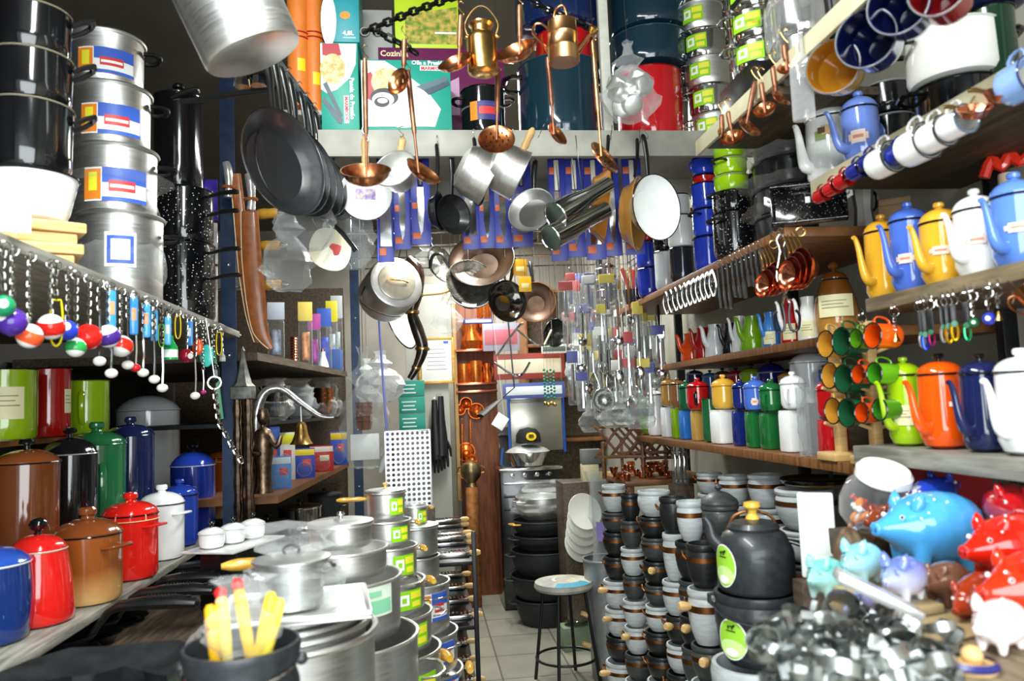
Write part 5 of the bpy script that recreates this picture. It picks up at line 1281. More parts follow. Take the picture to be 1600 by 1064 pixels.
hpan('aluminium saucepan with its mouth turned up, behind the tilted copper ladle', 626, 208, 634, 276, 68, .085, 2.7, ALU, ALU, WH_, (-.35, -.80, .38), name='saucepan')
hpan('narrow black pan in clear film next to the aluminium saucepan', 684, 225, 684, 330, 60, .035, 2.785, NONSTICK, NONSTICK, BLACK, (.93, -.3, 0), hk='black')
hpan('black pan in film hanging behind the narrow one', 706, 240, 707, 335, 62, .03, 2.82, NONSTICK, NONSTICK, BLACK, (.5, -.8, 0), hk='black')
t, a, s = hpan('small black pan with a yellow tag in front of the knife packs', 741, 215, 744, 290, 62, .02, 2.74, NONSTICK, NONSTICK, BLACK, (.85, -.45, 0), hk='black')
part('tag', G().box((0, 0, 0), (.02, .03, .002), .0004).mesh('tag', card('d8c830')), t, (0, -.14, .004))
hpan('first of two aluminium saucepans swung sideways under the shelf', 797, 212, 800, 290, 84, .12, 2.66, ALU, ALU, WH_, (.85, .10, -.42), name='saucepan', group='aluminium saucepans swung sideways', flare=.95)
hpan('second of two aluminium saucepans swung sideways under the shelf', 845, 206, 856, 284, 80, .12, 2.62, ALU, ALU, WH_, (.85, .05, -.42), name='saucepan', group='aluminium saucepans swung sideways', flare=.95)
hpan('aluminium pan showing its plain disc below the two saucepans', 836, 250, 838, 338, 74, .03, 2.85, ALU, ALU, BLACK, (-.45, -.80, .3), hk='black', name='saucepan')
hpan('ochre enamel basin hung edge on, first before the white one', 955, 210, 966, 318, 120, .06, 2.74, enamel('b9772a'), enamel('a5651f'), BLACK, (.90, -.12, -.1), hk='black', name='enamel_pan', roll=.22)
hpan('ochre enamel basin right behind the white-lined one', 1000, 215, 998, 330, 118, .06, 2.78, enamel('c08a44'), enamel('b8863c'), BLACK, (.78, -.40, -.1), hk='black', name='enamel_pan', roll=.2)
hpan('white-lined enamel basin with black rim, showing its whole inside', 1008, 208, 1022, 322, 104, .065, 2.66, enamel('d8c8a0'), WHITE_EN, BLACK, (.46, -.88, -.05), hk='black', name='enamel_pan', roll=.2, rimm=BLACK_EN)
# steel horns and scoops
for k, (pa, pb, r0, r1, lab) in enumerate([((868, 338), (950, 288), 22, 13, 'upper steel funnel slung across before the ochre basin'), ((860, 372), (945, 328), 20, 15, 'lower steel funnel slung across before the ochre basin'), ((866, 372), (892, 352), 6, 20, 'short flared steel mouthpiece under the funnels')]):
 a, b = atY(pa[0], pa[1], 2.5), atY(pb[0], pb[1], 2.62); s = mpp(a)
 t = T('steel_funnel', lab, 'funnel', a, 0, 1, 'steel funnels')
 part('cone', G().tube([(0, 0, 0), (b - a) * .3, (b - a) * .6, b - a], [r0 * s, r0 * s * .95, r1 * s * 1.05, r1 * s], 20).mesh('cone', STEEL), t)
 part('ring', G().tf((0, 0, 0), (b - a).to_track_quat('Z', 'Y').to_euler()).tube(ring_pts(r0 * s * 1.02, 20), .003, 6, True).mesh('ring', STEEL), t)
 part('wire', G().tube([(b - a) * .5, (b - a) * .5 + Vector((0, .06, .25))], .002, 5).mesh('wire', STEEL), t)
# knives on blue cards
KB = card('2c3aa0'); KO = card('c8622c')
def knife_pack(label, px, top, bot, w, Y, blade, hcol='16181a'):
 a = atY(px, top, Y); s = mpp(a); h = (bot - top) * s; W_ = w * s
 t = T('knife_pack', label, 'knife', a, face(a) * .6, 1, 'knives on blue cards under the cross shelf')
 part('blue_card', G().box((0, 0, -h / 2), (W_, .003, h), .0008).mesh('blue_card', mk('blue_print', '2b3796', .4, 0, 30, .12)), t)
 for z in (.12, .55, .90):
  part('orange_mark', G().box((-W_ * .22, -.0022, -h * z), (W_ * .42, .001, h * .07), .0003).mesh('orange_mark', KO), t)
 bl = [(-.012, -.02 - h * .28), (.012, -.02 - h * .28), (.014, -h * .6), (.006, -h * .85), (-.002, -h * .9), (-.012, -h * .7)] if blade == 'knife' else [(-.02, -h * .4), (.02, -h * .4), (.022, -h * .85), (-.022, -h * .85)]
 part('blade', G().prism(bl, -.006, -.003).mesh('blade', STEEL), t)
 part('handle', G().box((0, -.007, -h * .17), (.02, .012, h * .3), .004).mesh('handle', plastic(hcol)), t)
for k, (px, bot, w, Y, hc) in enumerate([(600, 412, 24, 2.98, '16181a'), (626, 392, 26, 2.95, '16181a'), (655, 384, 30, 2.92, '16181a'), (732, 392, 26, 2.98, 'e8e4d8'), (757, 390, 24, 2.98, 'e8e4d8'), (782, 390, 26, 2.98, '16181a'), (812, 388, 32, 2.98, '16181a'), (868, 410, 26, 3.0, 'd8d4c4'), (895, 404, 28, 3.0, 'd8d4c4'), (925, 408, 30, 3.0, 'd8d4c4'), (952, 402, 26, 3.0, '16181a'), (985, 400, 30, 3.0, 'd8d4c4')]):
 knife_pack('%s knife on a blue card counted from the white disc' % NTH[k], px, 248, bot, w, Y, 'knife' if k % 3 else 'cleaver', hc)
# ================================================================== shelving on the kettle side
EDGE = mk('cream_shelf_edge', 'cfc9a8', .45, 0, 10, .08, .05)
ZT, ZA, ZB, ZK, ZK2, ZD, ZD2 = 2.455, 2.21, 2.10, 1.835, 1.773, 1.458, 1.403
XW = XR - .01
def rboard(label, x0, y0, y1, z, th, mat, edge=None, eh=.03):
 t = T('shelf', label, 'shelf', (x0, y0, z))
 part('board', G().box(((XW - x0) / 2, (y1 - y0) / 2, -th / 2), (XW - x0, y1 - y0, th), .002).mesh('board', mat), t)
 if edge: part('edge_strip', G().box((-.006, (y1 - y0) / 2, -eh / 2), (.012, y1 - y0, eh), .002).mesh('edge_strip', edge), t)
rboard('high cream-edged shelf with the stickered aluminium pots', .95, 1.97, 2.43, ZT, .025, SHELF_D, EDGE, .05)
one('shelf_rail', G().box((0, 0, 0), (.012, .98, .05), .002).mesh('shelf_rail', EDGE), 'cream rail running on from the high shelf edge', 'rail', (.944, 1.478, ZT - .025))
one('hanging_rail', G().tube([(0, -.6, 0), (0, .5, 0)], .008, 8).tube([(0, .4, 0), (0, .4, ZC - 2.72)], .006, 6).tube([(0, -.5, 0), (0, -.5, ZC - 2.72)], .006, 6).mesh('hanging_rail', BLACK_STEEL), 'black ceiling rail from which the blue saucepans hang', 'rail', (.93, 1.55, 2.72))
rboard('cream-edged shelf along which the enamel mugs hang', 1.15, 1.0, 2.07, ZA, .025, SHELF_D, EDGE, .05)
rboard('shelf with stacked blue, lime and black pots', 1.10, 2.17, 4.2, ZB, .03, WOOD_BR)
rboard('wooden shelf of the yellow, blue and white coffee pots', 1.15, 1.0, 1.86, ZK, .035, SHELF)
rboard('wooden shelf with pouring cans and the brown jar', 1.25, 1.95, 3.95, ZK2, .028, WOOD_BR)
rboard('grey shelf of the lime, orange and navy coffee pots', 1.10, 1.0, 1.885, ZD, .04, SHELF_G)
rboard('dark shelf with the rows of lidded enamel canisters', 1.15, 1.90, 4.1, ZD2, .03, WOOD_BR)
for (x, y, lab) in [(1.56, 1.88, 'black upright behind the coffee pots at the wall'), (1.56, 3.05, 'black upright at the wall behind the pouring cans'), (1.56, 4.5, 'black upright at the far end of the canister shelf'), (1.56, 1.05, 'black upright at the near end of the coffee pot shelves')]:
 one('shelf_upright', G().box((0, 0, 1.5), (.045, .03, 3.0), .003).mesh('shelf_upright', BLACK_STEEL), lab, 'upright', (x, y, 0))
# ---- coffee pots
def kettle(px, w, h, X, z, col, label, spout, group, **k):
 p = stand(px, X, z); s = mpp(p)
 return coffee_pot(label, p, w * s / 2, h * mppv(p), col, spout=spout, group=group, **k)
OVAL = [(0, 1, .3, .7, card('e8c8b8')), (.15, .85, .12, .88, card('ecd8c8')), (.25, .75, .4, .6, card('d88a70'))]
gk = 'coffee pots on the upper kettle shelf'
kettle(1386, 56, 106, 1.25, ZK, 'e0a52a', 'yellow coffee pot at the wall-post end of the upper kettle shelf', 197, gk)
kettle(1428, 60, 112, 1.235, ZK, '4a6cc8', 'blue coffee pot between two yellow ones', 197, gk, sticker=(OVAL, .38, .55, .45), stick_a=-140)
kettle(1477, 64, 98, 1.235, ZK, 'e4ac30', 'yellow coffee pot between the blue and the white one', 197, gk, sticker=(OVAL, .45, .62, .5), stick_a=-130)
kettle(1533, 68, 104, 1.235, ZK, 'f2f3ee', 'white coffee pot with a pinkish oval sticker', 197, gk, sticker=(OVAL, .45, .62, .5), stick_a=-130)
kettle(1597, 76, 112, 1.24, ZK, '5a84d8', 'light blue coffee pot at the near end of the upper kettle shelf', 197, gk, sticker=(OVAL, .45, .62, .5), stick_a=-130)
gk = 'coffee pots on the lower kettle shelf'
kettle(1421, 54, 110, 1.19, ZD, 'a2cc12', 'lime green coffee pot with a paper sticker', 195, gk, sticker=(PAPER_SPEC, .3, .58, .5), stick_a=-135)
kettle(1478, 69, 116, 1.19, ZD, 'f0560a', 'orange coffee pot with black knob', 195, gk, knobc=BLACK_EN, knobk='mush', lidh=.5, sticker=(PRICE_SPEC, .57, .63, .18), stick_a=-100)
kettle(1543, 66, 122, 1.19, ZD, '18224e', 'navy coffee pot with black knob', 195, gk, knobc=BLACK_EN, knobk='mush', lidh=.5)
kettle(1608, 80, 130, 1.19, ZD, 'f4f7f8', 'white coffee pot cut by the picture edge', 195, gk, lidh=.5)
kettle(1690, 84, 130, 1.20, ZD, 'c81a16', 'red-spouted coffee pot beyond the white one', 195, gk)
# aluminium moka pot and paper bag behind the yellow pots
p = stand(1352, 1.42, ZB + .001); s = mpp(p)
t = T('moka_pot', 'grey moka pot standing behind the red mugs', 'coffee pot', p, .3)
part('body', G().lathe([(0, 0), (17 * s, 0), (13 * s, 36 * s), (17 * s, 70 * s), (9 * s, 80 * s), (0, 84 * s)], 8).mesh('body', ALU_DULL), t)
part('handle', strap_handle(30 * s, 16 * s, .006, BLACK), t, (15 * s, 0, 36 * s))
p = stand(1412, 1.50, ZK); s = mpp(p)
t = T('paper_bag', 'brown paper bag at the wall behind the blue coffee pot', 'bag', p, face(p))
part('bag_body', G().box((0, 0, 50 * s), (50 * s, .06, 170 * s), .01).mesh('bag_body', mk('brown_paper', '8a7454', .7, 0, 9, .15, .2)), t, (0, 0, 36 * s))
part('top_fold', G().box((0, 0, 0), (46 * s, .03, 12 * s), .004).mesh('top_fold', mk('brown_paper', '8a7454')), t, (0, 0, 176 * s))
p = stand(1590, 1.5, ZK); s = mpp(p)
t = T('rooster_ornament', 'red coxcomb-like ornament at the wall above the light blue pot', 'ornament', (p.x, p.y, ZK), face(p))
part('comb', G().tube(smooth_path([(-.05, 0, .30), (-.03, 0, .345), (-.01, 0, .32), (.01, 0, .35), (.03, 0, .325), (.05, 0, .34)], 3), .014, 8).mesh('comb', enamel('d8301c')), t)
part('stem', G().lathe([(0, 0), (.04, 0), (.03, .1), (.02, .3), (0, .31)], 14).mesh('stem', enamel('d8c8a8')), t)
# ---- things hanging under the upper kettle shelf
XKE = 1.145
def under(px, X, z): return stand(px, X, z)
def charm(px, L, strap, kind, col, label, size=9):
 e = under(px, XKE, ZK - .035); s = mpp(e)
 t = T('keychain', label, 'keychain', e, face(e) + rnd.uniform(-.3, .3), 1, 'keychains under the kettle shelf')
 part('hook', cached('chook', lambda: G().tube(smooth_path([(0, 0, .012), (.006, 0, .004), (0, 0, -.004), (-.006, 0, .002)], 3), .0014, 6).mesh('hook', STEEL)), t)
 part('ring', cached('kring', lambda: G().tube(ring_pts(.011, 14, 'y'), .0013, 5, True).mesh('ring', STEEL)), t, (0, 0, -.014))
 l = L * s
 if strap: part('strap', G().box((0, 0, -.025 - l / 2), (.012, .003, l), .001).mesh('strap', plastic(strap)), t)
 else: part('chain', chain_mesh([(0, 0, -.02), (0, 0, -.02 - l)], .012, .0014, STEEL), t)
 z = -.025 - l; R = size * s / 2 * 2
 if kind == 'clip':
  part('clip', G().tube([(R * .42 * math.cos(a), 0, z - R * 1.2 + R * 1.25 * math.sin(a)) for a in [2 * PI * i / 16 for i in range(16)]], R * .2, 7, True).mesh('clip', mk('anodised_' + col, col, .18, .8, 12, .08)), t)
  part('medal', G().tf((0, -.004, z - .002), (PI / 2, 0, 0)).lathe([(0, -.001), (R * .45, -.001), (R * .45, .001), (0, .002)], 14).mesh('medal', plastic('2a6a4a')), t)
 elif kind == 'ball':
  part('ball', G().ball((0, 0, z - R * .9), R * .9).mesh('ball', plastic(col, .12)), t); part('spot', G().tf((0, -R * .84, z - R * .9), (PI / 2, 0, 0)).lathe([(R * .35, -.002), (R * .32, .001), (0, .002)], 12).mesh('spot', WHITE_EN), t)
 else:
  part('bell', G().lathe([(0, z), (R * .3, z - .002), (R * .45, z - R), (R * .9, z - R * 2.2), (R * .8, z - R * 2.2), (0, z - R * .5)], 16).mesh('bell', BRASS), t)
for px, L, st, kd, c, lab, sz in [(1441, 36, '1a1b1c', 'clip', '2a4ae0', 'keychain with black strap and blue clip under the kettle shelf', 10), (1451, 34, '1a1b1c', 'clip', 'b02a6a', 'keychain with black strap and magenta clip', 9), (1436, 34, '1a1b1c', 'clip', 'c8ccd0', 'keychain with black strap and silver clip beside the blue one', 9), (1470, 30, '1a1b1c', 'clip', 'd0d4d8', 'keychain with black strap and silver clip beside the gold ones', 10), (1478, 30, '1a1b1c', 'clip', 'e0a810', 'keychain with black strap and gold clip, first', 11), (1487, 28, '1a1b1c', 'clip', 'e8b41a', 'keychain with black strap and gold clip, second', 11), (1506, 34, '1a1b1c', 'clip', '28a060', 'keychain with black strap and green-silver clip', 10), (1517, 26, None, 'ball', '1e6a3c', 'dark green ball keychain on a short chain', 8), (1541, 22, None, 'ball', '2c3ab0', 'blue ball keychain on a short chain', 11), (1556, 22, None, 'bell', '', 'little brass bell keychain beside the blue ball', 7), (1396, 24, None, 'bell', '', 'little brass bell hanging before the orange mug', 7), (1346, 20, None, 'clip', 'b8bcc0', 'small steel clip on a chain at the shelf end', 7)]:
 charm(px, L, st, kd, c, lab, sz)
e = under(1575, XKE - .01, ZK - .035); s = mpp(e)
t = T('copper_mug', 'small copper mug hung tilted under the light blue coffee pot', 'mug', e, (0, math.radians(-30), face(e)))
part('body', vessel(.026, .030, .062, COPPER, n=24), t, (0.02, 0, -.085)); part('handle', strap_handle(.04, .02, .004, COPPER), t, (-.006, 0, -.07), PI)
part('hook', G().tube([(0, 0, 0), (.004, 0, -.02), (-.02, 0, -.04)], .0018, 5).mesh('hook', STEEL), t)
# ---- mugs and little pans along the cream edge
gm = 'enamel mugs along the cream shelf edge'
for px, py, r, h, col, inn, rim, lab in [(1283, 306, 11, 26, 'b81418', None, '5a0a0c', 'red enamel mug, first of the row along the cream edge'), (1300, 294, 12, 26, 'b81418', None, '5a0a0c', 'red enamel mug, second of the row along the cream edge'), (1318, 282, 13, 28, 'b81418', None, '5a0a0c', 'red enamel mug next to the blue mugs'), (1339, 267, 14, 30, '1c2a86', None, '0c1240', 'blue enamel mug next to the red mugs'), (1358, 252, 14, 30, '1c2a86', None, '0c1240', 'blue enamel mug next to the first big white mug'),
  (1382, 252, 25, 44, 'f0f0ec', 'b8bcba', '2a2a30', 'big white enamel mug with black rim beside the blue mugs'), (1404, 240, 17, 34, '1e2e96', None, '0c1240', 'blue enamel mug between two big white ones'), (1433, 228, 29, 48, 'f2f2ee', 'b4b8b8', '3a3036', 'biggest white enamel mug of the row'), (1462, 212, 25, 44, 'f2f2ee', 'b4b8b8', '3a3036', 'white enamel mug after the biggest one'), (1493, 194, 23, 44, 'f2f2ee', 'b4b8b8', '5a6a80', 'white enamel mug next to the copper pans'), (1594, 128, 32, 50, '86a8dc', None, '2a2a60', 'light blue enamel mug at the end of the cream edge')]:
 p = atX(px, py, 1.125); s = mpp(p)
 mug(lab, p, r * s, h * s, col, (.12, -1, .06), 0, inn, rim, group=gm)
 part('hook', cached('mhook', lambda: G().tube(smooth_path([(0, 0, 0), (.006, 0, -.014), (-.004, 0, -.022), (-.010, 0, -.010)], 3), .0014, 6).mesh('hook', STEEL)), C.objects[-1].parent, (r * s * 1.5, 0, -h * s * .05), (0, PI / 2, 0))
for px, py, r, lab in [(1522, 176, 26, 'small copper pan with brass handle beside the last white mug'), (1566, 150, 28, 'small copper pan with brass handle beside the light blue mug')]:
 p = atX(px, py, 1.115); s = mpp(p); r *= s
 t = T('copper_pan', lab, 'pan', p, dirz((-.25, -.5, .85)), 1, 'copper pans on the cream edge')
 part('body', vessel(r * .75, r, r * .6, COPPER_RED, 0, .012, inside=COPPER_RED), t, (0, 0, -r * .3)); part('handle', G().tube([(r * .9, 0, r * .2), (r * 1.5, 0, r * .3), (r * 1.9, 0, r * .25)], [.004, .005, .004], 8).mesh('handle', BRASS), t, rot=2.4)
 part('hook', G().tube([(0, r, r * .3), (.01, r * 1.4, r * .6)], .002, 5).mesh('hook', BRASS), t)
# ---- things on the mug shelf
p = stand(1303, 1.24, ZA); s = mpp(p)
t = coffee_pot('tall white enamel pot with flower picture, wrapped in film', p, 38 * s, 104 * s, 'eeeeea', spout=180, lid=WHITE_EN, sticker=([(.2, .5, .3, .6, card('8a9a5a')), (.4, .8, .45, .75, card('d8b880')), (.3, .5, .5, .7, card('5a4a3a'))], .5, .95, .7), stick_a=-130, slen=.5)
one('clear_bag', crumple(86 * s, 86 * s, 140 * s, 71, .5, mat=FILM, amp=.04), 'clear film over the tall white flowered pot', 'bag', (p.x, p.y, ZA + .001))
p = stand(1349, 1.215, ZA); s = mpp(p)
coffee_pot('slim light blue coffee pot on the mug shelf, with an oval picture', p, 29 * s, 88 * s, '6a86d0', spout=190, sticker=(OVAL, .3, .6, .5), stick_a=-130)
def rpot(label, x, y, z, r, h, col, **k):
 k.setdefault('lid', False)
 return enamel_pot(label, (x, y, z), r, h, col, **k)
q = stand(1396, 1.36, ZA); v = stand(1500, 1.29, ZA); w_ = stand(1562, 1.35, ZA)
rpot('black enamel pot behind the slim blue coffee pot', q.x, q.y, ZA, .068, .16, '121416', rimc='8a8c90', ears=(150, 330))
rpot('second black enamel pot stacked on the other behind the blue coffee pot', q.x, q.y, ZA + .166, .066, .09, '16181a', rimc='9a9ca0')
rpot('black enamel pot under the broad white pan', v.x, v.y, ZA, .09, .10, '101114', ears=(160, 340), hmat=BLACK_EN)
rpot('broad white enamel pan with black ears on the mug shelf', v.x, v.y, ZA + .106, .104, .125, 'dcdcd6', r1=.102, rimc='c8c8c0', ears=(160, 340), hmat=BLACK_EN)
rpot('green enamel pot at the near end of the mug shelf', w_.x, w_.y, ZA, .05, .26, '143020', rimc='0c0c0c')
rpot('navy enamel pan crowning the green pot', w_.x, w_.y, ZA + .266, .08, .08, '18224a', rimc='2a3a6a', ears=(160, 340), hmat=BLACK_EN)
# pans with long handles hung from the high shelf end
def side_pan(label, cx, cy, w, h, X, depth, out, inn, rim):
 c = atX(cx, cy, .93); s = mpp(c); d = h * s
 hl = 2.715 - c.z - d / 2
 top = c + Vector((0, 0, d / 2 + hl))
 return hanging_pan(label, top, d, depth, enamel(out), enamel(inn), hl, BLACK, (-.72, -.68, -.12), 'black', group='enamel saucepans hung above the mug shelf', flare=.92, rimm=rim, name='saucepan')
LR = mk('bare_steel_rim', 'a8acb4', .25, .8)
side_pan('ochre enamel saucepan, mouth outward, beside the hanging glass bottle', 1291, 96, 40, 84, 1.12, .10, 'a8813c', 'a8701c', LR)
side_pan('dark blue enamel saucepan next to the ochre one', 1343, 50, 46, 92, 1.12, .12, '141e56', '0e1540', LR)
side_pan('dark blue enamel saucepan, second and higher', 1394, -4, 58, 92, 1.10, .12, '141e56', '0e1540', LR)
side_pan('red-lined enamel saucepan cut by the top edge', 1455, -32, 54, 86, 1.08, .13, '9a1418', '7a1014', LR)
# hanging glass bottle
p = atX(1257, 188, .925); s = mpp(p)
t = T('glass_bottle', 'flat clear glass bottle hanging by a wire from the high shelf', 'bottle', p, face(p))
part('body', G().tf(sc=(1, .5, 1)).lathe([(0, 0), (16 * s, 0), (17 * s, 4 * s), (17 * s, 86 * s), (14 * s, 98 * s), (6 * s, 108 * s), (6 * s, 140 * s), (0, 140 * s)], 24).mesh('body', clear_film('bottle_glass', amount=.12, scale=3., rough=.05)), t)
part('hanging_wire', G().tube([(-6 * s, 0, 130 * s), (0, 0, 150 * s), (0, 0, max(.05, ZT - p.z - .04))], .0015, 5).mesh('hanging_wire', STEEL), t)
# stickered aluminium pots: two piles, and the bagged ones
b = atY(1116, 195, 2.98); b.z = zt + .001; s = mpp(b); zz = b.z
for k in range(6):
 hh = 42 * mppv(b, .5); alu_pot('%s of the six stickered aluminium pots piled on the cross shelf end' % ['lowest', 'second lowest', 'third from below', 'fourth from below', 'fifth from below', 'top one'][k], (b.x - .008 * k, b.y, zz), 34 * s, hh, sticker=GREEN_SPEC, stick_a=math.degrees(face(b)) - 110, stick_w=.5, stick_v=(.25, .8), group='stickered aluminium pots on the cross shelf', mat=STEEL if k % 2 else ALU, handles='loop', hang=(0, 180)); zz += hh + .002
b = stand(1190, 1.05, ZT + .1); b.z = ZT; s = mpp(b)
one('riser', G().box((0, 0, .05), (.17, .24, .10), .004).mesh('riser', BLACK), 'dark block under the pile of stickered pots on the high shelf', 'block', (b.x, b.y, ZT))
zz = ZT + .101
for k in range(5):
 hh = 46 * mppv(b, .4); alu_pot('%s of the five stickered aluminium pots piled on the high shelf' % ['lowest', 'second lowest', 'middle one', 'fourth from below', 'top one'][k], (b.x - .004 * k, b.y, zz), 45 * s, hh, sticker=GREEN_SPEC, stick_a=math.degrees(face(b)) - 110, stick_w=.5, stick_v=(.25, .8), group='stickered aluminium pots on the high shelf', mat=STEEL, handles='loop', hang=(0, 180)); zz += hh + .002
b = stand(1256, 1.06, ZT); s = mpp(b); zz = ZT
for k in range(3):
 hh = .10; alu_pot('%s aluminium pot in film next to the five-pot pile' % ['lowest', 'middle', 'top'][k], (b.x, b.y, zz), .075, hh, group='film-wrapped aluminium pots on the high shelf', mat=STEEL); zz += hh + .002
one('clear_bag', crumple(.19, .19, .46, 73, .6, mat=FILM, amp=.06), 'glittering clear film around the aluminium pots on the high shelf', 'bag', (b.x, b.y, ZT + .001))
# copper ladles hooked on the high shelf edge
for k, (px, py, bx, by, r, lab) in enumerate([(1180, 128, 1164, 205, 22, 'copper ladle hooked to the high shelf edge over the lime pots'), (1190, 130, 1196, 178, 17, 'copper ladle between two others on the high shelf edge'), (1208, 105, 1214, 158, 18, 'copper ladle hanging nearest the glass bottle'), (1138, 175, 1146, 222, 18, 'copper ladle hanging low at the high shelf end'), (1128, 180, 1128, 218, 15, 'small brass strainer at the far end of the high shelf edge'), (1226, 70, 1230, 112, 14, 'small copper ladle high beside the film-wrapped pots')]):
 a = atX(px, py, .935); s = mpp(a); c = atY(bx, by, a.y - .01)
 ladle(lab, a, c, r * s, COPPER if k != 4 else BRASS, COPH, 'bowl', nrm=(-.45 if k % 2 else .5, -.6, .55), group='copper ladles on the high shelf edge', depth=.45)
# ---- stacked pots on shelf B
def bpile(px, X, rows, group, z=ZB):
 p = stand(px, X, z); s = mpp(p); zz = z
 for (w, h, col, lab, k) in rows:
  k = dict(k); k.setdefault('lid', False); k.setdefault('rimc', '0c0c0e')
  enamel_pot(lab, (p.x, p.y, zz), w * s / 2, h * s, col, group=group, **k); zz += h * s + .004
 return p, s, zz
SPK2 = speckled('black_speckled_fine', '0c0d0f', 'c8ccc8', 110)
LIME = '93bf12'
bpile(1150, 1.16, [(66, 68, SPK2, 'black speckled pot at the foot of the lime pile', dict(ears=(200, 20), hmat=BLACK)), (62, 32, SPK2, 'shallow black speckled pot under the lime pots', dict(ears=(200, 20), hmat=BLACK))] + [(53 - 2 * k, 25, LIME, '%s lime green pot of the pile on black speckled pots' % ['lowest', 'second', 'third', 'top'][k], dict(ears=(210,) if k == 1 else (), hmat=BLACK, rimc='8a9a70', lid=None if k == 3 else False, knobc=BLACK_EN, lidh=.3)) for k in range(4)], 'lime and black pots piled on the shelf')
bpile(1110, 1.17, [(48, 52, '2338a8', 'lowest blue pot of the tall blue pile', {}), (46, 42, '2740b8', 'second blue pot of the tall blue pile', dict(ears=(200,), hmat=BLACK)), (45, 40, '2740b8', 'third blue pot of the tall blue pile', dict(rimc='1a1a40')), (38, 12, 'c01c1c', 'red lid-like dish between the blue pots', {}), (38, 26, '2a48d0', 'top blue pot with lid, small spout aside', dict(lid=None, lidh=.35, handle=200))], 'blue pots piled on the shelf')
bpile(1068, 1.16, [(40, 54, '2a2c30', 'dark grey pot under the white ones', {}), (40, 50, 'e8e8e4', 'white pot with black rim above the dark grey pot', dict(ears=(200,), hmat=BLACK)), (34, 32, 'e0e2e4', 'smaller white pot with a blue dot on the white pile', {})], 'white pots beside the blue pile')
bpile(1042, 1.15, [(34, 60, 'c8ccce', 'pale grey pot behind the row of chrome clips', {}), (34, 36, '141416', 'black pan on the pale grey pot', dict(ears=(200,), hmat=BLACK))], 'pots near the far end of shelf')
bpile(1016, 1.14, [(36, 44, '1e2f9a', 'dark blue pot at the far end of the pot shelf', {}), (36, 40, '2238ac', 'second dark blue pot at the far end of the pot shelf', {}), (34, 14, 'b01818', 'red enamel dish on the far blue pots', {})], 'pots at the far end')
p, s, zz = bpile(1196, 1.36, [(70, 90, '16171a', 'large black pot behind the roasting tray', dict(ears=(200, 20), hmat=BLACK)), (64, 50, '131416', 'black pot on the large one behind the tray', {})], 'black pots behind tray')
# black oval roasters wrapped in film
p = stand(1231, 1.245, ZB); s = mpp(p); zz = ZB
def roaster(label, p, z, w, h, col=SPK2, rot=.1):
 t = T('roasting_pan', label, 'pan', (p.x, p.y, z), rot, 1, 'black oval roasters in film')
 part('body', vessel(w * .48, w * .5, h, NONSTICK), t, sc=(.8, 1.0, 1)); part('rim', ring_mesh(w * .505, .004, BLACK), t, (0, 0, h), sc=(.8, 1.0, 1))
 for a in (-1, 1): part('handle', ear(.07, .035, .007, BLACK), t, (0, a * w * .5, h * .9), a * PI / 2)
 return t
for k, (w, h) in enumerate([(.24, .085), (.24, .085), (.23, .085), (.22, .075)]):
 roaster('%s black oval roaster of the film-wrapped pile' % ['lowest', 'second', 'third', 'top'][k], p, zz, w, h); zz += h + .012
 one('clear_bag', crumple(w * .9, w * 1.1, .035, 80 + k, .9, n=26, m=4, mat=FILM, amp=.08), 'film bunched over the %s oval roaster' % ['lowest', 'second', 'third', 'top'][k], 'bag', (p.x, p.y, zz - .016), 0, 1, 'film between the oval roasters')
one('clear_bag', crumple(.12, .12, .10, 88, .3, mat=FILM), 'knotted clear bag on top of the oval roasters', 'bag', (p.x, p.y, zz + .012))
# black tray standing on edge, facing the shop
p = stand(1265, 1.165, ZB); s = mpp(p); w, h = 112 * s, 66 * s
t = T('roasting_tray', 'rectangular black tray with white handles propped against the roasters', 'tray', p, (math.radians(-12), 0, face(p) + .05))
g = G().box((0, 0, h / 2), (w, .006, h), .002)
for (c, d) in [((0, -.012, .004), (w, .03, .008)), ((0, -.012, h - .004), (w, .03, .008)), ((-w / 2 + .004, -.012, h / 2), (.008, .03, h)), ((w / 2 - .004, -.012, h / 2), (.008, .03, h))]: g.box(c, d, .003)
part('tray_body', g.mesh('tray_body', speckled('black_tray_enamel', '0b0c0e', '9a9a94', 150)), t)
for a in (-1, 1): part('handle', G().tube([(a * w * .5, -.012, h * .68), (a * w * .56, -.02, h * .72), (a * w * .56, -.02, h * .58), (a * w * .5, -.012, h * .55)], .006, 8).mesh('handle', WHITE_EN), t)
part('price_sticker', G().box((.0, -.004, h * .62), (.014, .003, .02), .0005).mesh('price_sticker', WHITE_LAB), t)
# steel and copper jugs behind
for k, (px, w, h, m, lab) in enumerate([(1044, 22, 96, STEEL, 'tall steel jug behind the white-lined basin'), (1064, 22, 90, COPPER, 'tall copper jug between the steel jug and the blue pile'), (1082, 22, 84, COPPER_OLD, 'aged copper jug right behind the blue pile')]):
 p = stand(px, 1.42, ZB + .20); s = mpp(p)
 t = T('jug', lab, 'jug', p, -2.4, 1, 'tall jugs behind the blue pots')
 part('body', G().lathe([(0, 0), (w * s * .5, 0), (w * s * .56, h * s * .25), (w * s * .36, h * s * .6), (w * s * .38, h * s * .8), (w * s * .46, h * s), (w * s * .42, h * s), (0, h * s * .5)], 22).mesh('body', m), t)
 part('handle', strap_handle(h * s * .6, w * s * .5, .006, m), t, (w * s * .4, 0, h * s * .3))
one('riser', G().box((0, 0, .099), (.22, .9, .198), .004).mesh('riser', BLACK_STEEL), 'dark riser carrying the tall jugs behind the blue pots', 'block', (1.47, atX(1064, 330, 1.42).y, ZB + .0005))
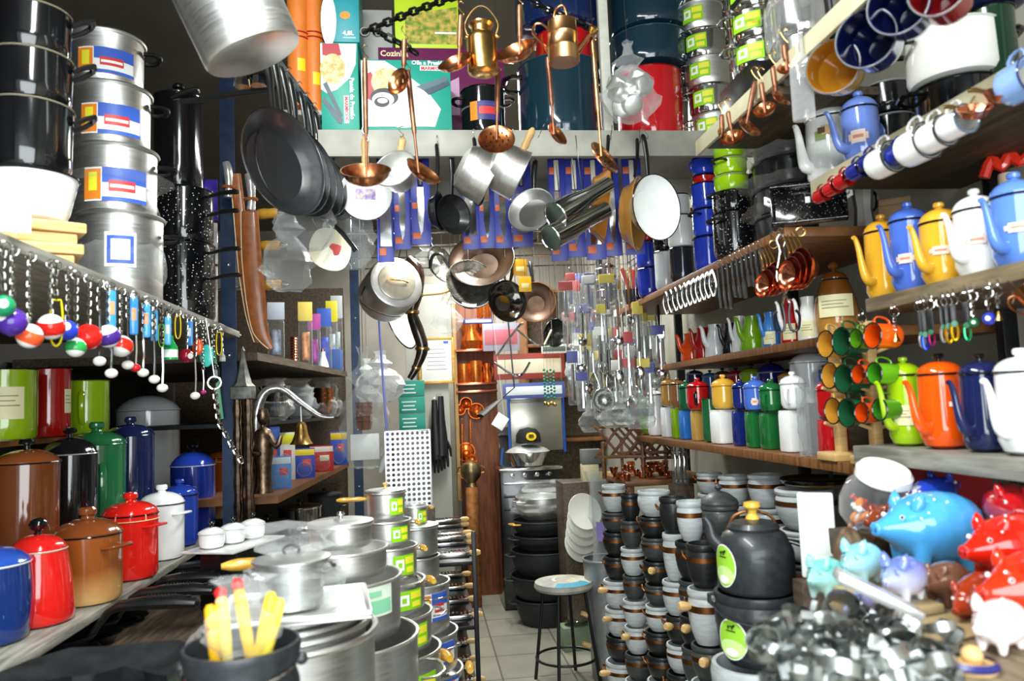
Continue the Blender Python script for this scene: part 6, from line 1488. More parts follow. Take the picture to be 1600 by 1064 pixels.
# ---- utensils along the edge of shelf B
def edgeB(px, dx=-.012): return stand(px, 1.10 + dx, ZB - .03)
for k in range(11):
 px = 1040 + k * 7.2; e = edgeB(px); s = mpp(e)
 t = T('chrome_clip', '%s chrome clip of the row counted from the far end' % NTH[k], 'clip', e, face(e) + .3, 1, 'chrome clips along the pot shelf')
 part('jaw', cached('jaw', lambda: G().tube(smooth_path([(0, 0, 0), (.008, 0, -.02), (.014, 0, -.06), (.004, 0, -.10)], 3), .008, 8).tube(smooth_path([(0, 0, 0), (-.008, 0, -.02), (-.012, 0, -.06), (.0, 0, -.10)], 3), .006, 8).mesh('jaw', CHROME)), t)
 part('spring', cached('spring', lambda: G().tube([(.007 * math.cos(a * 1.3), .007 * math.sin(a * 1.3), -.03 - .001 * a) for a in range(20)], .0016, 5).mesh('spring', STEEL)), t)
for k in range(10):
 px = 1122 + k * 7.4; e = edgeB(px); s = mpp(e); L = (62 - 2 * k + (k % 3) * 6) * s
 t = T('table_knife', '%s steel-tipped black knife of the hanging row' % NTH[k], 'knife', e, face(e) + .2, 1, 'black-handled knives along the pot shelf')
 part('blade', G().box((0, 0, -L * .28), (.012, .003, L * .5), .001).mesh('blade', BLACK_STEEL), t)
 part('handle', G().tube([(0, 0, -L * .5), (.002, 0, -L * .75), (.004, 0, -L * 1.05)], [.006, .008, .007], 8).mesh('handle', STEEL), t)
 part('hook', hook_s(), t)
def cups(px, label, n=4, k=1.):
 e = edgeB(px, -.03); t = T('measuring_cup_set', label, 'measuring cups', e, face(e), 1, 'copper measuring cups under the pot shelf')
 for i in range(n):
  r = (.052 - .005 * i) * k
  c = part('cup', cached(('mc', i, k), lambda: vessel(r * .55, r, r * .8, COPPER_RED, r * .12, r * .35, n=24)), t, (.03 - .016 * i, -.006 * i, -.13 - .006 * i), dirz((-.80, -.55, .05)))
  part('handle', cached(('mh', i, k), lambda: G().tube([(0, 0, 0), (.012, 0, .02), (.02, 0, .06)], [.003, .003, .0025], 6).mesh('handle', BRASS)), t, (.0 - .012 * i, 0, -.13 + r * .9), (0, -.6 + .05 * i, 0))
 part('ring', G().tube(ring_pts(.012, 14, 'y'), .0022, 5, True).mesh('ring', BRASS), t, (0, 0, -.02))
 part('hook', hook_s(), t)
cups(1208, 'set of copper measuring cups beside the steel tongs, on the knife side'); cups(1250, 'bigger set of copper measuring cups under the black tray', 4, 1.15)
e = edgeB(1220, -.028); s = mpp(e)
t = T('tongs', 'steel tongs with black loop grips hanging between the copper cups', 'tongs', e, face(e))
L = 150 * s
for a in (-1, 1):
 part('arm', G().tube(smooth_path([(a * .004, 0, 0), (a * .013, 0, -L * .06), (a * .006, 0, -L * .18), (a * .02, 0, -L * .45), (-a * .002, 0, -L * .64), (-a * .012, 0, -L * .74)], 3), .0032, 7).mesh('arm', CHROME), t)
 part('grip', G().tube(smooth_path([(-a * .012, 0, -L * .72), (-a * .006, 0, -L * .85), (-a * .010, 0, -L * 1.0), (-a * .030, 0, -L * 1.0), (-a * .036, 0, -L * .86), (-a * .026, 0, -L * .80)], 3), .0042, 7).mesh('grip', BLACK), t)
part('hook', hook_s(), t)
# ---- pouring cans on shelf C2
def pour(px, w, h, col, label, X=1.33, spout=195, shape='can', sc=None, label2=None):
 p = stand(px, X, ZK2); s = mpp(p); r = w * s / 2; H = atY(px, h, p.y).z - ZK2
 t = T('pouring_can', label, 'can', p, 0, 1, 'pouring cans on the shelf under the hanging knives')
 m = enamel(col); sm = enamel(sc) if sc else m
 part('body', cached(('pc', round(r, 4), round(H, 4), col), lambda: G().lathe([(0, 0), (r * .95, 0), (r, H * .08), (r * .9, H * .5), (r * .55, H * .85), (r * .6, H), (r * .52, H), (r * .45, H * .8), (0, H * .1)], 26).mesh('body', m)), t)
 part('spout', G().tube(smooth_path([(r * .8, 0, H * .35), (r * 1.2, 0, H * .55), (r * 1.35, 0, H * .85), (r * 1.6, 0, H * .95)], 3), resample([.3 * r, .22 * r, .16 * r, .12 * r], 3), 10).mesh('spout', sm), t, rot=math.radians(spout))
 part('handle', strap_handle(H * .6, r * .7, r * .1, m), t, (r * .8 * math.cos(math.radians(spout + 180)), r * .8 * math.sin(math.radians(spout + 180)), H * .25), math.radians(spout + 180))
 if label2: part('sticker', wrap_label(r * .98, H * .1, H * .45, math.radians(-130), .6, PAPER_SPEC), t)
for px, w, h, c, lab, sc, l2 in [(1082, 36, 521, 'e8500e', 'orange pouring can at the far end of its shelf', None, 0), (1100, 30, 512, 'b01818', 'red pouring can behind the orange one', None, 0), (1120, 36, 507, 'e4e8ea', 'white pouring can beside the orange one', None, 0), (1143, 30, 505, '17191c', 'black pouring can between two white ones', None, 0), (1158, 28, 494, 'eef0f0', 'tall white pouring can beside the green one', None, 0), (1178, 42, 494, '6a9a12', 'olive green pouring can with squat body', None, 0), (1207, 32, 488, '3a7ac4', 'light blue pouring can with paper sticker', None, 1), (1238, 34, 468, 'b4161a', 'red pouring can with paper sticker', 'f0f0ee', 1), (1266, 36, 464, 'f0f0ec', 'white pouring can with paper sticker, next to the brown jar', None, 1)]:
 pour(px, w, h, c, lab, sc=sc, label2=l2)
p = stand(1310, 1.38, ZK2); s = mpp(p)
t = enamel_pot('big honey-brown jar with a cream label, behind the copper cups', p, 31 * s, 92 * s, enamel_fade('glaze_honey', '7a4a18', 'b9823c', .06, .16), lid='6a3d14', r1=20 * s, bulge=.014, sticker=(PAPER_SPEC, .35, .72, .75), stick_a=-120, knobk='ball', name='jar', cat='jar')
# ---- enamel canisters on shelf D2
def canister(px, w, h, col, label, X, z=ZD2, lid=None, square=False, **k):
 p = stand(px, X, z); s = mpp(p)
 if square:
  t = T('square_canister', label, 'canister', p, .15, 1, 'canisters in the lower row of the dark shelf')
  W_, H = w * s * .80, h * s
  part('body', G().box((0, 0, H / 2), (W_, W_, H), W_ * .16).mesh('body', enamel(col)), t)
  part('collar', G().box((0, 0, H - .002), (W_ * .9, W_ * .9, .010), .003).mesh('collar', enamel(col)), t)
  return H
 enamel_pot(label, p, w * s / 2, h * s, col, lid=lid, group='lidded enamel pots over the canisters', **k)
 return h * s
XF = 1.225
low = [(1046, 24, 46, 'e6e8ea', 'white square canister at the far end of the dark shelf'), (1060, 20, 46, '86b410', 'lime square canister next to the far white one'), (1074, 24, 44, '2a72c4', 'light blue square canister in the far part of the row'), (1092, 22, 46, 'c49a50', 'tan square canister beside the light blue one'), (1132, 40, 52, 'f2f3f0', 'white square canister before the navy one'), (1159, 26, 54, '18266e', 'navy square canister between white and green'), (1182, 30, 55, '1c6a34', 'green square canister beside the navy one'), (1206, 32, 56, '1a6430', 'green square canister next to the tall white one'), (1241, 40, 64, 'f2f3f2', 'tall white square canister between green and red'), (1304, 44, 58, 'b8121a', 'red square canister at the near end of the dark shelf')]
zs = {}
for px, w, h, c, lab in low: zs[px] = canister(px, w, h, c, lab, XF, square=True)
canister(1112, 24, 68, '1e6238', 'tall green enamel can beside the white square canister', XF, lid=False, rimc='12401f')
one('red_dot', G().tf(rot=(PI / 2, 0, 0)).lathe([(0, 0), (.008, 0), (.008, .002), (0, .002)], 16).mesh('red_dot', RED_LAB), 'small red-orange sticker dot on the white canister edge', 'sticker', stand(1117, XF - .035, ZD2 + .075), -.6).name = 'sticker_dot'
up = [(1046, 24, 34, 'b0803c', 'tan pot with lid over the far white canister', 1046, {}), (1074, 24, 34, '1c6238', 'green pot with lid over the light blue canister', 1074, {}), (1132, 36, 36, 'e8b440', 'yellow pot with pointed lid over the white canister', 1132, dict(rimc='c8902a')), (1159, 26, 34, '1a2874', 'navy pot with lid over the navy canister', 1159, {}), (1182, 36, 36, '4a72cc', 'light blue pot with lid and pink sticker', 1182, dict(rimc='38589a', sticker=(OVAL, .2, .6, .3), stick_a=-120)), (1206, 35, 34, '1a6836', 'green pot with pointed lid over the green canister', 1206, dict(rimc='0e4420', handle=-140)), (1241, 38, 40, 'f2f3f2', 'white pot with pointed lid over the tall white canister', 1241, dict(rimc='b8bcc0', handle=-140)), (1304, 50, 44, 'b8121a', 'red pot with elastic-tied lid over the red canister', 1304, dict(rimc='7a0a10'))]
for px, w, h, c, lab, u, k in up:
 canister(px, w, h, c, lab, XF, ZD2 + zs[u] + .006, lidh=.55, lidflat=.1, **k)
# big lidded pots further away and in the back row
for px, w, h, c, lab, X, k in [(1002, 20, 56, 'e05a14', 'orange pot at the very end of the canister shelf', 1.22, {}), (1012, 24, 60, '6aa010', 'lime pot near the end of the canister shelf', 1.22, {}), (1026, 26, 64, 'eef0f0', 'white pot near the end of the canister shelf', 1.22, {}), (1034, 22, 60, '15171a', 'black pot between the white and tan pots', 1.25, {})]:
 canister(px, w, h, c, lab, X, lidh=.4, **k)
canister(1060, 24, 36, '8a5a34', 'brown pot with lid over the lime square canister', XF, ZD2 + zs[1060] + .006, lidh=.4)
canister(1092, 34, 36, 'c01418', 'red pot with a black opening over the tan canister', XF, ZD2 + zs[1092] + .006, lidh=.4, handle=-120, hmat=BLACK_EN)
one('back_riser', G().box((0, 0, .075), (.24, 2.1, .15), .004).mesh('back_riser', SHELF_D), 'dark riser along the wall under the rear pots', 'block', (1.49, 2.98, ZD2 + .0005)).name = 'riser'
for px, w, h, c, lab, k in [(1112, 24, 44, '2a72b8', 'light blue rear pot at the far end of the riser', {}), (1132, 26, 46, '6a3a1c', 'brown rear pot with lid', {}), (1153, 28, 46, 'a8141a', 'dark red rear pot with lid', {}), (1177, 36, 48, '86b410', 'lime rear pot with black knob', {}), (1208, 42, 50, '161f6a', 'navy rear pot with dome lid', dict(lidh=.6)), (1234, 30, 42, 'd8a840', 'yellow rear pot behind the white one', {}), (1268, 58, 64, 'e6eaec', 'big white rear pot with dome lid and black knob', dict(lidh=.5)), (1292, 34, 46, '4a68bc', 'light blue rear pot next to the mug tree', {}), (1088, 26, 48, '1a2258', 'navy rear pot above the red one', {})]:
 canister(px, w, h, c, lab, 1.45, ZD2 + .152, knobc=BLACK_EN, knobk='mush', **dict(dict(rimc='888c90', lidh=.4), **k))
# bagged glasses before the red canister
p = stand(1273, 1.19, ZD2); s = mpp(p)
t = T('glass_pack', 'three tall clear tubes in film before the red canister', 'glasses', p, face(p))
for k in range(3): part('tube', cached('gtube', lambda: G().lathe([(0, 0), (.015, 0), (.015, .21), (.013, .21), (.013, .01), (0, .01)], 16).mesh('tube', GLASS)), t, ((k - 1) * .028, 0, .002))
part('film', crumple(44 * s, 34 * s, 150 * s, 93, .6, mat=FILM_THIN, amp=.05), t)
# ---- mug tree
p1 = Vector((1.145, 2.02, ZD2)); p2 = Vector((1.14, 1.86, ZD))
def mtree(label, p, h, py_list):
 t = T('mug_tree', label, 'mug stand', p, 0, 1, 'wooden mug trees')
 part('foot', G().box((0, 0, .012), (.10, .10, .024), .004).mesh('foot', WOOD_PALE), t)
 part('post', G().box((0, 0, h / 2 + .02), (.026, .03, h), .004).mesh('post', WOOD_PALE), t)
 for z in py_list:
  for a in (-1, 1): part('peg', G().tube([(0, 0, 0), (a * .05, -.01, .018)], .005, 8).mesh('peg', WOOD_PALE), t, (0, 0, z))
 return t
pa = stand(1316, 1.19, ZD2); pb = stand(1372, 1.19, ZD2)
mtree('pale wooden mug tree farther along, with ochre and green mugs', pa, .37, (.09, .19, .29))
mtree('pale wooden mug tree next to the lime coffee pot, with orange mugs', pb, .36, (.09, .19, .29))
for px, py, r, h, c, inn, lab in [(1297, 538, 21, 30, 'd8a84a', 'c08a2e', 'ochre mug on the top pegs of the mug tree'), (1303, 587, 20, 30, 'd8a84a', 'c08a2e', 'ochre mug on the middle pegs of the mug tree'), (1309, 642, 20, 32, 'd8a84a', 'c08a2e', 'ochre mug on the lowest pegs of the mug tree'),
  (1326, 534, 22, 40, '1d5a34', '1a5030', 'dark green mug on the top pegs'), (1329, 592, 22, 40, '1d5a34', '1a5030', 'dark green mug on the middle pegs'), (1334, 645, 22, 38, '1d5a34', '1a5030', 'dark green mug on the lowest pegs'),
  (1346, 530, 15, 34, '5a9a14', '4e8a12', 'lime mug on the top pegs between green and orange'), (1347, 585, 15, 30, 'e0500c', 'c8440a', 'orange mug on the middle pegs'), (1353, 645, 16, 30, 'e0500c', 'c8440a', 'orange mug on the lowest pegs'),
  (1376, 525, 20, 44, 'ea5a10', 'd04a0a', 'orange mug with its handle up, behind the brass bell'), (1378, 584, 17, 42, '62a81a', '3c8a1a', 'lime mug with its handle up, beside the lime coffee pot spout'), (1384, 640, 17, 36, '4a8a1a', '2c6a1a', 'green mug low behind the lime coffee pot spout')]:
 X = 1.15 if px < 1340 else 1.14
 p = atX(px + 6, py, X); s = mpp(p)
 mug(lab, p, r * s, h * s, c, (-.97, -.12, .04), .2, inn, '1a1a1a', group='mugs on the wooden mug trees')
p = stand(1400, 1.16, ZD + .001)
one('steel_lighter', G().box((0, 0, .012), (.10, .02, .024), .004).mesh('steel_lighter', STEEL), 'small steel gadget lying at the foot of the mug tree', 'gadget', atZ(1362, 672, ZD + .001), .3)
# carton under the lower kettle shelf
p = atY(1452, 757, 1.75); 
box_thing('dark red carton in the shade under the lower kettle shelf', (1.28, 1.80, 1.24), (.20, .10, .17), card('8a1c1c'), .1)
# ================================================================== soapstone pots piled along the aisle
MT = {'L': SOAP_L, 'D': SOAP_D, 'B': SOAP_B}
MN = {'L': 'light grey', 'D': 'dark grey', 'B': 'black'}
def soap_column(px, Y, rows, where, zfloor=0.0, lids=()):
 base = atY(px, 900, Y); s = mpp(base)
 zs = [atY(px, r[0], Y).z for r in rows]
 for k, r in enumerate(rows):
  zlow = zs[k + 1] + .003 if k + 1 < len(rows) else zfloor
  h = zs[k] - zlow
  if h < .02: break
  kind = r[2]
  soapstone_pot('%s soapstone pot, %s from the top, pile %s' % (MN[kind], NTH[k], where), (base.x + rnd.uniform(-.004, .004), base.y, zlow), r[1] * s, h, MT[kind], band=('n' not in (r[3] if len(r) > 3 else '')), ears=h > .06 and rnd.random() < .45, lid=('l' in (r[3] if len(r) > 3 else '')), rot=face(base) + rnd.uniform(-.5, .5), group='soapstone pots piled along the aisle', grip='g' in (r[3] if len(r) > 3 else ''))
soap_column(966, 3.9, [(757, 19, 'L'), (799, 22, 'D'), (830, 22, 'B'), (868, 21, 'B'), (905, 23, 'L', 'g'), (948, 24, 'L', 'g'), (992, 25, 'B'), (1032, 26, 'L', 'g'), (1078, 26, 'D')], 'right behind the stool')
soap_column(990, 3.55, [(772, 15, 'B'), (812, 17, 'D'), (855, 19, 'L'), (898, 18, 'D'), (936, 20, 'L'), (978, 20, 'L', 'g'), (1020, 21, 'D'), (1062, 21, 'L'), (1110, 22, 'B')], 'second from the stool')
soap_column(1027, 3.2, [(766, 26, 'L', 'n'), (806, 24, 'B'), (838, 24, 'D'), (875, 23, 'B', 'g'), (912, 21, 'D'), (945, 21, 'L'), (985, 23, 'B'), (1022, 24, 'B'), (1062, 25, 'L', 'g'), (1120, 26, 'D')], 'third from the stool')
soap_column(1058, 2.92, [(776, 22, 'B', 'n'), (832, 19, 'L'), (906, 23, 'L'), (960, 22, 'B', 'g'), (1005, 23, 'L'), (1050, 25, 'B'), (1110, 25, 'L')], 'fourth from the stool')
soap_column(1083, 2.66, [(782, 21, 'L'), (845, 26, 'B'), (905, 24, 'D'), (960, 25, 'B', 'g'), (1010, 26, 'D'), (1070, 26, 'L')], 'fifth from the stool')
soap_column(1103, 2.38, [(848, 27, 'B'), (918, 29, 'L', 'g'), (1006, 30, 'D', 'g'), (1066, 32, 'L', 'n')], 'next to the black kettle')
soap_column(1132, 2.62, [(788, 30, 'D', 'ln'), (838, 30, 'B'), (900, 30, 'D'), (970, 30, 'L')], 'topped by a ball-knobbed lid', lids=(0,))
soap_column(1118, 3.35, [(738, 20, 'L'), (770, 21, 'L'), (815, 22, 'D'), (870, 22, 'L'), (930, 22, 'B')], 'farthest below the canister shelf')
soap_column(1157, 3.05, [(742, 24, 'L'), (788, 24, 'L'), (840, 24, 'D'), (900, 24, 'L')], 'second below the canister shelf')
soap_column(1206, 2.8, [(740, 28, 'L'), (792, 28, 'L'), (850, 28, 'L'), (910, 28, 'D')], 'third below the canister shelf')
soap_column(1268, 2.5, [(762, 46, 'L'), (826, 44, 'L', 'n'), (876, 42, 'B'), (930, 40, 'L'), (990, 40, 'D')], 'under the black griddle')
# griddle lying on the widest pot
p = atY(1287, 750, 2.5); s = mpp(p); zg = atY(1268, 762, 2.5).z
t = T('griddle', 'black enamel griddle with ochre underside and curved handle lying on the widest soapstone pot', 'griddle', (atY(1275, 762, 2.5).x, 2.5, zg + .004), .3)
part('underside', G().lathe([(0, 0), (.085, 0), (.108, .012), (.105, .014), (0, .012)], 36).mesh('underside', enamel('b8862c')), t); part('plate', G().lathe([(0, .013), (.108, .0125), (.118, .026), (.115, .030), (.104, .022), (0, .020)], 36).mesh('plate', BLACK_EN), t)
part('handle', G().tube(smooth_path([(-.03, -.10, .02), (-.04, -.11, .07), (-.01, -.12, .11), (.05, -.10, .135)], 3), .007, 8).mesh('handle', IRON), t)
t['label'] = 'black griddle with ochre underside on the widest soapstone pot'
# kettle and cauldron
p = atY(1182, 922, 1.95); s = mpp(p)
zk = atY(1182, 1032, 1.95).z
stand_h = .50
one('low_stool', G().box((0, 0, stand_h / 2), (.24, .24, stand_h), .006).mesh('low_stool', SHELF_D), 'dark block under the pots carrying the black kettle', 'block', (p.x - .01, p.y, 0)).name = 'block'
soapstone_pot('light grey soapstone pot right under the black cauldron', (p.x - .02, p.y, stand_h + .001), 66 * s, zk - stand_h - .004, SOAP_L, band=False, ears=False, group='soapstone pots piled along the aisle')
t = T('cauldron', 'black clay cauldron with oval green label, under the kettle', 'pot', (p.x, p.y, zk), face(p))
H = p.z - zk; r = 66 * s
part('body', G().lathe([(0, 0), (r * .75, 0), (r * .92, H * .2), (r * .97, H * .5), (r * .97, H * .52), (r * .99, H * .54), (r * 1.0, H * .78), (r * .95, H * .86), (r * 1.0, H * .93), (r * .98, H), (r * .9, H), (r * .88, H * .5), (0, H * .1)], 44).mesh('body', IRON_NEW), t)
part('bail', G().tube(smooth_path([(-r * 1.04, 0, H * .82), (-r * .8, -r * .75, H * .74), (0, -r * 1.08, H * .66), (r * .8, -r * .75, H * .74), (r * 1.04, 0, H * .82)], 4), .0028, 6).mesh('bail', IRON), t)
for a in (-1, 1): part('lug', G().tube([(a * r * .98, 0, H * .76), (a * r * 1.1, 0, H * .82), (a * r * 1.1, 0, H * .92), (a * r * .98, 0, H * .94)], .006, 8).mesh('lug', IRON), t)
def oval_label(parent, r, zc, w, h, a):
 mats = [card('f4f6ee'), card('9ad23a'), card('c8ea90'), BLACK, card('f4f6ee')]
 l = None
 for k, (ru, rv, cu, cv, m, nm) in enumerate([(1, 1, 0, 0, mats[0], 'sticker'), (.92, .94, 0, 0, mats[1], 'green_field'), (.85, .42, 0, -.42, mats[2], 'pale_field'), (.42, .2, 0, -.62, mats[4], 'price_box')]):
  n = 26; vs = [(0, 0, 0)]; g = G()
  def pt(u, v): 
   A = a + (cu + u) * w / r; R = r + .0012 + .0006 * k
   return (R * math.cos(A), R * math.sin(A), zc + (cv + v) * h)
  rings = [[pt(0, 0)]] + [[pt(q * ru * math.cos(2 * PI * i / n), q * rv * math.sin(2 * PI * i / n)) for i in range(n)] for q in (.5, 1)]
  vs = rings[0] + rings[1] + rings[2]
  fs = [(0, 1 + i, 1 + (i + 1) % n) for i in range(n)] + [(1 + i, 1 + n + i, 1 + n + (i + 1) % n, 1 + (i + 1) % n) for i in range(n)]
  o = part(nm, g.add(vs, fs).mesh(nm, m), l or parent)
  if l is None: l = o
 # small black cow-like emblem with print under it
 g = G(); R = r + .0034
 def q(u, v): A = a + u * w / r; return Vector((R * math.cos(A), R * math.sin(A), zc + v * h))
 g.tube([q(-.2, .62), q(.0, .66), q(.16, .64)], .0032, 6, flat=.5).tube([q(.16, .64), q(.26, .72)], .0028, 6).tube([q(-.16, .6), q(-.17, .5)], .0015, 5).tube([q(.1, .6), q(.11, .5)], .0015, 5).tube([q(-.3, .42), q(.3, .42)], .0014, 5)
 part('emblem', g.mesh('emblem', BLACK), l)
oval_label(t, r * .99, H * .42, .044, .050, math.radians(-90 - 38))
kr = 59 * s; KH = 88 * s
t = T('kettle', 'big black clay kettle with yellow spool knob and oval green label', 'kettle', (p.x + .002, p.y, p.z + .003), face(p))
part('body', G().lathe([(0, 0), (kr * .94, 0), (kr, .01), (kr * 1.0, KH * .62), (kr * .98, KH * .72), (kr * .80, KH * .98), (kr * .62, KH * 1.06), (kr * .6, KH * 1.02), (0, KH)], 44).mesh('body', IRON_NEW), t)
l = part('lid', G().lathe([(kr * .66, 0), (kr * .68, .006), (kr * .6, .018), (kr * .2, .026), (0, .026)], 32).mesh('lid', IRON_NEW), t, (0, 0, KH * 1.05))
part('knob', knob('spool', .022, mk('yellow_knob', 'e0b848', .3, 0, 12, .1)), l, (0, 0, .024))
part('handle', G().tube(smooth_path([(-kr * .70, 0, KH * 1.0), (-kr * .45, 0, KH * 1.28), (0, .005, KH * 1.36), (kr * .45, 0, KH * 1.28), (kr * .62, 0, KH * 1.05)], 4), .004, 8).mesh('handle', COPPER_OLD), t)
part('spout', G().tube(smooth_path([(-kr * .8, -.01, KH * .72), (-kr * 1.05, -.01, KH * .9), (-kr * 1.12, -.01, KH * 1.12), (-kr * 1.25, -.01, KH * 1.26)], 4), resample([.022, .016, .012, .008], 4), 12).mesh('spout', IRON_NEW), t)
part('side_handle', G().tube(smooth_path([(kr * .8, 0, KH * .86), (kr * 1.2, -.01, KH * .80), (kr * 1.62, -.02, KH * .70)], 3), resample([.008, .014, .010], 3), 10, flat=.6).mesh('side_handle', BLACK), t)
oval_label(t, kr, KH * .48, .040, .054, math.radians(-90 - 52))
# white board standing behind the pigs
p = atY(1284, 930, 1.78); s = mpp(p)
one('cutting_board', G().box((0, 0, 66 * s), (54 * s, .014, 132 * s), .006).mesh('cutting_board', mk('white_plastic_board', 'e6ebe8', .35, 0, 10, .04)), 'white plastic cutting board standing up beside the black kettle', 'cutting board', (p.x, p.y, 1.156), (math.radians(-3), 0, face(p)))
# ================================================================== counter of pigs and cutters
ZG = 1.215
t = T('counter', 'counter carrying the piggy banks and the heap of tin cutters', 'counter', (1.05, 1.3, 0))
_o = [(.52, .92), (.52, 1.14), (.80, 1.44), (.93, 1.46), (.93, 1.74), (1.60, 1.74), (1.60, .92)]
part('worktop', G().tf((-1.05, -1.3, ZG - .03), (0, 0, 0), (1, 1, 1)).add([(x, y, z) for z in (0, .03) for x, y in _o], [tuple(range(7)), tuple(range(13, 6, -1))] + [(i, (i + 1) % 7, (i + 1) % 7 + 7, i + 7) for i in range(7)]).mesh('worktop', SHELF, 0), t)
part('cabinet', G().box((.17, -.16, ZG / 2 - .02), (.72, .40, ZG - .04), .004).box((.22, .28, ZG / 2 - .02), (.6, .34, ZG - .04), .004).mesh('cabinet', SHELF_D), t)
one('block', G().box((0, 0, (1.155 - .0) / 2), (.12, .05, 1.155), .003).mesh('block', SHELF_D), 'dark post under the white cutting board', 'block', (p.x, p.y, 0))
def pig(label, px, py, Y, L_px, heading, col, pitch=0., col2=None, fat=1., earcol=None, eyes='dot', roll=0., dots=False, name='piggy_bank', mat=None, ear_k=1., group='painted piggy banks on the counter', rest=None):
 """one continuous body (remeshed), with ears, eyes and tail; heading in degrees, 180 looks to -x"""
 c = atY(px, py, Y); s = mpp(c); L = L_px * s
 m = mat or enamel(col)
 R = L * .27 * fat
 if rest is not None: c.z = rest + .325 * L * fat
 t = T(name, label, 'piggy bank', c, (math.radians(roll), math.radians(pitch), math.radians(heading)), 1, group)
 g = G()
 prof = [(0, -.50), (.06, -.498), (.15, -.46), (.215, -.38), (.255, -.26), (.27, -.12), (.262, .02), (.238, .12), (.195, .22), (.15, .30), (.112, .37), (.082, .43), (.062, .475), (.058, .49), (.066, .495), (.064, .515), (.04, .52), (0, .518)]
 g.tf((0, 0, 0), (0, PI / 2, 0), (1, 1, 1))
 g.lathe([(r * L * (fat if z < .3 else 1), z * L) for r, z in prof], 30)
 g.m = Matrix()
 for (x, y) in [(.16, .12), (.16, -.12), (-.26, .13), (-.26, -.13)]:
  g.tube([(x * L, y * L, -.10 * L), (x * L * 1.03, y * L * 1.05, -.26 * L * fat), (x * L * 1.05, y * L * 1.08, -.325 * L * fat)], [.095 * L, .06 * L, .045 * L], 12)
 g.ball((.20 * L, 0, .06 * L), (.15 * L, .15 * L, .15 * L), 16, 12)
 me = g.mesh('body', m)
 b = part('body', me, t)
 rm = b.modifiers.new('blend', 'REMESH'); rm.mode = 'VOXEL'; rm.voxel_size = max(.0025, L / 60); rm.use_smooth_shade = True
 sm = b.modifiers.new('soft', 'SMOOTH'); sm.iterations = 6; sm.factor = .5
 em = enamel(earcol) if earcol else m
 for a in (-1, 1):
  part('ear', G().tf((.19 * L, a * .12 * L, (.17 if ear_k == 1 else .20) * L), (a * -.35, -.15, a * .3), (ear_k, ear_k, ear_k)).lathe([(.0, .14 * L), (.03 * L, .10 * L), (.055 * L, .04 * L), (.05 * L, -.02 * L), (0, -.03 * L)], 12).mesh('ear', em), t)
  if eyes == 'dot':
   e = part('eye', G().ball((.325 * L, a * .105 * L, .10 * L), .022 * L, 12, 8).mesh('eye', WHITE_EN), t)
   part('pupil', G().ball((.335 * L, a * .118 * L, .105 * L), .013 * L, 10, 8).mesh('pupil', BLACK_EN), e)
  else:
   part('eye', G().tube(smooth_path([(.33 * L, a * .07 * L, .14 * L), (.345 * L, a * .10 * L, .12 * L), (.33 * L, a * .13 * L, .10 * L)], 3), .007 * L, 6).tube([(.34 * L, a * .06 * L, .17 * L), (.345 * L, a * .11 * L, .165 * L)], .006 * L, 6).mesh('eye', BLACK_EN), t)
  part('nostril', G().ball((.52 * L, a * .026 * L, .0), (.008 * L, .014 * L, .022 * L), 8, 6).mesh('nostril', mk('nostril_' + col, tuple(c_ * .35 for c_ in lin(col)[:3]), .4)), t)
 part('tail', G().tube(smooth_path([(-.49 * L, 0, .05 * L), (-.55 * L, .02 * L, .09 * L), (-.54 * L, -.02 * L, .13 * L), (-.50 * L, 0, .11 * L)], 3), .016 * L, 6).mesh('tail', m), t)
 if dots:
  g = G(); q = random.Random(int(px))
  for i in range(14):
   x = q.uniform(-.3, .28); a = q.uniform(.4, 2.7); rr = .268 if x < .1 else .22
   g.ball((x * L, rr * fat * L * math.cos(a), rr * fat * L * math.sin(a) + .0 * L), .011 * L, 8, 6)
  part('dot', g.mesh('dot', WHITE_EN), t)
 return t
one('pig_riser', G().box((0, 0, .006), (.30, .16, .012), .003).mesh('pig_riser', card('b49a6c')), 'flat carton under the big light blue pig', 'box', (1.24, 1.52, ZG)).name = 'flat_carton'
pig('big light blue piggy bank with white dots on its back', 1448, 838, 1.50, 186, 188, '4aa6e8', pitch=-2, dots=True, fat=1.1, rest=ZG + .012)
pig('dark blue and white patterned piggy bank seen from behind the light blue one', 1462, 774, 1.66, 112, 20, '2a44b8', pitch=-12, mat=mk('blue_white_glaze', '2340b4', .12, 0, 9, .1, 0, .6, col2='e8e8f0', cramp=(.36, .40)), fat=1.0)
one('flat_carton', G().box((0, 0, .042), (.22, .12, .084), .003).mesh('flat_carton', card('a88c60')), 'carton under the patterned pig at the wall side', 'box', (1.32, 1.68, ZG + .0005))
pig('dark red piggy bank facing out at the wall, highest of the red ones', 1580, 792, 1.42, 138, 240, 'b4141a', fat=1.0, rest=1.30)
pig('bright red piggy bank with white dots, its snout over the brown pigs', 1578, 862, 1.27, 180, 190, 'd4200f', dots=True, fat=1.05, rest=1.245)
pig('big orange-red piggy bank cut by the picture edge', 1620, 948, 1.12, 205, 188, 'dd2c10', fat=1.05, rest=ZG)
pig('brown-red glossy piggy bank with its nose down', 1522, 938, 1.20, 112, 205, '9a3210', pitch=14, fat=1.0, rest=ZG)
pig('grey-brown piggy bank with painted face', 1475, 912, 1.30, 100, 205, '6e4a38', eyes='line', fat=1.1, rest=ZG)
pig('chestnut piggy bank peering out behind the light blue snout', 1385, 828, 1.62, 90, 200, '8a3a1c', fat=1.0, rest=1.27)
one('flat_carton', G().box((0, 0, .027), (.16, .10, .054), .003).mesh('flat_carton', card('9c8258')), 'little carton under the chestnut pig', 'box', (1.16, 1.64, ZG + .0005))
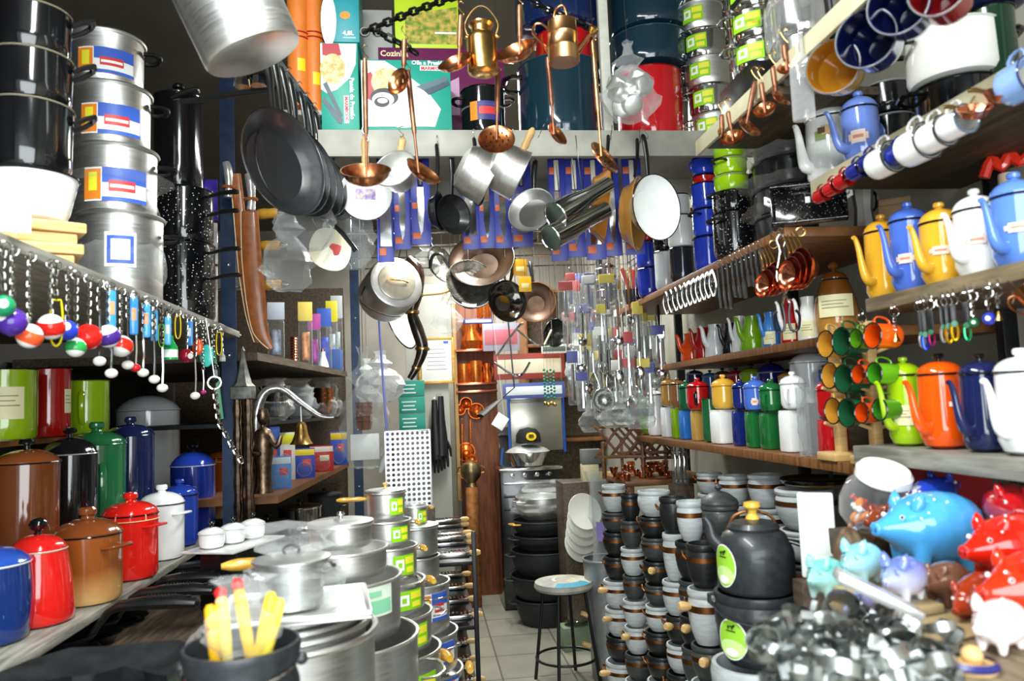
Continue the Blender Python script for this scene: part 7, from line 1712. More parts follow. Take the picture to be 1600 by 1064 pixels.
PL1 = enamel_fade('glaze_aqua', '86d0dc', 'd8f0ee', -.05, .03); PL2 = enamel_fade('glaze_mint', '7cd4cc', 'e0f4ee', -.05, .03); PL3 = enamel_fade('glaze_periwinkle', '6a7cc8', 'f0f0f4', -.03, .03); PL4 = enamel_fade('glaze_lavender', '8a94d4', 'e4e6f4', -.04, .03); PL5 = enamel_fade('glaze_pink', 'f4dcd8', 'f6f0ec', -.05, .03)
pig('mint green little piggy bank with drawn eyes, nearest the cutting board', 1288, 903, 1.40, 92, 215, '8ad4cc', mat=PL2, eyes='line', ear_k=1.5, fat=1.08, rest=ZG)
pig('aqua little piggy bank with drawn eyes, between mint and periwinkle ones', 1344, 886, 1.36, 98, 215, '8ad0dc', mat=PL1, eyes='line', ear_k=1.5, fat=1.08, rest=ZG + .03)
one('flat_carton', G().box((0, 0, .0135), (.10, .08, .027), .003).mesh('flat_carton', card('b09a70')), 'thin carton under the aqua little pig', 'box', (atY(1346, 890, 1.36).x, 1.36, ZG + .0005))
pig('white and periwinkle little piggy bank with drawn eyes', 1408, 900, 1.27, 104, 212, '8a94d0', mat=PL3, eyes='line', ear_k=1.5, fat=1.08, rest=ZG + .02)
one('flat_carton', G().box((0, 0, .0085), (.10, .07, .017), .003).mesh('flat_carton', card('b8a278')), 'thin carton under the periwinkle little pig', 'box', (atY(1410, 900, 1.28).x, 1.28, ZG + .0005))
pig('lavender little piggy bank half buried by the silvery lid', 1340, 945, 1.24, 70, 210, '9aa2dc', mat=PL4, eyes='line', ear_k=1.5, fat=1.08, rest=ZG)
pig('white and pink piggy bank at the bottom edge', 1562, 1020, 1.06, 120, 205, 'f0e4e0', mat=PL5, eyes='line', ear_k=1.5, fat=1.08, earcol='f0d8d6', rest=ZG - .0)
# straw-like brown ornament, jar, muddler
p = atY(1328, 862, 1.55); s = mpp(p)
one('straw_ornament', G().lathe([(0, 0), (.025, 0), (.034, .03), (.030, .07), (.014, .095), (0, .10)], 24).mesh('straw_ornament', mk('straw', '7a6248', .7, 0, 60, .3, .8, col2='3e2e20', stretch=(1, 1, .2))), 'brown straw-textured ornament behind the aqua little pig', 'ornament', (p.x, p.y, ZG))
p = atY(1352, 832, 1.72); s = mpp(p); r = 54 * s
t = T('candy_jar', 'round glass jar with white lid tilted over, holding wrapped sweets', 'jar', (p.x + .012, p.y, 1.276), (math.radians(18), math.radians(16), face(p)))
part('globe', G().lathe([(0, 0), (r * .6, 0), (r * .92, r * .35), (r, r * .8), (r * .9, r * 1.3), (r * .7, r * 1.55), (r * .66, r * 1.62)], 36).mesh('globe', GLASS), t)
part('lid', G().lathe([(r * .72, 0), (r * .76, .004), (r * .76, .022), (r * .66, .032), (0, .036)], 36).mesh('lid', WHITE_EN), t, (0, 0, r * 1.58))
q = random.Random(9)
for k in range(12):
 c = ('f2f2ee', 'd82a28', 'e88a3a', 'c8d4f0')[k % 4]
 part('sweet', cached(('sw', c), lambda: G().ball((0, 0, 0), (.016, .010, .010), 10, 8).tube([(-.027, 0, 0), (-.020, 0, 0), (-.014, 0, 0)], [.008, .003, .006], 6).tube([(.014, 0, 0), (.020, 0, 0), (.027, 0, 0)], [.006, .003, .008], 6).mesh('sweet', plastic(c))), t, (q.uniform(-.5, .5) * r, q.uniform(-.5, .5) * r, r * (.16 + .055 * k)), (q.uniform(0, 3), q.uniform(0, 3), q.uniform(0, 3)))
one('block', G().box((0, 0, .03), (.13, .10, .06), .003).mesh('block', SHELF_D), 'dark block under the tilted candy jar', 'block', (p.x, p.y, ZG + .0005))
p = atY(1522, 1064, 1.0)
t = T('muddler', 'pale turned wooden knob with blue stripes at the bottom edge', 'muddler', (p.x, p.y, ZG))
hz = atY(1522, 1020, 1.0).z - ZG
part('shaft', G().lathe([(0, 0), (.03, 0), (.032, .008), (.012, hz * .4), (.008, hz * .7)], 20).mesh('shaft', WOOD_PALE), t); part('knob', G().ball((0, 0, hz * .85), .014, 16, 10).mesh('knob', WOOD_PALE), t)
part('stripe', G().lathe([(.0325, .004), (.034, .008), (.028, .014)], 20).mesh('stripe', plastic('2a2a6a')), t)
# heap of tin cutters
def outline(kind, r):
 if kind == 'star': return [((r if i % 2 == 0 else r * .5) * math.cos(PI * i / 5), (r if i % 2 == 0 else r * .5) * math.sin(PI * i / 5)) for i in range(10)]
 if kind == 'heart': return [(r * .062 * 16 * math.sin(a) ** 3, r * .062 * (13 * math.cos(a) - 5 * math.cos(2 * a) - 2 * math.cos(3 * a) - math.cos(4 * a))) for a in [2 * PI * i / 28 for i in range(28)]]
 if kind == 'round': return [(r * math.cos(2 * PI * i / 26), r * math.sin(2 * PI * i / 26)) for i in range(26)]
 if kind == 'square': return [(-r * .8, -r * .8), (r * .8, -r * .8), (r * .8, r * .8), (-r * .8, r * .8)]
 if kind == 'flower': return [(r * (.8 + .22 * math.cos(5 * a)) * math.cos(a), r * (.8 + .22 * math.cos(5 * a)) * math.sin(a)) for a in [2 * PI * i / 40 for i in range(40)]]
 return [(-r, -r * .3), (r, -r * .3), (r, r * .3), (-r, r * .3)]
def cutter_mesh(kind, r, h):
 def f():
  o = outline(kind, r); n = len(o); g = G()
  inn = [(x * .965, y * .965) for x, y in o]
  vs = [(x, y, z) for z in (0, h) for x, y in o] + [(x, y, z) for z in (0, h) for x, y in inn]
  fs = []
  for i in range(n):
   j = (i + 1) % n
   fs += [(i, j, n + j, n + i), (2 * n + j, 2 * n + i, 3 * n + i, 3 * n + j), (i, 2 * n + i, 2 * n + j, j), (n + i, n + j, 3 * n + j, 3 * n + i)]
  return g.add(vs, fs).mesh('cutter', TIN, 30)
 return cached(('cut', kind, r, h), f)
q = random.Random(21)
kinds = [('star', 'star-shaped tin cutter lying in the heap before the piggy banks'), ('heart', 'heart-shaped tin cutter lying in the heap before the piggy banks'), ('round', 'round tin cutter lying in the heap before the piggy banks'), ('square', 'square tin cutter lying in the heap before the piggy banks'), ('flower', 'flower-shaped tin cutter lying in the heap before the piggy banks'), ('bar', 'oblong tin cutter lying in the heap before the piggy banks')]
n = 0
for k in range(190):
 px, py = q.uniform(1195, 1480), q.uniform(962, 1078)
 if py < 962 + max(0, (1260 - px)) * .75: continue
 base = atZ(px, py, ZG + .012)
 if px > 1400 and py < 1000: continue
 kd, lab = kinds[k % 6]
 r = q.uniform(.013, .032); h = q.uniform(.010, .022)
 z = ZG + .003 + (.0 if k % 3 == 0 else .012 if k % 3 == 1 else .024)
 one('cookie_cutter', cutter_mesh(kd, round(r, 3), round(h, 3)), lab, 'cookie cutter', (base.x, base.y, z), (q.uniform(-.7, .7) * (k % 3 > 0), q.uniform(-.7, .7) * (k % 3 > 0), q.uniform(0, 6.2)), 1, kd + ' tin cutters in the heap')
 n += 1
# silvery box lid, ladle and flat sheet on the heap
p = atY(1375, 985, 1.18); s = mpp(p)
one('box_cover', G().box((0, 0, 0), (.135, .055, .018), .004).mesh('box_cover', mk('bright_lid', 'd8dcdc', .25, .6)), 'bright oblong metal lid sloping over the tin cutters', 'cover', (p.x, p.y, 1.275), (0, math.radians(28), -.35))
p = atY(1300, 950, 1.24); s = mpp(p)
one('cardboard_sheet', G().box((0, 0, 0), (.20, .10, .004), .001).mesh('cardboard_sheet', card('a8946a')), 'brown cardboard flap lying under the brown pigs', 'cardboard', (atY(1440, 985, 1.2).x, 1.16, ZG + .004), .3)
# ================================================================== the depth of the shop
# rails under the ceiling that carry everything hung in the depth
t = T('hanging_rack', 'ceiling rack of steel rods over the aisle, from which utensils hang', 'rack', (0, 0, 2.62))
for Y in (3.75, 4.1, 4.45, 4.8, 5.2, 5.6):
 part('rod', G().tube([(-.5, Y, 0), (1.6, Y, 0)], .006, 6).mesh('rod', STEEL), t)
for x in (-.48, .55, 1.58):
 part('side_rod', G().tube([(x, 3.7, .01), (x, 5.65, .01)], .006, 6).mesh('side_rod', STEEL), t)
 for Y in (3.75, 5.6): part('hanger_rod', G().tube([(x, Y, 0), (x, Y, ZC - 2.62)], .005, 6).mesh('hanger_rod', STEEL), t)
RY = (3.75, 4.1, 4.45, 4.8, 5.2, 5.6)
def hangY(Y): return min(RY, key=lambda r: abs(r - Y))
def cord(t, p, m=None, off=0):
 part('cord', G().tube([(0, 0, 0), (0, 0, 2.62 - p.z - off)], .0018, 5).mesh('cord', m or STEEL), t, (0, 0, off))
# ---- dark woks and pans in the middle
def hang_disc(label, px, py, rp, Y, om, im, nrm, depth=.06, handle=None, hm=BLACK, name='wok', cat='pan', hl=.14, ha=70):
 Y = hangY(Y); c = atY(px, py, Y); s = mpp(c); r = rp * s
 t = T(name, label, cat, c, dirz(nrm))
 part('body', vessel(r * .6, r, depth, om, r * .08, depth * .5, n=36, inside=im), t, (0, 0, -depth)); part('rim', ring_mesh(r, .0035, om), t)
 if handle:
  a = math.radians(ha); part('handle', bar_handle(hl, .012, hm, handle), t, (r * math.cos(a), r * math.sin(a), 0), a)
 n_ = Vector(nrm).normalized(); u_ = Vector((0, 0, 1)) - n_ * n_.z; up = c + (u_.normalized() * r if u_.length > .2 else Vector((0, 0, 0)))
 o = one('pan_hook', G().tube([(0, 0, 0), (0, 0, 2.62 - up.z)], .003, 5).mesh('pan_hook', STEEL), 'wire', 'wire', up)
 o.name = 'wire'; del o['label'], o['category']
 w = Matrix.LocRotScale(t.location, t.rotation_euler, t.scale).inverted() @ Matrix.LocRotScale(o.location, o.rotation_euler, o.scale)
 o.parent = t; o.location, o.rotation_euler, o.scale = w.to_translation(), w.to_euler(), (1, 1, 1); o.name = 'wire_hook'
 return t
GREY_IN = mk('worn_pan_inside', '8d8a80', .28, .8, 26, .35, .1)
hang_disc('wide dark wok hanging behind the first white-handled knives', 752, 405, 52, 4.1, NONSTICK, mk('brown_wok', '4a3626', .3, .4, 12, .3, .1), (-.2, -.85, .45), handle='black', ha=20)
hang_disc('grey scratched pan lid with curved black handle, under the wok', 735, 440, 38, 4.1, GREY_IN, GREY_IN, (.15, -.95, .3), .02, name='saucepan_cover', cat='cover')
hang_disc('black wok hanging lowest under the grey lid', 735, 462, 30, 4.45, NONSTICK, NONSTICK, (.1, -.7, .7))
hang_disc('shiny black pan with mirror-like inside beside the yellow tag', 793, 470, 33, 4.1, NONSTICK, mk('mirror_inside', '5a5854', .12, .9, 8, .3), (.35, -.9, .1), handle='black', ha=75)
hang_disc('brown aged pan behind the mirror-like one', 836, 472, 32, 4.8, COPPER_OLD, mk('brown_pan_inside', '5a4436', .4, .5, 16, .3), (-.25, -.95, .1), handle='black', ha=95)
hang_disc('small black pan behind the yellow tag', 868, 520, 22, 5.2, NONSTICK, NONSTICK, (.4, -.8, -.2), handle='black')
hang_disc('bare iron pan with long handle next to the horn', 690, 412, 30, 4.8, IRON, GREY_IN, (.7, -.6, .2), handle='black', ha=120)
for (px, py, Y, w, h, col, lab) in [(812, 405, 4.1, 22, 26, 'e8a818', 'bright yellow price tag tied over the mirror-like pan'), (820, 432, 4.1, 20, 24, 'f0b81c', 'second yellow price tag just below the first')]:
 p = atY(px, py, Y - .03); s = mpp(p)
 t = T('tag', lab, 'tag', p, face(p) + .2, 1, 'yellow tags'); part('tag_card', G().box((0, 0, -h * s / 2), (w * s, .003, h * s), .0006).mesh('tag_card', card(col)), t); part('print', G().box((0, -.0022, -h * s * .6), (w * s * .6, .001, h * s * .3), .0003).mesh('print', card('f6e6a0')), t); cord(t, p)
# curved black handles and white tongs
for k, (pts, r, m, lab) in enumerate([([(672, 420), (676, 400), (690, 398), (704, 420), (730, 440)], .010, BLACK, 'black curved bail handle beside the grey pan lid'), ([(762, 455), (780, 430), (792, 405), (798, 390)], .014, BLACK, 'thick black pan handle slanting up behind the yellow tags'), ([(690, 470), (702, 440), (712, 418)], .006, CREAM, 'cream wire tong slanting beside the grey lid'), ([(698, 474), (710, 446), (720, 425)], .006, CREAM, 'second cream wire tong slanting beside the grey lid'), ([(652, 461), (690, 458), (705, 452)], .008, WOOD_PALE, 'pale wooden stick lying across the hanging wires'), ([(776, 556), (808, 513), (818, 505)], .007, STEEL, 'steel rod of the folding rack, slanting before the picture cards'), ([(772, 566), (800, 585), (815, 586), (828, 566)], .007, CHROME, 'bent chrome rod hanging before the banner'), ([(808, 515), (838, 538), (860, 538)], .006, STEEL, 'second steel rod of the folding rack'), ([(850, 540), (862, 515)], .006, CREAM, 'short pale rod beside the second folding rod')]):
 P = [atY(a, b, 4.45 if py else 4) for (a, b), py in zip(pts, [1] * 9)]
 t = T('bent_rod', lab, 'rod', P[0]); part('rod_body', G().tube(smooth_path([q - P[0] for q in P], 3) if len(P) > 2 else [q - P[0] for q in P], r, 8).mesh('rod_body', m), t)
 hi = max(P, key=lambda v: v.z) - P[0]; part('cord', G().tube([hi, (hi.x, hi.y, 2.62 - P[0].z)], .0015, 5).mesh('cord', STEEL), t)
# ---- left of the aisle in the depth: framed paper, green boxes, perforated plate, black gloves
p = atY(686, 600, 6.2); s = mpp(p)
one('backing_panel', G().box((0, 0, 1.3), (.34, .05, 2.6), .004).mesh('backing_panel', mk('pale_panel', 'a6a69c', .5, 0, 5, .08, .05)), 'pale upright panel carrying the framed certificate', 'panel', (p.x - .09, 6.28, 0))
p = atY(683, 598, 6.2); s = mpp(p); w, h = 52 * s, 70 * s
t = T('certificate', 'framed white certificate on the pale panel', 'picture', p, 0)
part('paper', G().box((0, 0, h / 2), (w * .9, .006, h * .92), .001).mesh('paper', mk('certificate_paper', 'f0f0ea', .5, 0, 8, .03)), t)
g = G()
for (c, d) in [((0, 0, .004), (w, .02, .02)), ((0, 0, h - .004), (w, .02, .02)), ((-w / 2, 0, h / 2), (.02, .02, h)), ((w / 2, 0, h / 2), (.02, .02, h))]: g.box(c, d, .003)
part('frame', g.mesh('frame', WOOD_YEL), t)
g = G()
for i in range(6): g.box((0, -.004, h * (.3 + .09 * i)), (w * (.6 - .05 * (i % 3)), .002, .006))
part('print', g.mesh('print', card('9aa0a8')), t); part('seal', G().box((w * .3, -.004, h * .9), (.04, .002, .02)).mesh('seal', BLUE_LAB), t)
zb = .0
p = atY(645, 672, 5.4); s = mpp(p)
t = T('cabinet', 'grey cabinet under the stacked green cartons', 'cabinet', (p.x - .02, 5.45, 0)); part('carcass', G().box((0, 0, p.z / 2), (.26, .24, p.z - .004), .004).mesh('carcass', mk('grey_cabinet', '5a5c58', .5, 0, 8, .1)), t)
g = G(); part('door', G().box((0, -.125, p.z / 2), (.22, .012, p.z * .9), .003).mesh('door', mk('grey_door', '6c6e6a', .45, 0, 8, .1)), t)
for k in range(3):
 t = T('carton', '%s green carton of the three stacked near the certificate' % ['lowest', 'middle', 'top'][k], 'box', (p.x, 5.42, p.z + k * 26 * s), 0, 1, 'green cartons near the certificate')
 part('carton_body', G().box((0, 0, 12.5 * s), (40 * s, .16, 25 * s), .003).mesh('carton_body', card('1f8a78')), t)
 g = G()
 for i in range(3): g.box((-.02, -.081, (6 + 6 * i) * s), ((22 - 4 * (i % 2)) * s, .002, .008))
 part('print', g.mesh('print', card('cfe6de')), t)
# perforated steel plate
p = atY(640, 793, 3.75); s = mpp(p); w, h = 70 * s, 119 * s
def perf():
 g = G(); nx, nz = 9, 15; dx, dz = w / nx, h / nz
 for i in range(nx):
  for j in range(nz):
   cx, cz = -w / 2 + dx * (i + .5), dz * (j + .5)
   sq = [(cx - dx / 2, cz - dz / 2), (cx + dx / 2, cz - dz / 2), (cx + dx / 2, cz + dz / 2), (cx - dx / 2, cz + dz / 2)]
   hole = [(cx + dx * .36 * math.cos(a), cz + dx * .36 * math.sin(a)) for a in [-3 * PI / 4 + 2 * PI * k / 8 for k in range(8)]]
   vs = [(x, 0, z) for x, z in sq] + [(x, 0, z) for x, z in hole] + [(x, .006, z) for x, z in hole]
   fs = [(0, 1, 6, 5, 4), (1, 2, 8, 7, 6), (2, 3, 10, 9, 8), (3, 0, 4, 11, 10)] + [(4 + k, 4 + (k + 1) % 8, 12 + (k + 1) % 8, 12 + k) for k in range(8)]
   g.add(vs, fs)
 return g.mesh('plate', mk('white_steel', 'e4e6e4', .3, .5, 10, .05), 0, recalc=False)
t = T('perforated_plate', 'white perforated steel plate standing behind the aluminium stack', 'plate', p, .12)
part('plate', perf(), t); part('edge', G().box((0, .003, h), (w, .012, .008), .001).box((-w / 2, .003, h / 2), (.008, .012, h), .001).box((w / 2, .003, h / 2), (.008, .012, h), .001).mesh('edge', mk('white_steel', 'e4e6e4')), t)
one('block', G().box((0, 0, p.z / 2), (.24, .12, p.z - .002), .004).mesh('block', SHELF_D), 'dark block under the perforated plate', 'block', (p.x, p.y + .03, 0))
for k, (px, lab) in enumerate([(682, 'black rubber glove hanging on the pale panel'), (692, 'second black rubber glove hanging on the pale panel')]):
 p = atY(px, 730 - 6 * k, 6.12); s = mpp(p)
 t = T('rubber_glove', lab, 'glove', p, .2 * k, 1, 'black gloves on the panel')
 g = G().tube([(0, 0, 105 * s), (0, 0, 70 * s), (.004, 0, 40 * s), (.006, 0, 12 * s)], [.022, .028, .04, .045], 12, flat=.4)
 for i in range(4): g.tube([((i - 1.5) * .024, 0, 14 * s), ((i - 1.5) * .027, 0, 2 * s), ((i - 1.5) * .028, 0, -(6 + 3 * (i in (1, 2))) * s)], [.013, .012, .008], 8)
 g.tube([(.036, 0, 34 * s), (.062, -.005, 22 * s), (.066, -.008, 10 * s)], [.015, .012, .008], 8)
 part('glove_body', g.mesh('glove_body', mk('black_rubber', '101113', .4, 0, 20, .1)), t); part('nail', G().tube([(0, .14, 108 * s), (0, -.01, 108 * s)], .004, 6).mesh('nail', STEEL), t)
# ---- copper corner: brown board with copper ware, lit by the tube above
p0, p1 = atY(712, 600, 6.55), atY(776, 600, 6.55)
XC = (p0.x + p1.x) / 2; WC = p1.x - p0.x
t = T('copper_stand', 'tall brown display board hung with copper ware', 'display', (XC, 6.62, 0))
part('back_board', G().box((0, .03, 1.3), (WC * 1.05, .03, 2.6), .004).mesh('back_board', mk('red_brown_board', '7a4526', .5, 0, 6, .1, .06, col2='5a2f18', stretch=(8, 8, 1))), t)
for py in (548, 600, 612):
 z = atY(740, py, 6.55).z
 part('ledge', G().box((0, -.06, z), (WC, .16, .02), .003).mesh('ledge', COPPER_RED), t)
part('side', G().box((-WC / 2, -.04, 1.3), (.03, .16, 2.6), .003).mesh('side', mk('yellow_wood_post', '9a7a48', .5)), t)
ORC = mk('orange_copper', 'e07a34', .28, .9, 14, .12, .05)
for k, (px, py, w, h, sh, lab) in enumerate([(738, 548, 34, 44, 'jug', 'copper jug on the top ledge of the display board'), (758, 548, 18, 40, 'jug', 'narrow copper jug on the top ledge'), (726, 600, 22, 30, 'pot', 'copper pot on the second ledge'), (744, 600, 24, 34, 'pot', 'wider copper pot on the second ledge'), (762, 600, 16, 30, 'jug', 'thin copper jug on the second ledge'), (731, 520, 24, 20, 'bowl', 'copper bowl hung above the top ledge'), (757, 512, 20, 40, 'pot', 'copper canister hung above the top ledge')]):
 p = atY(px, py, 6.53); s = mpp(p); r = w * s / 2; H = h * s
 zl = min((atY(740, q, 6.55).z + .0105 for q in (548, 600, 612)), key=lambda z: abs(z - p.z)) if py in (548, 600) else p.z
 t = T('copper_jug' if sh == 'jug' else 'copper_pot', lab, 'pot', (p.x, 6.55, zl), 0, 1, 'copper ware on the display board')
 pr = {'jug': [(0, 0), (r * .7, 0), (r, H * .3), (r * .55, H * .7), (r * .7, H), (r * .6, H), (0, H * .3)], 'pot': [(0, 0), (r * .9, 0), (r, H * .1), (r, H), (r * .92, H), (0, H * .1)], 'bowl': [(0, 0), (r * .5, 0), (r, H), (r * .95, H), (0, H * .1)]}[sh]
 part('body', G().lathe(pr, 22).mesh('body', ORC), t); part('handle', strap_handle(H * .6, r * .6, .006, ORC), t, (r * .7, 0, H * .2), -.8)
for k, (px, py, r, lab) in enumerate([(728, 630, 9, 'small round copper mould hung on the brown board'), (744, 642, 12, 'larger round copper mould hung on the brown board'), (719, 640, 8, 'little copper mould at the edge of the brown board'), (728, 706, 14, 'flat copper plate low on the brown board')]):
 p = atY(px, py, 6.60); s = mpp(p)
 t = T('copper_mould', lab, 'mould', p, (PI / 2, 0, 0), 1, 'round copper moulds on the board'); part('mould_body', G().lathe([(r * s, -.03), (r * s, .0), (r * s * .7, .03), (r * s * .3, .045), (r * s * .2, .03), (0, .028)], 22).mesh('mould_body', ORC), t); part('rim', G().tube(ring_pts(r * s, 22), .004, 6, True).mesh('rim', ORC), t)
for k, (px, y0, y1, lab) in enumerate([(722, 662, 740, 'long copper ladle on the brown board, beside the flat plate'), (735, 655, 720, 'shorter copper ladle on the brown board')]):
 ladle(lab, atY(px, y0, 6.55), atY(px, y1, 6.55), 9 * mpp(atY(px, y1, 6.55)), ORC, ORC, nrm=(.2, -.9, .3), group='ladles on the brown board')
p = atY(738, 762, 6.2); s = mpp(p)
t = T('brass_urn', 'round tarnished brass urn before the brown board', 'urn', (p.x, 6.3, p.z)); part('body', G().lathe([(0, 0), (9 * s, 0), (7 * s, 6 * s), (15 * s, 16 * s), (17 * s, 26 * s), (13 * s, 36 * s), (6 * s, 40 * s), (0, 42 * s)], 24).mesh('body', mk('tarnished_brass', '8d7c5a', .35, .9, 20, .3, .1)), t)
for a in (-1, 1): part('handle', G().tube([(a * 16 * s, 0, 20 * s), (a * 22 * s, 0, 22 * s), (a * 20 * s, 0, 30 * s), (a * 14 * s, 0, 32 * s)], .006, 6).mesh('handle', BRASS), t)
one('urn_stand', G().box((0, 0, p.z / 2), (.10, .10, p.z - .002), .003).mesh('urn_stand', COPPER_OLD), 'copper-brown post under the tarnished urn', 'post', (p.x, 6.3, 0)).name = 'post'
# ---- back shelves: banner, picture cards, steel panel, stove with cap
def slab(name, label, x0, x1, y0, y1, Y, depth, mat, cat, **k):
 a, b = atY((x0 + x1) / 2, y1, Y), None; s = mpp(a)
 return one(name, G().box((0, 0, (y1 - y0) * s / 2), ((x1 - x0) * s, depth, (y1 - y0) * s), .003).mesh(name, mat), label, cat, a, 0, **k), a, s
zsh = atY(840, 540, 6.6).z
t = T('shelf_unit', 'tall wooden shelf unit across the back of the shop', 'shelf', (atY(885, 540, 6.7).x - .02, 6.95, 0))
for py in (455, 540, 620, 690):
 z = atY(840, py, 6.7).z
 part('shelf_plank', G().box((.07, 0, z), (.81, .5, .03), .003).mesh('shelf_plank', WOOD_BR), t)
for x in (-.34, .48): part('side_panel', G().box((x, 0, 1.35), (.03, .5, 2.7), .003).mesh('side_panel', WOOD_BR), t)
part('back_panel', G().box((.07, .24, 1.35), (.81, .02, 2.7), .003).mesh('back_panel', SHELF), t)
for (x0, x1, y0, y1, Y, c, c2, lab) in [(755, 812, 505, 548, 6.3, 'a8a4b4', 'c86a78', 'greyish picture card hanging over the banner'), (772, 884, 552, 592, 6.35, '9a3a34', 'e8dcc0', 'red and cream banner strip across the back shelf'), (786, 884, 598, 622, 6.3, '4a5a9c', 'dce4e8', 'blue-framed pale sign below the banner'), (846, 886, 538, 552, 6.25, 'dcdcd8', '5a6a5a', 'pale label strip at the banner top'), (725, 770, 498, 506, 5.2, '2a4a9a', 'd8dce8', 'blue and white box edge under the lowest wok')]:
 p = atY((x0 + x1) / 2, y1, Y); s = mpp(p); w, h = (x1 - x0) * s, (y1 - y0) * s
 t = T('sign', lab, 'sign', p, 0, 1, 'signs and cards at the back')
 part('sign_board', G().box((0, 0, h / 2), (w, .012, h), .002).mesh('sign_board', card(c)), t); part('panel', G().box((0, -.007, h * .5), (w * .9, .004, h * .55), .001).mesh('panel', card(c2)), t)
 part('wire', G().tube([(-w * .45, .0, h), (-w * .45, 0, (2.62 if Y < 5.7 else ZC) - p.z)], .002, 5).tube([(w * .45, 0, h), (w * .45, 0, (2.62 if Y < 5.7 else ZC) - p.z)], .002, 5).mesh('wire', STEEL), t)
# steel hood panel with blue edge
p = atY(840, 704, 6.62); s = mpp(p); w, h = 82 * s, 82 * s
t = T('steel_sheet', 'square steel sheet with blue edge standing behind the black cap', 'panel', p)
part('sheet', G().box((0, 0, h / 2), (w, .02, h), .004).mesh('sheet', mk('satin_steel', 'b4b4a8', .3, 1, 4, .12, .1)), t); part('top_fold', G().box((0, -.03, h), (w, .06, .02), .004).mesh('top_fold', STEEL), t); part('support', G().box((0, .02, -p.z / 2), (w * .3, .03, p.z), .003).mesh('support', BLACK_STEEL), t)
for a in (-1, 1): part('blue_edge', G().box((a * (w / 2 + .012), 0, h / 2 + .02), (.022, .03, h + .08), .002).mesh('blue_edge', plastic('2a55b4')), t)
# stove
p = atY(838, 822, 5.9); ztop = atY(838, 733, 5.9).z; s = mpp(p); w = 100 * s
t = T('stove', 'black stove with a steel top, standing at the end of the aisle', 'stove', (p.x, 6.3, 0))
part('body', G().box((0, 0, ztop / 2), (w, .42, ztop - .02), .006).mesh('body', mk('black_stove_enamel', '0f1012', .2, 0, 10, .1, .02, .4)), t)
part('top', G().box((0, 0, ztop - .012), (w * 1.04, .46, .024), .004).mesh('top', STEEL), t)
for i in range(3): part('front_rail', G().box((0, -.216, ztop - .12 - .10 * i), (w * .9, .012, .018), .003).mesh('front_rail', STEEL if i == 0 else BLACK), t)
for i in range(4): part('burner_knob', G().tf(((i - 1.5) * w * .2, -.22, ztop - .055), (PI / 2, 0, 0)).lathe([(.018, 0), (.016, .02), (0, .022)], 14).mesh('burner_knob', CHROME), t)
p = Vector((atY(834, 730, 5.9).x, 6.22, ztop + .001))
s = mpp(p)
t = T('steel_pan', 'wide steel pan with dark rim on the stove', 'pan', p); part('body', vessel(24 * s, 34 * s, 22 * s, STEEL, 0, .02), t); part('rim', ring_mesh(34 * s, .005, STEEL), t, (0, 0, 22 * s)); part('lid', dome(34 * s, 10 * s, mk('white_lid', 'd8dcdc', .2, .5)), t, (0, 0, 23 * s))
pc = p + Vector((.01, -.0, 33 * s + .012))
t = T('cap', 'black cap with a yellow oval badge lying on the steel pan', 'cap', pc, .1)
part('crown', G().lathe([(18 * s, 0), (20 * s, .01), (19 * s, 14 * s), (13 * s, 22 * s), (0, 25 * s)], 24).mesh('crown', mk('black_cloth', '101214', .8, 0, 80, .2, .2)), t)
part('brim', G().tf((0, -16 * s, .004), (0, 0, 0), (1, 1, 1)).lathe([(0, .006), (14 * s, .006), (15 * s, .0), (0, -.002)], 20).mesh('brim', mk('black_cloth', '101214')), t)
b = part('badge', G().tf((.0, -19.4 * s, 11 * s), (math.radians(80), 0, 0), (1.25, 1, 1)).lathe([(0, 0), (6.5 * s, 0), (6.5 * s, .004), (0, .005)], 20).mesh('badge', card('e8c81c')), t)
part('badge_mark', G().box((0, -20.6 * s, 11.5 * s), (9 * s, .004, 1.5 * s)).box((0, -20.5 * s, 13.6 * s), (7 * s, .004, 1.2 * s)).box((0, -20.9 * s, 9.4 * s), (7 * s, .004, 1.2 * s)).mesh('badge_mark', BLACK), b)
# grey equipment beside the panel
p = atY(768, 760, 5.9); s = mpp(p); 
t = T('grey_machine', 'grey metal box with a round pipe end, beside the stove', 'machine', (atY(772, 700, 7.2).x, 7.25, 0)); s = mpp(atY(768, 700, 7.2)); hz = atY(768, 668, 7.1).z
part('housing', G().box((0, 0, hz / 2), (48 * s, .3, hz), .006).mesh('housing', mk('grey_machine_paint', '55585a', .4, .3, 10, .15)), t); part('pipe_end', G().tf((-.01, -.16, atY(768, 697, 7.1).z), (PI / 2, 0, 0)).lathe([(.03, 0), (.05, 0), (.05, .06), (.04, .06), (.03, .0)], 24).mesh('pipe_end', mk('pale_pipe', 'a8a89c', .4, .4)), t)
part('shelf_lip', G().box((.04, -.17, atY(768, 680, 7.1).z), (60 * s, .04, .02), .003).mesh('shelf_lip', STEEL), t)
P, Q = atY(750, 650, 5.7), atY(784, 622, 5.8); s = mpp(P)
t = T('shovel', 'dark metal scoop leaning over the grey machine', 'scoop', P)
part('blade', G().tube([(0, 0, 0), (Q - P) * .5, Q - P], [.05, .045, .02], 12, flat=.3).mesh('blade', IRON), t); part('grip', G().tube([(Q - P), (Q - P) * 1.6, Vector((Q.x - P.x, 0, ZC - P.z))], .006, 6).mesh('grip', BLACK), t)
p = atY(776, 668, 5.62); s = mpp(p)
one('price_card', G().box((0, 0, 11 * s), (20 * s, .004, 22 * s), .001).tube([(0, 0, 22 * s), (-.6 * (ZC - p.z), 0, .8 * (ZC - p.z))], .001, 4).mesh('price_card', WHITE_LAB), 'white square card stuck by the dark metal scoop', 'card', p, (0, .6, .1))
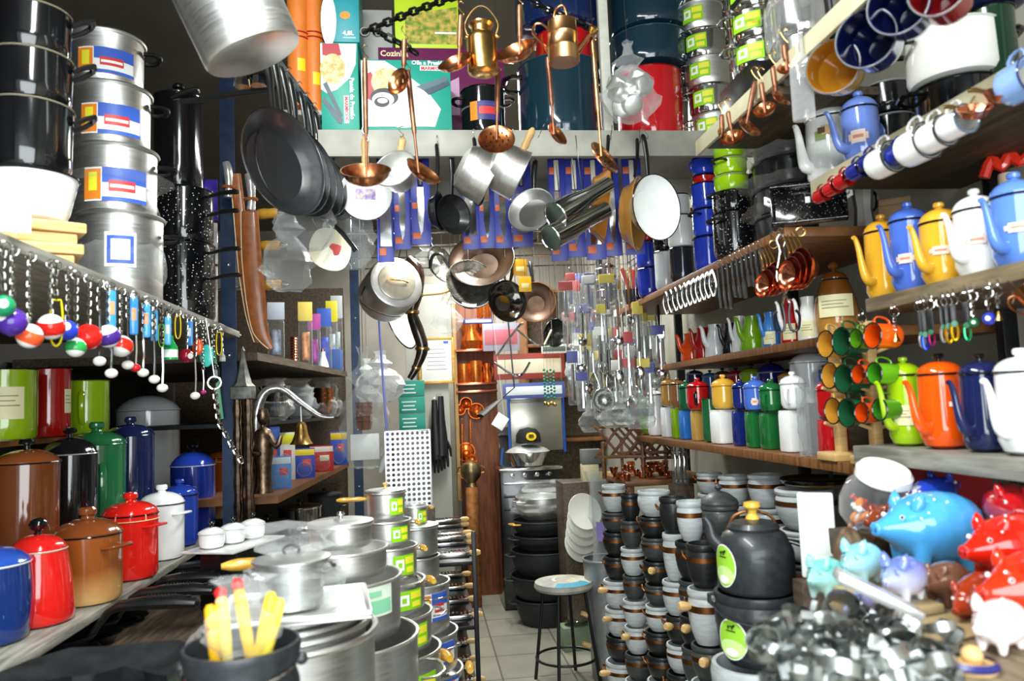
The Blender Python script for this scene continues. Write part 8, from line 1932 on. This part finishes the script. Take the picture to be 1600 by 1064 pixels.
# bucket with broom sticks, black bag
p = on(765, 918, 0); s = mpp(p); r = 20 * s; H = 66 * s
t = T('bucket', 'grey bucket holding coloured sticks beside the brown board', 'bucket', (p.x, p.y + r, 0)); part('body', vessel(r * .9, r, H, mk('grey_bucket', '6e706c', .5, .3, 8, .1)), t); part('rim', ring_mesh(r, .006, mk('grey_bucket', '6e706c')), t, (0, 0, H))
for k, (px, py, dx, c, lab) in enumerate([(786, 700, .02, '4a7ac8', 'light blue broom stick in the grey bucket'), (777, 740, .0, 'c02a22', 'red broom stick in the grey bucket'), (757, 806, -.03, 'a83020', 'short dark red stick in the grey bucket'), (766, 800, -.01, 'd8b070', 'pale wooden stick in the grey bucket'), (795, 760, .05, 'b0782c', 'brown wooden stick leaning from the grey bucket'), (748, 800, -.05, '2a2c30', 'black stick at the edge of the grey bucket')]):
 top = atY(px, py, p.y + r + .0); b = Vector((p.x + dx * .5, p.y + r + .01 * k - .02, .01))
 t = T('stick', lab, 'stick', b, 0, 1, 'sticks in the grey bucket'); part('stick_body', G().tube([(0, 0, 0), (top - b) * .9, top - b], [.013, .013, .009], 8).mesh('stick_body', plastic(c)), t)
p = on(795, 928, 0); s = mpp(p)
one('black_bag', crumple(46 * s, 40 * s, 82 * s, 120, .5, mat=mk('black_bag_film', '141516', .2, 0, 14, .3, .6, .3)), 'shiny black plastic bag beside the grey bucket', 'bag', (p.x, p.y + .12, 0))
# black iron pots piled in front of the stove
for (px, py, Y, rows, lab) in [(862, 985, 0, [(42, 26), (44, 26), (46, 24), (40, 30)], 'black')]:
 p = on(px, py, 0); s = mpp(p); zz = 0
 hs = [.18, .16, .17, .10, .10, .16]
 rs_ = [.22, .25, .24, .22, .22, .19]
 for k in range(6):
  m = IRON if k < 5 else ALU
  t = T('iron_pot', ['lowest black iron pot of the pile behind the stool', 'second black iron pot of the pile behind the stool', 'third black iron pot of the pile behind the stool', 'fourth black pot of the pile behind the stool', 'fifth black pot of the pile, with yellow grips', 'aluminium pot wrapped in film on the black pots'][k], 'pot', (p.x, p.y + .22, zz), .1 * k, 1, 'pots piled behind the stool')
  part('body', vessel(rs_[k] * .85, rs_[k], hs[k], m, .01, .03), t); part('rim', ring_mesh(rs_[k], .006, m), t, (0, 0, hs[k]))
  for a in (0, PI): part('handle', ear(.09, .05, .010, WOOD_YEL if k == 4 else m), t, (rs_[k] * math.cos(a), rs_[k] * math.sin(a), hs[k] * .85), a)
  zz += hs[k] + .008
 one('clear_bag', crumple(.44, .42, .26, 130, .5, mat=FILM), 'clear bag over the aluminium pot of the iron pile', 'bag', (p.x, p.y + .24, zz - .16))
 box_thing('small printed carton on the floor below the stool, with a yellow band', (p.x + .09, p.y - .42, .0), (.20, .14, .15), card('7a8a70'), .15, name='carton')
 one('steel_dish', vessel(.05, .085, .035, STEEL), 'little steel dish on the printed carton', 'dish', (p.x + .10, p.y - .42, .151))
# stool
p = atY(880, 905, 4.5); zs_ = p.z; s = mpp(p); r = 46 * s
t = T('stool', 'black steel-legged stool with a patchwork cushion seat', 'stool', (p.x, 4.5, 0), .35)
seat = part('seat', G().lathe([(0, 0), (r * .95, 0), (r, .015), (r * .97, .04), (r * .6, .05), (0, .052)], 36).mesh('seat', mk('seat_cloth', 'b8b4a4', .6, 0, 9, .1, .1, col2='8a8a84')), t, (0, 0, zs_ - .05))
for k, (a0, a1, r0, r1, c) in enumerate([(-2.4, -.9, .62, .98, '3a8aa0'), (-.9, .4, .3, .96, 'b4b88a'), (.4, 1.8, .35, .95, 'a89a78'), (1.8, 3.4, .3, .95, 'c8c8bc'), (-1.6, -.6, .2, .6, 'd8a890')]):
 part('patch', G().lathe([(r * r0, .0525 - .004 * r0), (r * (r0 + r1) / 2, .051 - .006 * r0), (r * r1, .040)], 12, a0, a1).mesh('patch', mk('cloth_' + c, c, .6, 0, 30, .1, .1)), seat)
for k in range(4):
 a = PI / 4 + PI / 2 * k
 part('leg', G().tube([(r * .72 * math.cos(a), r * .72 * math.sin(a), zs_ - .05), (r * 1.12 * math.cos(a), r * 1.12 * math.sin(a), 0)], .010, 8).mesh('leg', BLACK_STEEL), t)
zr = .14; q_ = r * (1.12 - .40 * zr / (zs_ - .05))
part('foot_ring', G().tube([(q_ * math.cos(a), q_ * math.sin(a), zr) for a in [2 * PI * i / 36 for i in range(36)]], .008, 8, True).mesh('foot_ring', BLACK_STEEL), t)
part('seat_ring', G().tube([(r * .8 * math.cos(a), r * .8 * math.sin(a), zs_ - .056) for a in [2 * PI * i / 30 for i in range(30)]], .007, 8, True).mesh('seat_ring', BLACK_STEEL), t)
# ---- rack with graters on the aisle side of the aluminium stacks
x0, x1, y0, y1 = .02, .225, 3.75, 5.0
t = T('metal_rack', 'low black rack on the aisle filled with graters and small tins', 'rack', (x0, y0, 0))
RZ = (.25, .56, .86)
for z in RZ: part('rack_shelf', G().box(((x1 - x0) / 2, (y1 - y0) / 2, z - .01), (x1 - x0, y1 - y0, .02), .002).mesh('rack_shelf', BLACK_STEEL), t)
for a in (0, 1):
 for b in (0, 1): part('leg', G().box((a * (x1 - x0), b * (y1 - y0), .5), (.022, .022, 1.0), .002).mesh('leg', BLACK_STEEL), t)
def grater(label, x, y, z, rz):
 t = T('grater', label, 'grater', (x, y, z), rz, 1, 'graters with wooden grips on the rack')
 part('frame', G().box((0, 0, .012), (.20, .09, .024), .006).mesh('frame', STEEL), t)
 g = G()
 for i in range(9):
  for j in (-1, 1): g.box((-.08 + .02 * i, j * .018, .0255), (.010, .022, .003), .001)
 part('holes', g.mesh('holes', BLACK_STEEL), t).name = 'slot_grid'
 part('grip', G().tube([(.10, 0, .012), (.112, 0, .012), (.14, 0, .012), (.155, 0, .012)], [.010, .015, .016, .010], 12).mesh('grip', WOOD_PALE), t)
n_ = 0
for z in RZ:
 for k in range(4):
  y = y0 + .14 + .31 * k
  for j in range(2 if z > .8 and k % 2 else 1):
   grater('%s steel grater with wooden grip on the %s rack shelf%s' % (NTH[k], {.25: 'lowest', .56: 'middle', .86: 'top'}[z], ', upper one' if j else ''), x0 + .09, y, z + .001 + .03 * j, .1 * (k % 2)); n_ += 1
for k in range(3):
 p = on(724 + 10 * k, 1030 - 22 * k, 0)
 one('black_pot', vessel(.06, .075, .12, IRON), ['small black iron pot on the floor at the rack foot, nearest', 'small black iron pot on the floor at the rack foot, middle one', 'small black iron pot on the floor at the rack foot, farthest'][k], 'pot', (.20 + .02 * k, 3.25 + .17 * k, 0), 0, 1, 'iron pots at the rack foot')
# ---- beside the soapstone piles: galvanised bucket, tall vases in film, plates, wooden racks with copper trinkets
p = atY(945, 1000, 4.5); s = mpp(p)
t = T('bucket', 'tall galvanised bucket with wooden side grips behind the stool', 'bucket', (1.03, 4.5, 0)); H = atY(945, 872, 4.5).z
part('body', vessel(.10, .125, H, mk('galvanised', '9a9da0', .4, .8, 16, .15, .05)), t); part('rim', ring_mesh(.125, .006, mk('galvanised', '9a9da0')), t, (0, 0, H))
for z in (.55, .3): part('grip', G().tube([(-.12, -.05, H * z), (-.16, -.06, H * z + .02)], [.016, .012], 10).mesh('grip', WOOD_PALE), t)
t = T('vase', 'tall clear vase wrapped in film standing in the galvanised bucket', 'vase', (1.03, 4.5, .06)); hv = atY(940, 742, 4.5).z - .06
part('glass_body', G().lathe([(0, 0), (.05, 0), (.055, .1), (.062, hv), (.058, hv), (.05, .1), (0, .02)], 26).mesh('glass_body', GLASS), t); part('film', crumple(.19, .18, hv * 1.03, 140, .7, mat=FILM, amp=.05), t); part('print', G().lathe([(.064, hv * .66), (.064, hv * .76)], 8, -2.4, -1.6).mesh('print', mk('violet_print', '8a7ab8', .4)), t)
for k in range(5):
 p = atY(912, 800 + 14 * k, 5.0)
 one('plate', G().tf(rot=(math.radians(70), 0, 0)).lathe([(0, 0), (.07, 0), (.12, .018), (.118, .022), (.07, .006), (0, .006)], 32).mesh('plate', mk('white_china', 'dcdcd4', .2, 0, 10, .05)), '%s white plate of the leaning row near the vase' % NTH[k], 'plate', (p.x, 5.0 + .03 * k, p.z), .3, 1, 'white plates near the vase')
one('block', G().box((0, 0, atY(921, 752, 5.15).z / 2), (.34, .28, atY(921, 752, 5.15).z - .002), .004).mesh('block', SHELF_D), 'dark cabinet behind the galvanised bucket under the plates', 'block', (atY(912, 800, 5.0).x + .06, 5.26, 0))
# wooden racks: X-shaped lattices over copper trinkets
zt2 = atY(1000, 748, 4.1).z
t = T('wooden_table', 'dark table under the copper trinkets beyond the soapstone piles', 'table', (1.30, 4.25, 0)); part('tabletop', G().box((0, 0, zt2 - .015), (.50, .5, .03), .004).mesh('tabletop', WOOD_BR), t)
for a in (-1, 1):
 for b in (-1, 1): part('leg', G().box((a * .22, b * .22, (zt2 - .03) / 2), (.04, .04, zt2 - .03), .003).mesh('leg', WOOD_BR), t)
for k, (px, py, L, lab) in enumerate([(972, 690, 78, 'wooden lattice wine rack over the copper trinkets, next to the tan boxes'), (1004, 682, 84, 'middle wooden lattice wine rack, topmost of the three'), (1034, 692, 76, 'wooden lattice wine rack beside the bundle of spoons')]):
 p = atY(px, py, 4.15 + .05 * k); s = mpp(p)
 t = T('wine_rack', lab, 'rack', p, face(p) + .2 * (k - 1), 1, 'wooden lattice racks')
 for i in range(3):
  for a in (-1, 1): part('slat', G().tf(((i - 1) * L * s * .3, .02 * (a > 0), 0), (0, a * math.radians(50), 0)).box((0, 0, 0), (L * s * .85, .014, .014), .002).mesh('slat', mk('rack_wood', '7a4f28', .5, 0, 12, .15, .05, col2='4e3016', stretch=(1, 1, 6))), t)
 for i in (-1, 1): part('rail', G().box((0, .012, i * L * s * .30), (L * s * .9, .05, .016), .002).mesh('rail', mk('rack_wood', '7a4f28')), t)
 for i in (-1, 1): part('prop', G().box((i * L * s * .4, .012, (zt2 - p.z) / 2), (.016, .05, p.z - zt2), .002).mesh('prop', mk('rack_wood', '7a4f28')), t)
q = random.Random(3)
for k in range(26):
 px, py = q.uniform(958, 1052), q.uniform(716, 748)
 Y = 4.02 + (748 - py) * .012; p = atY(px, 740, Y)
 t = T('copper_trinket', 'little copper cup among the trinkets under the lattice racks', 'cup', (p.x, Y, zt2 + .001 + (.0 if k % 2 else .036)), q.uniform(0, 6), 1, 'little copper cups under the lattice racks')
 part('body', cached(('trk', k % 3), lambda: vessel(.016, .02 + .003 * (k % 3), .034, COPPER_RED, 0, .006, n=18)), t); part('handle', cached('trh', lambda: strap_handle(.02, .014, .003, COPPER)), t, (.018, 0, .006))
for k, (px, py, w, h, c, lab) in enumerate([(921, 752, 26, 26, 'cbbd94', 'tan box with drawer lines near the copper trinkets'), (922, 728, 30, 22, '6a6c6c', 'dark grey flat box on the tan one'), (945, 752, 26, 12, 'e0c020', 'yellow flat box beside the tan one')]):
 p = atY(px, py, 5.2); s = mpp(p); z_ = atY(921, 752, 5.15).z
 box_thing(lab, (p.x, 5.18, z_ if k != 1 else z_ + .003 + 26 * s), (w * s, .12, h * s), card(c), -.1)
p = atY(1064, 755, 3.75); s = mpp(p)
t = T('cutlery_pack', 'clear pack of three steel-handled utensils standing before the dark canister shelf end', 'cutlery', p, face(p))
t['label'] = 'clear pack of three steel-handled utensils beside the lattice racks'
for k in range(3): part('handle', G().box(((k - 1) * .022, 0, 24 * s), (.014, .01, 48 * s), .003).mesh('handle', CHROME), t); part('head', G().box(((k - 1) * .022, 0, 62 * s), (.016, .004, 28 * s), .002).mesh('head', STEEL), t)
part('film', G().box((0, 0, 38 * s), (.08, .03, 84 * s), .01).mesh('film', FILM_THIN), t)
one('block', G().box((0, 0, p.z / 2), (.10, .10, p.z - .002), .003).mesh('block', SHELF_D), 'dark post under the pack of three utensils', 'block', (p.x, p.y, 0))
# ---- utensils hung thickly between the woks and the canister shelves
def util(kind, px, top, L_px, Y, m, label, group, w=1.):
 Y = hangY(Y); p = atY(px, top, Y); p.x += rnd.uniform(-.004, .004); s = mpp(p); L = L_px * s
 t = T(kind, label, 'utensil', p, face(p) + rnd.uniform(-.5, .5), 1, group)
 def k(nm, f): return part(nm, cached((kind, nm, round(L, 2), m.name, w), f), t)
 if kind == 'whisk':
  k('handle', lambda: G().tube([(0, 0, 0), (0, 0, -L * .4)], .008, 8).mesh('handle', m))
  def f():
   g = G()
   for i in range(5):
    a = PI * i / 5; c, s_ = math.cos(a), math.sin(a)
    g.tube(smooth_path([(0, 0, -L * .38), (c * .022, s_ * .022, -L * .6), (c * .03, s_ * .03, -L * .85), (0, 0, -L), (-c * .03, -s_ * .03, -L * .85), (-c * .022, -s_ * .022, -L * .6), (0, 0, -L * .38)], 2), .0016, 5)
   return g.mesh('wires', STEEL)
  k('wires', f).name = 'wire_balloon'
 elif kind == 'spatula':
  k('handle', lambda: G().tube([(0, 0, 0), (0, 0, -L * .25), (0, 0, -L * .6)], [.006, .009, .005], 8).mesh('handle', m)); k('blade', lambda: G().box((0, 0, -L * .8), (.055, .003, L * .4), .001).mesh('blade', STEEL))
 elif kind == 'serving_spoon':
  k('handle', lambda: G().tube([(0, 0, 0), (0, 0, -L * .3), (0, 0, -L * .75)], [.007, .006, .004], 8, flat=.5).mesh('handle', m)); k('bowl', lambda: G().ball((0, 0, -L * .87), (.026, .010, L * .13), 14, 8).mesh('bowl', STEEL))
 elif kind == 'pastry_bag':
  k('pouch', lambda: G().box((0, 0, -L * .5), (.06 * w, .02, L), .008).mesh('pouch', FILM)); k('card', lambda: G().box((0, 0, -L * .12), (.06 * w, .012, L * .22), .002).mesh('card', m)); k('tool', lambda: G().tube([(0, 0, -L * .25), (0, 0, -L * .6), (0, 0, -L * .92)], [.007, .010, .012], 8).mesh('tool', STEEL))
 elif kind == 'strainer':
  k('ring', lambda: G().tf((0, 0, -L * .7), (PI / 2, 0, 0)).tube(ring_pts(L * .3, 20), .003, 6, True).mesh('ring', STEEL)); k('mesh_bowl', lambda: G().tf((0, 0, -L * .7), (PI / 2, 0, 0)).lathe([(L * .29, 0), (L * .24, -L * .12), (L * .1, -L * .2), (0, -L * .21)], 18).mesh('mesh_bowl', mk('wire_mesh', '9a9c98', .3, .9, 160, .5))); k('handle', lambda: G().tube([(0, 0, 0), (0, 0, -L * .4)], .005, 6).mesh('handle', m))
 part('hook', cached('uhook', lambda: hook_s()), t, (0, 0, .012))
 part('cord', cached(('ucord', round(p.z, 1)), lambda: G().tube([(0, 0, .02), (0, 0, 2.62 - round(p.z, 1))], .0012, 4).mesh('cord', STEEL)), t)
q = random.Random(17)
STEEL_U = mk('utensil_steel', 'c4c6c4', .2, 1, 20, .12)
kinds = [('whisk', STEEL_U, 'steel balloon whisk hanging among the utensils over the trinkets', 'steel whisks'), ('spatula', BLACK, 'black-handled spatula hanging among the utensils over the trinkets', 'black-handled spatulas'), ('serving_spoon', STEEL_U, 'steel serving spoon hanging among the utensils over the trinkets', 'steel serving spoons'), ('pastry_bag', card('e8e6dc'), 'utensil in a clear pouch with a white card', 'white-carded pouches'), ('pastry_bag', card('c82c2c'), 'utensil in a clear pouch with a red card', 'red-carded pouches'), ('strainer', STEEL_U, 'round wire strainer hanging among the utensils over the trinkets', 'wire strainers'), ('pastry_bag', card('3a3f9c'), 'utensil in a clear pouch with a blue card', 'blue-carded pouches'), ('serving_spoon', WOOD_BR, 'wooden-handled spoon hanging among the utensils over the trinkets', 'wooden-handled spoons'), ('pastry_bag', card('e0c824'), 'utensil in a clear pouch with a yellow card', 'yellow-carded pouches')]
N = 0
for row, (ya, yb, xa_, xb_, n, Y) in enumerate([(425, 440, 880, 1010, 20, 4.8), (470, 492, 884, 1032, 24, 4.45), (500, 535, 895, 1040, 24, 4.1), (545, 572, 888, 1020, 20, 4.45), (480, 560, 968, 1040, 14, 3.75), (560, 590, 905, 990, 12, 4.1)]):
 for i in range(n):
  px = xa_ + (xb_ - xa_) * (i + q.uniform(.1, .9)) / n
  kd, m, lab, gr = kinds[(q.randrange(len(kinds)) if i % 2 else (0, 3, 4, 6, 8, 2)[q.randrange(6)])]
  util(kd, px, q.uniform(ya, yb), q.uniform(52, 86), RY[(row * 2 + i) % 5], m, lab, gr, round(q.uniform(.7, 1.3), 1)); N += 1
# aluminium cans, brush pot, white gloves, beads, paper bags
p = atY(950, 470, 4.45); s = mpp(p)
for k in range(4):
 t = alu_pot(['lowest of the four little steel tins hanging in a tower', 'second of the four little steel tins in the tower', 'third of the four little steel tins in the tower', 'top one of the four little steel tins in the tower'][k], (p.x, 4.45, p.z + k * 17 * s), 17 * s, 16 * s, lid=False, mat=STEEL, group='steel tins in a hanging tower', name='steel_tin', cat='tin')
 if k == 3: part('cord', G().tube([(0, 0, 0), (0, 0, 2.62 - p.z - 51 * s)], .002, 5).mesh('cord', STEEL), t)
p = atY(992, 470, 4.1); s = mpp(p)
t = T('brush_pot', 'dark hanging pot full of upright brushes and spoons', 'pot', (p.x, 4.1, p.z - .02)); part('body', vessel(.05, .065, .08, IRON), t); part('bail', G().tube([(.065, 0, .08), (.04, 0, .3), (0, 0, 2.62 - p.z + .02)], .002, 5).mesh('bail', STEEL), t)
for k in range(9):
 a = 2 * PI * k / 9; part('brush', G().tube([(.02 * math.cos(a), .02 * math.sin(a), .01), (.05 * math.cos(a), .04 * math.sin(a), .13), (.07 * math.cos(a), .05 * math.sin(a), .2)], [.005, .006, .010], 7).mesh('brush', (WOOD_PALE, STEEL, plastic('c83a28'))[k % 3]), t)
for k, (px, py, w, h, lab) in enumerate([(902, 560, 34, 80, 'white plastic bag hanging beside the string of beads'), (895, 480, 30, 60, 'crinkled clear bag hanging near the brown pan'), (965, 640, 60, 56, 'clear bag of glassware above the lattice racks'), (1000, 640, 50, 60, 'second clear bag of glassware above the lattice racks'), (925, 650, 40, 50, 'reddish clear bag beside the steel panel'), (700, 490, 46, 60, 'bright clear bag hanging beside the certificate'), (668, 400, 40, 60, 'bright clear bag hanging near the horn')]):
 Y = (4.8, 4.45, 4.1, 3.75, 4.8, 4.8, 4.8)[k]; p = atY(px, py + h / 2, Y); s = mpp(p)
 t = T('hanging_bag', lab, 'bag', p, face(p)); part('film', crumple(w * s, w * s * .7, h * s, 150 + k, .3, mat=clear_film('milky_bag', amount=.6) if k == 0 else FILM), t); cord(t, p, off=h * s * .95)
 if k in (2, 3):
  for i in range(4): part('glass', cached('gcup', lambda: vessel(.028, .036, .07, GLASS, n=18)), t, (.03 * (i - 1.5), 0, .03 + .03 * (i % 2)))
p = atY(857, 580, 5.2); s = mpp(p)
for k in range(4):
 q_ = atY(850 + 5 * k, 578 + 2 * (k % 2), 5.2)
 t = T('bead_string', '%s green bead string hanging before the banner' % NTH[k], 'beads', q_, 0, 1, 'green bead strings')
 g = G()
 for i in range(9): g.ball((0, 0, -i * 5.2 * s), .009, 8, 6)
 part('beads', g.mesh('beads', mk('green_glass', '2a8a6a', .15, 0, 8, .1)), t).name = 'bead_strand'; part('bell', G().ball((0, 0, -52 * s), .014, 10, 8).mesh('bell', BRASS), t); part('cord', G().tube([(0, 0, 0), (0, 0, 2.62 - q_.z)], .001, 4).mesh('cord', STEEL), t)
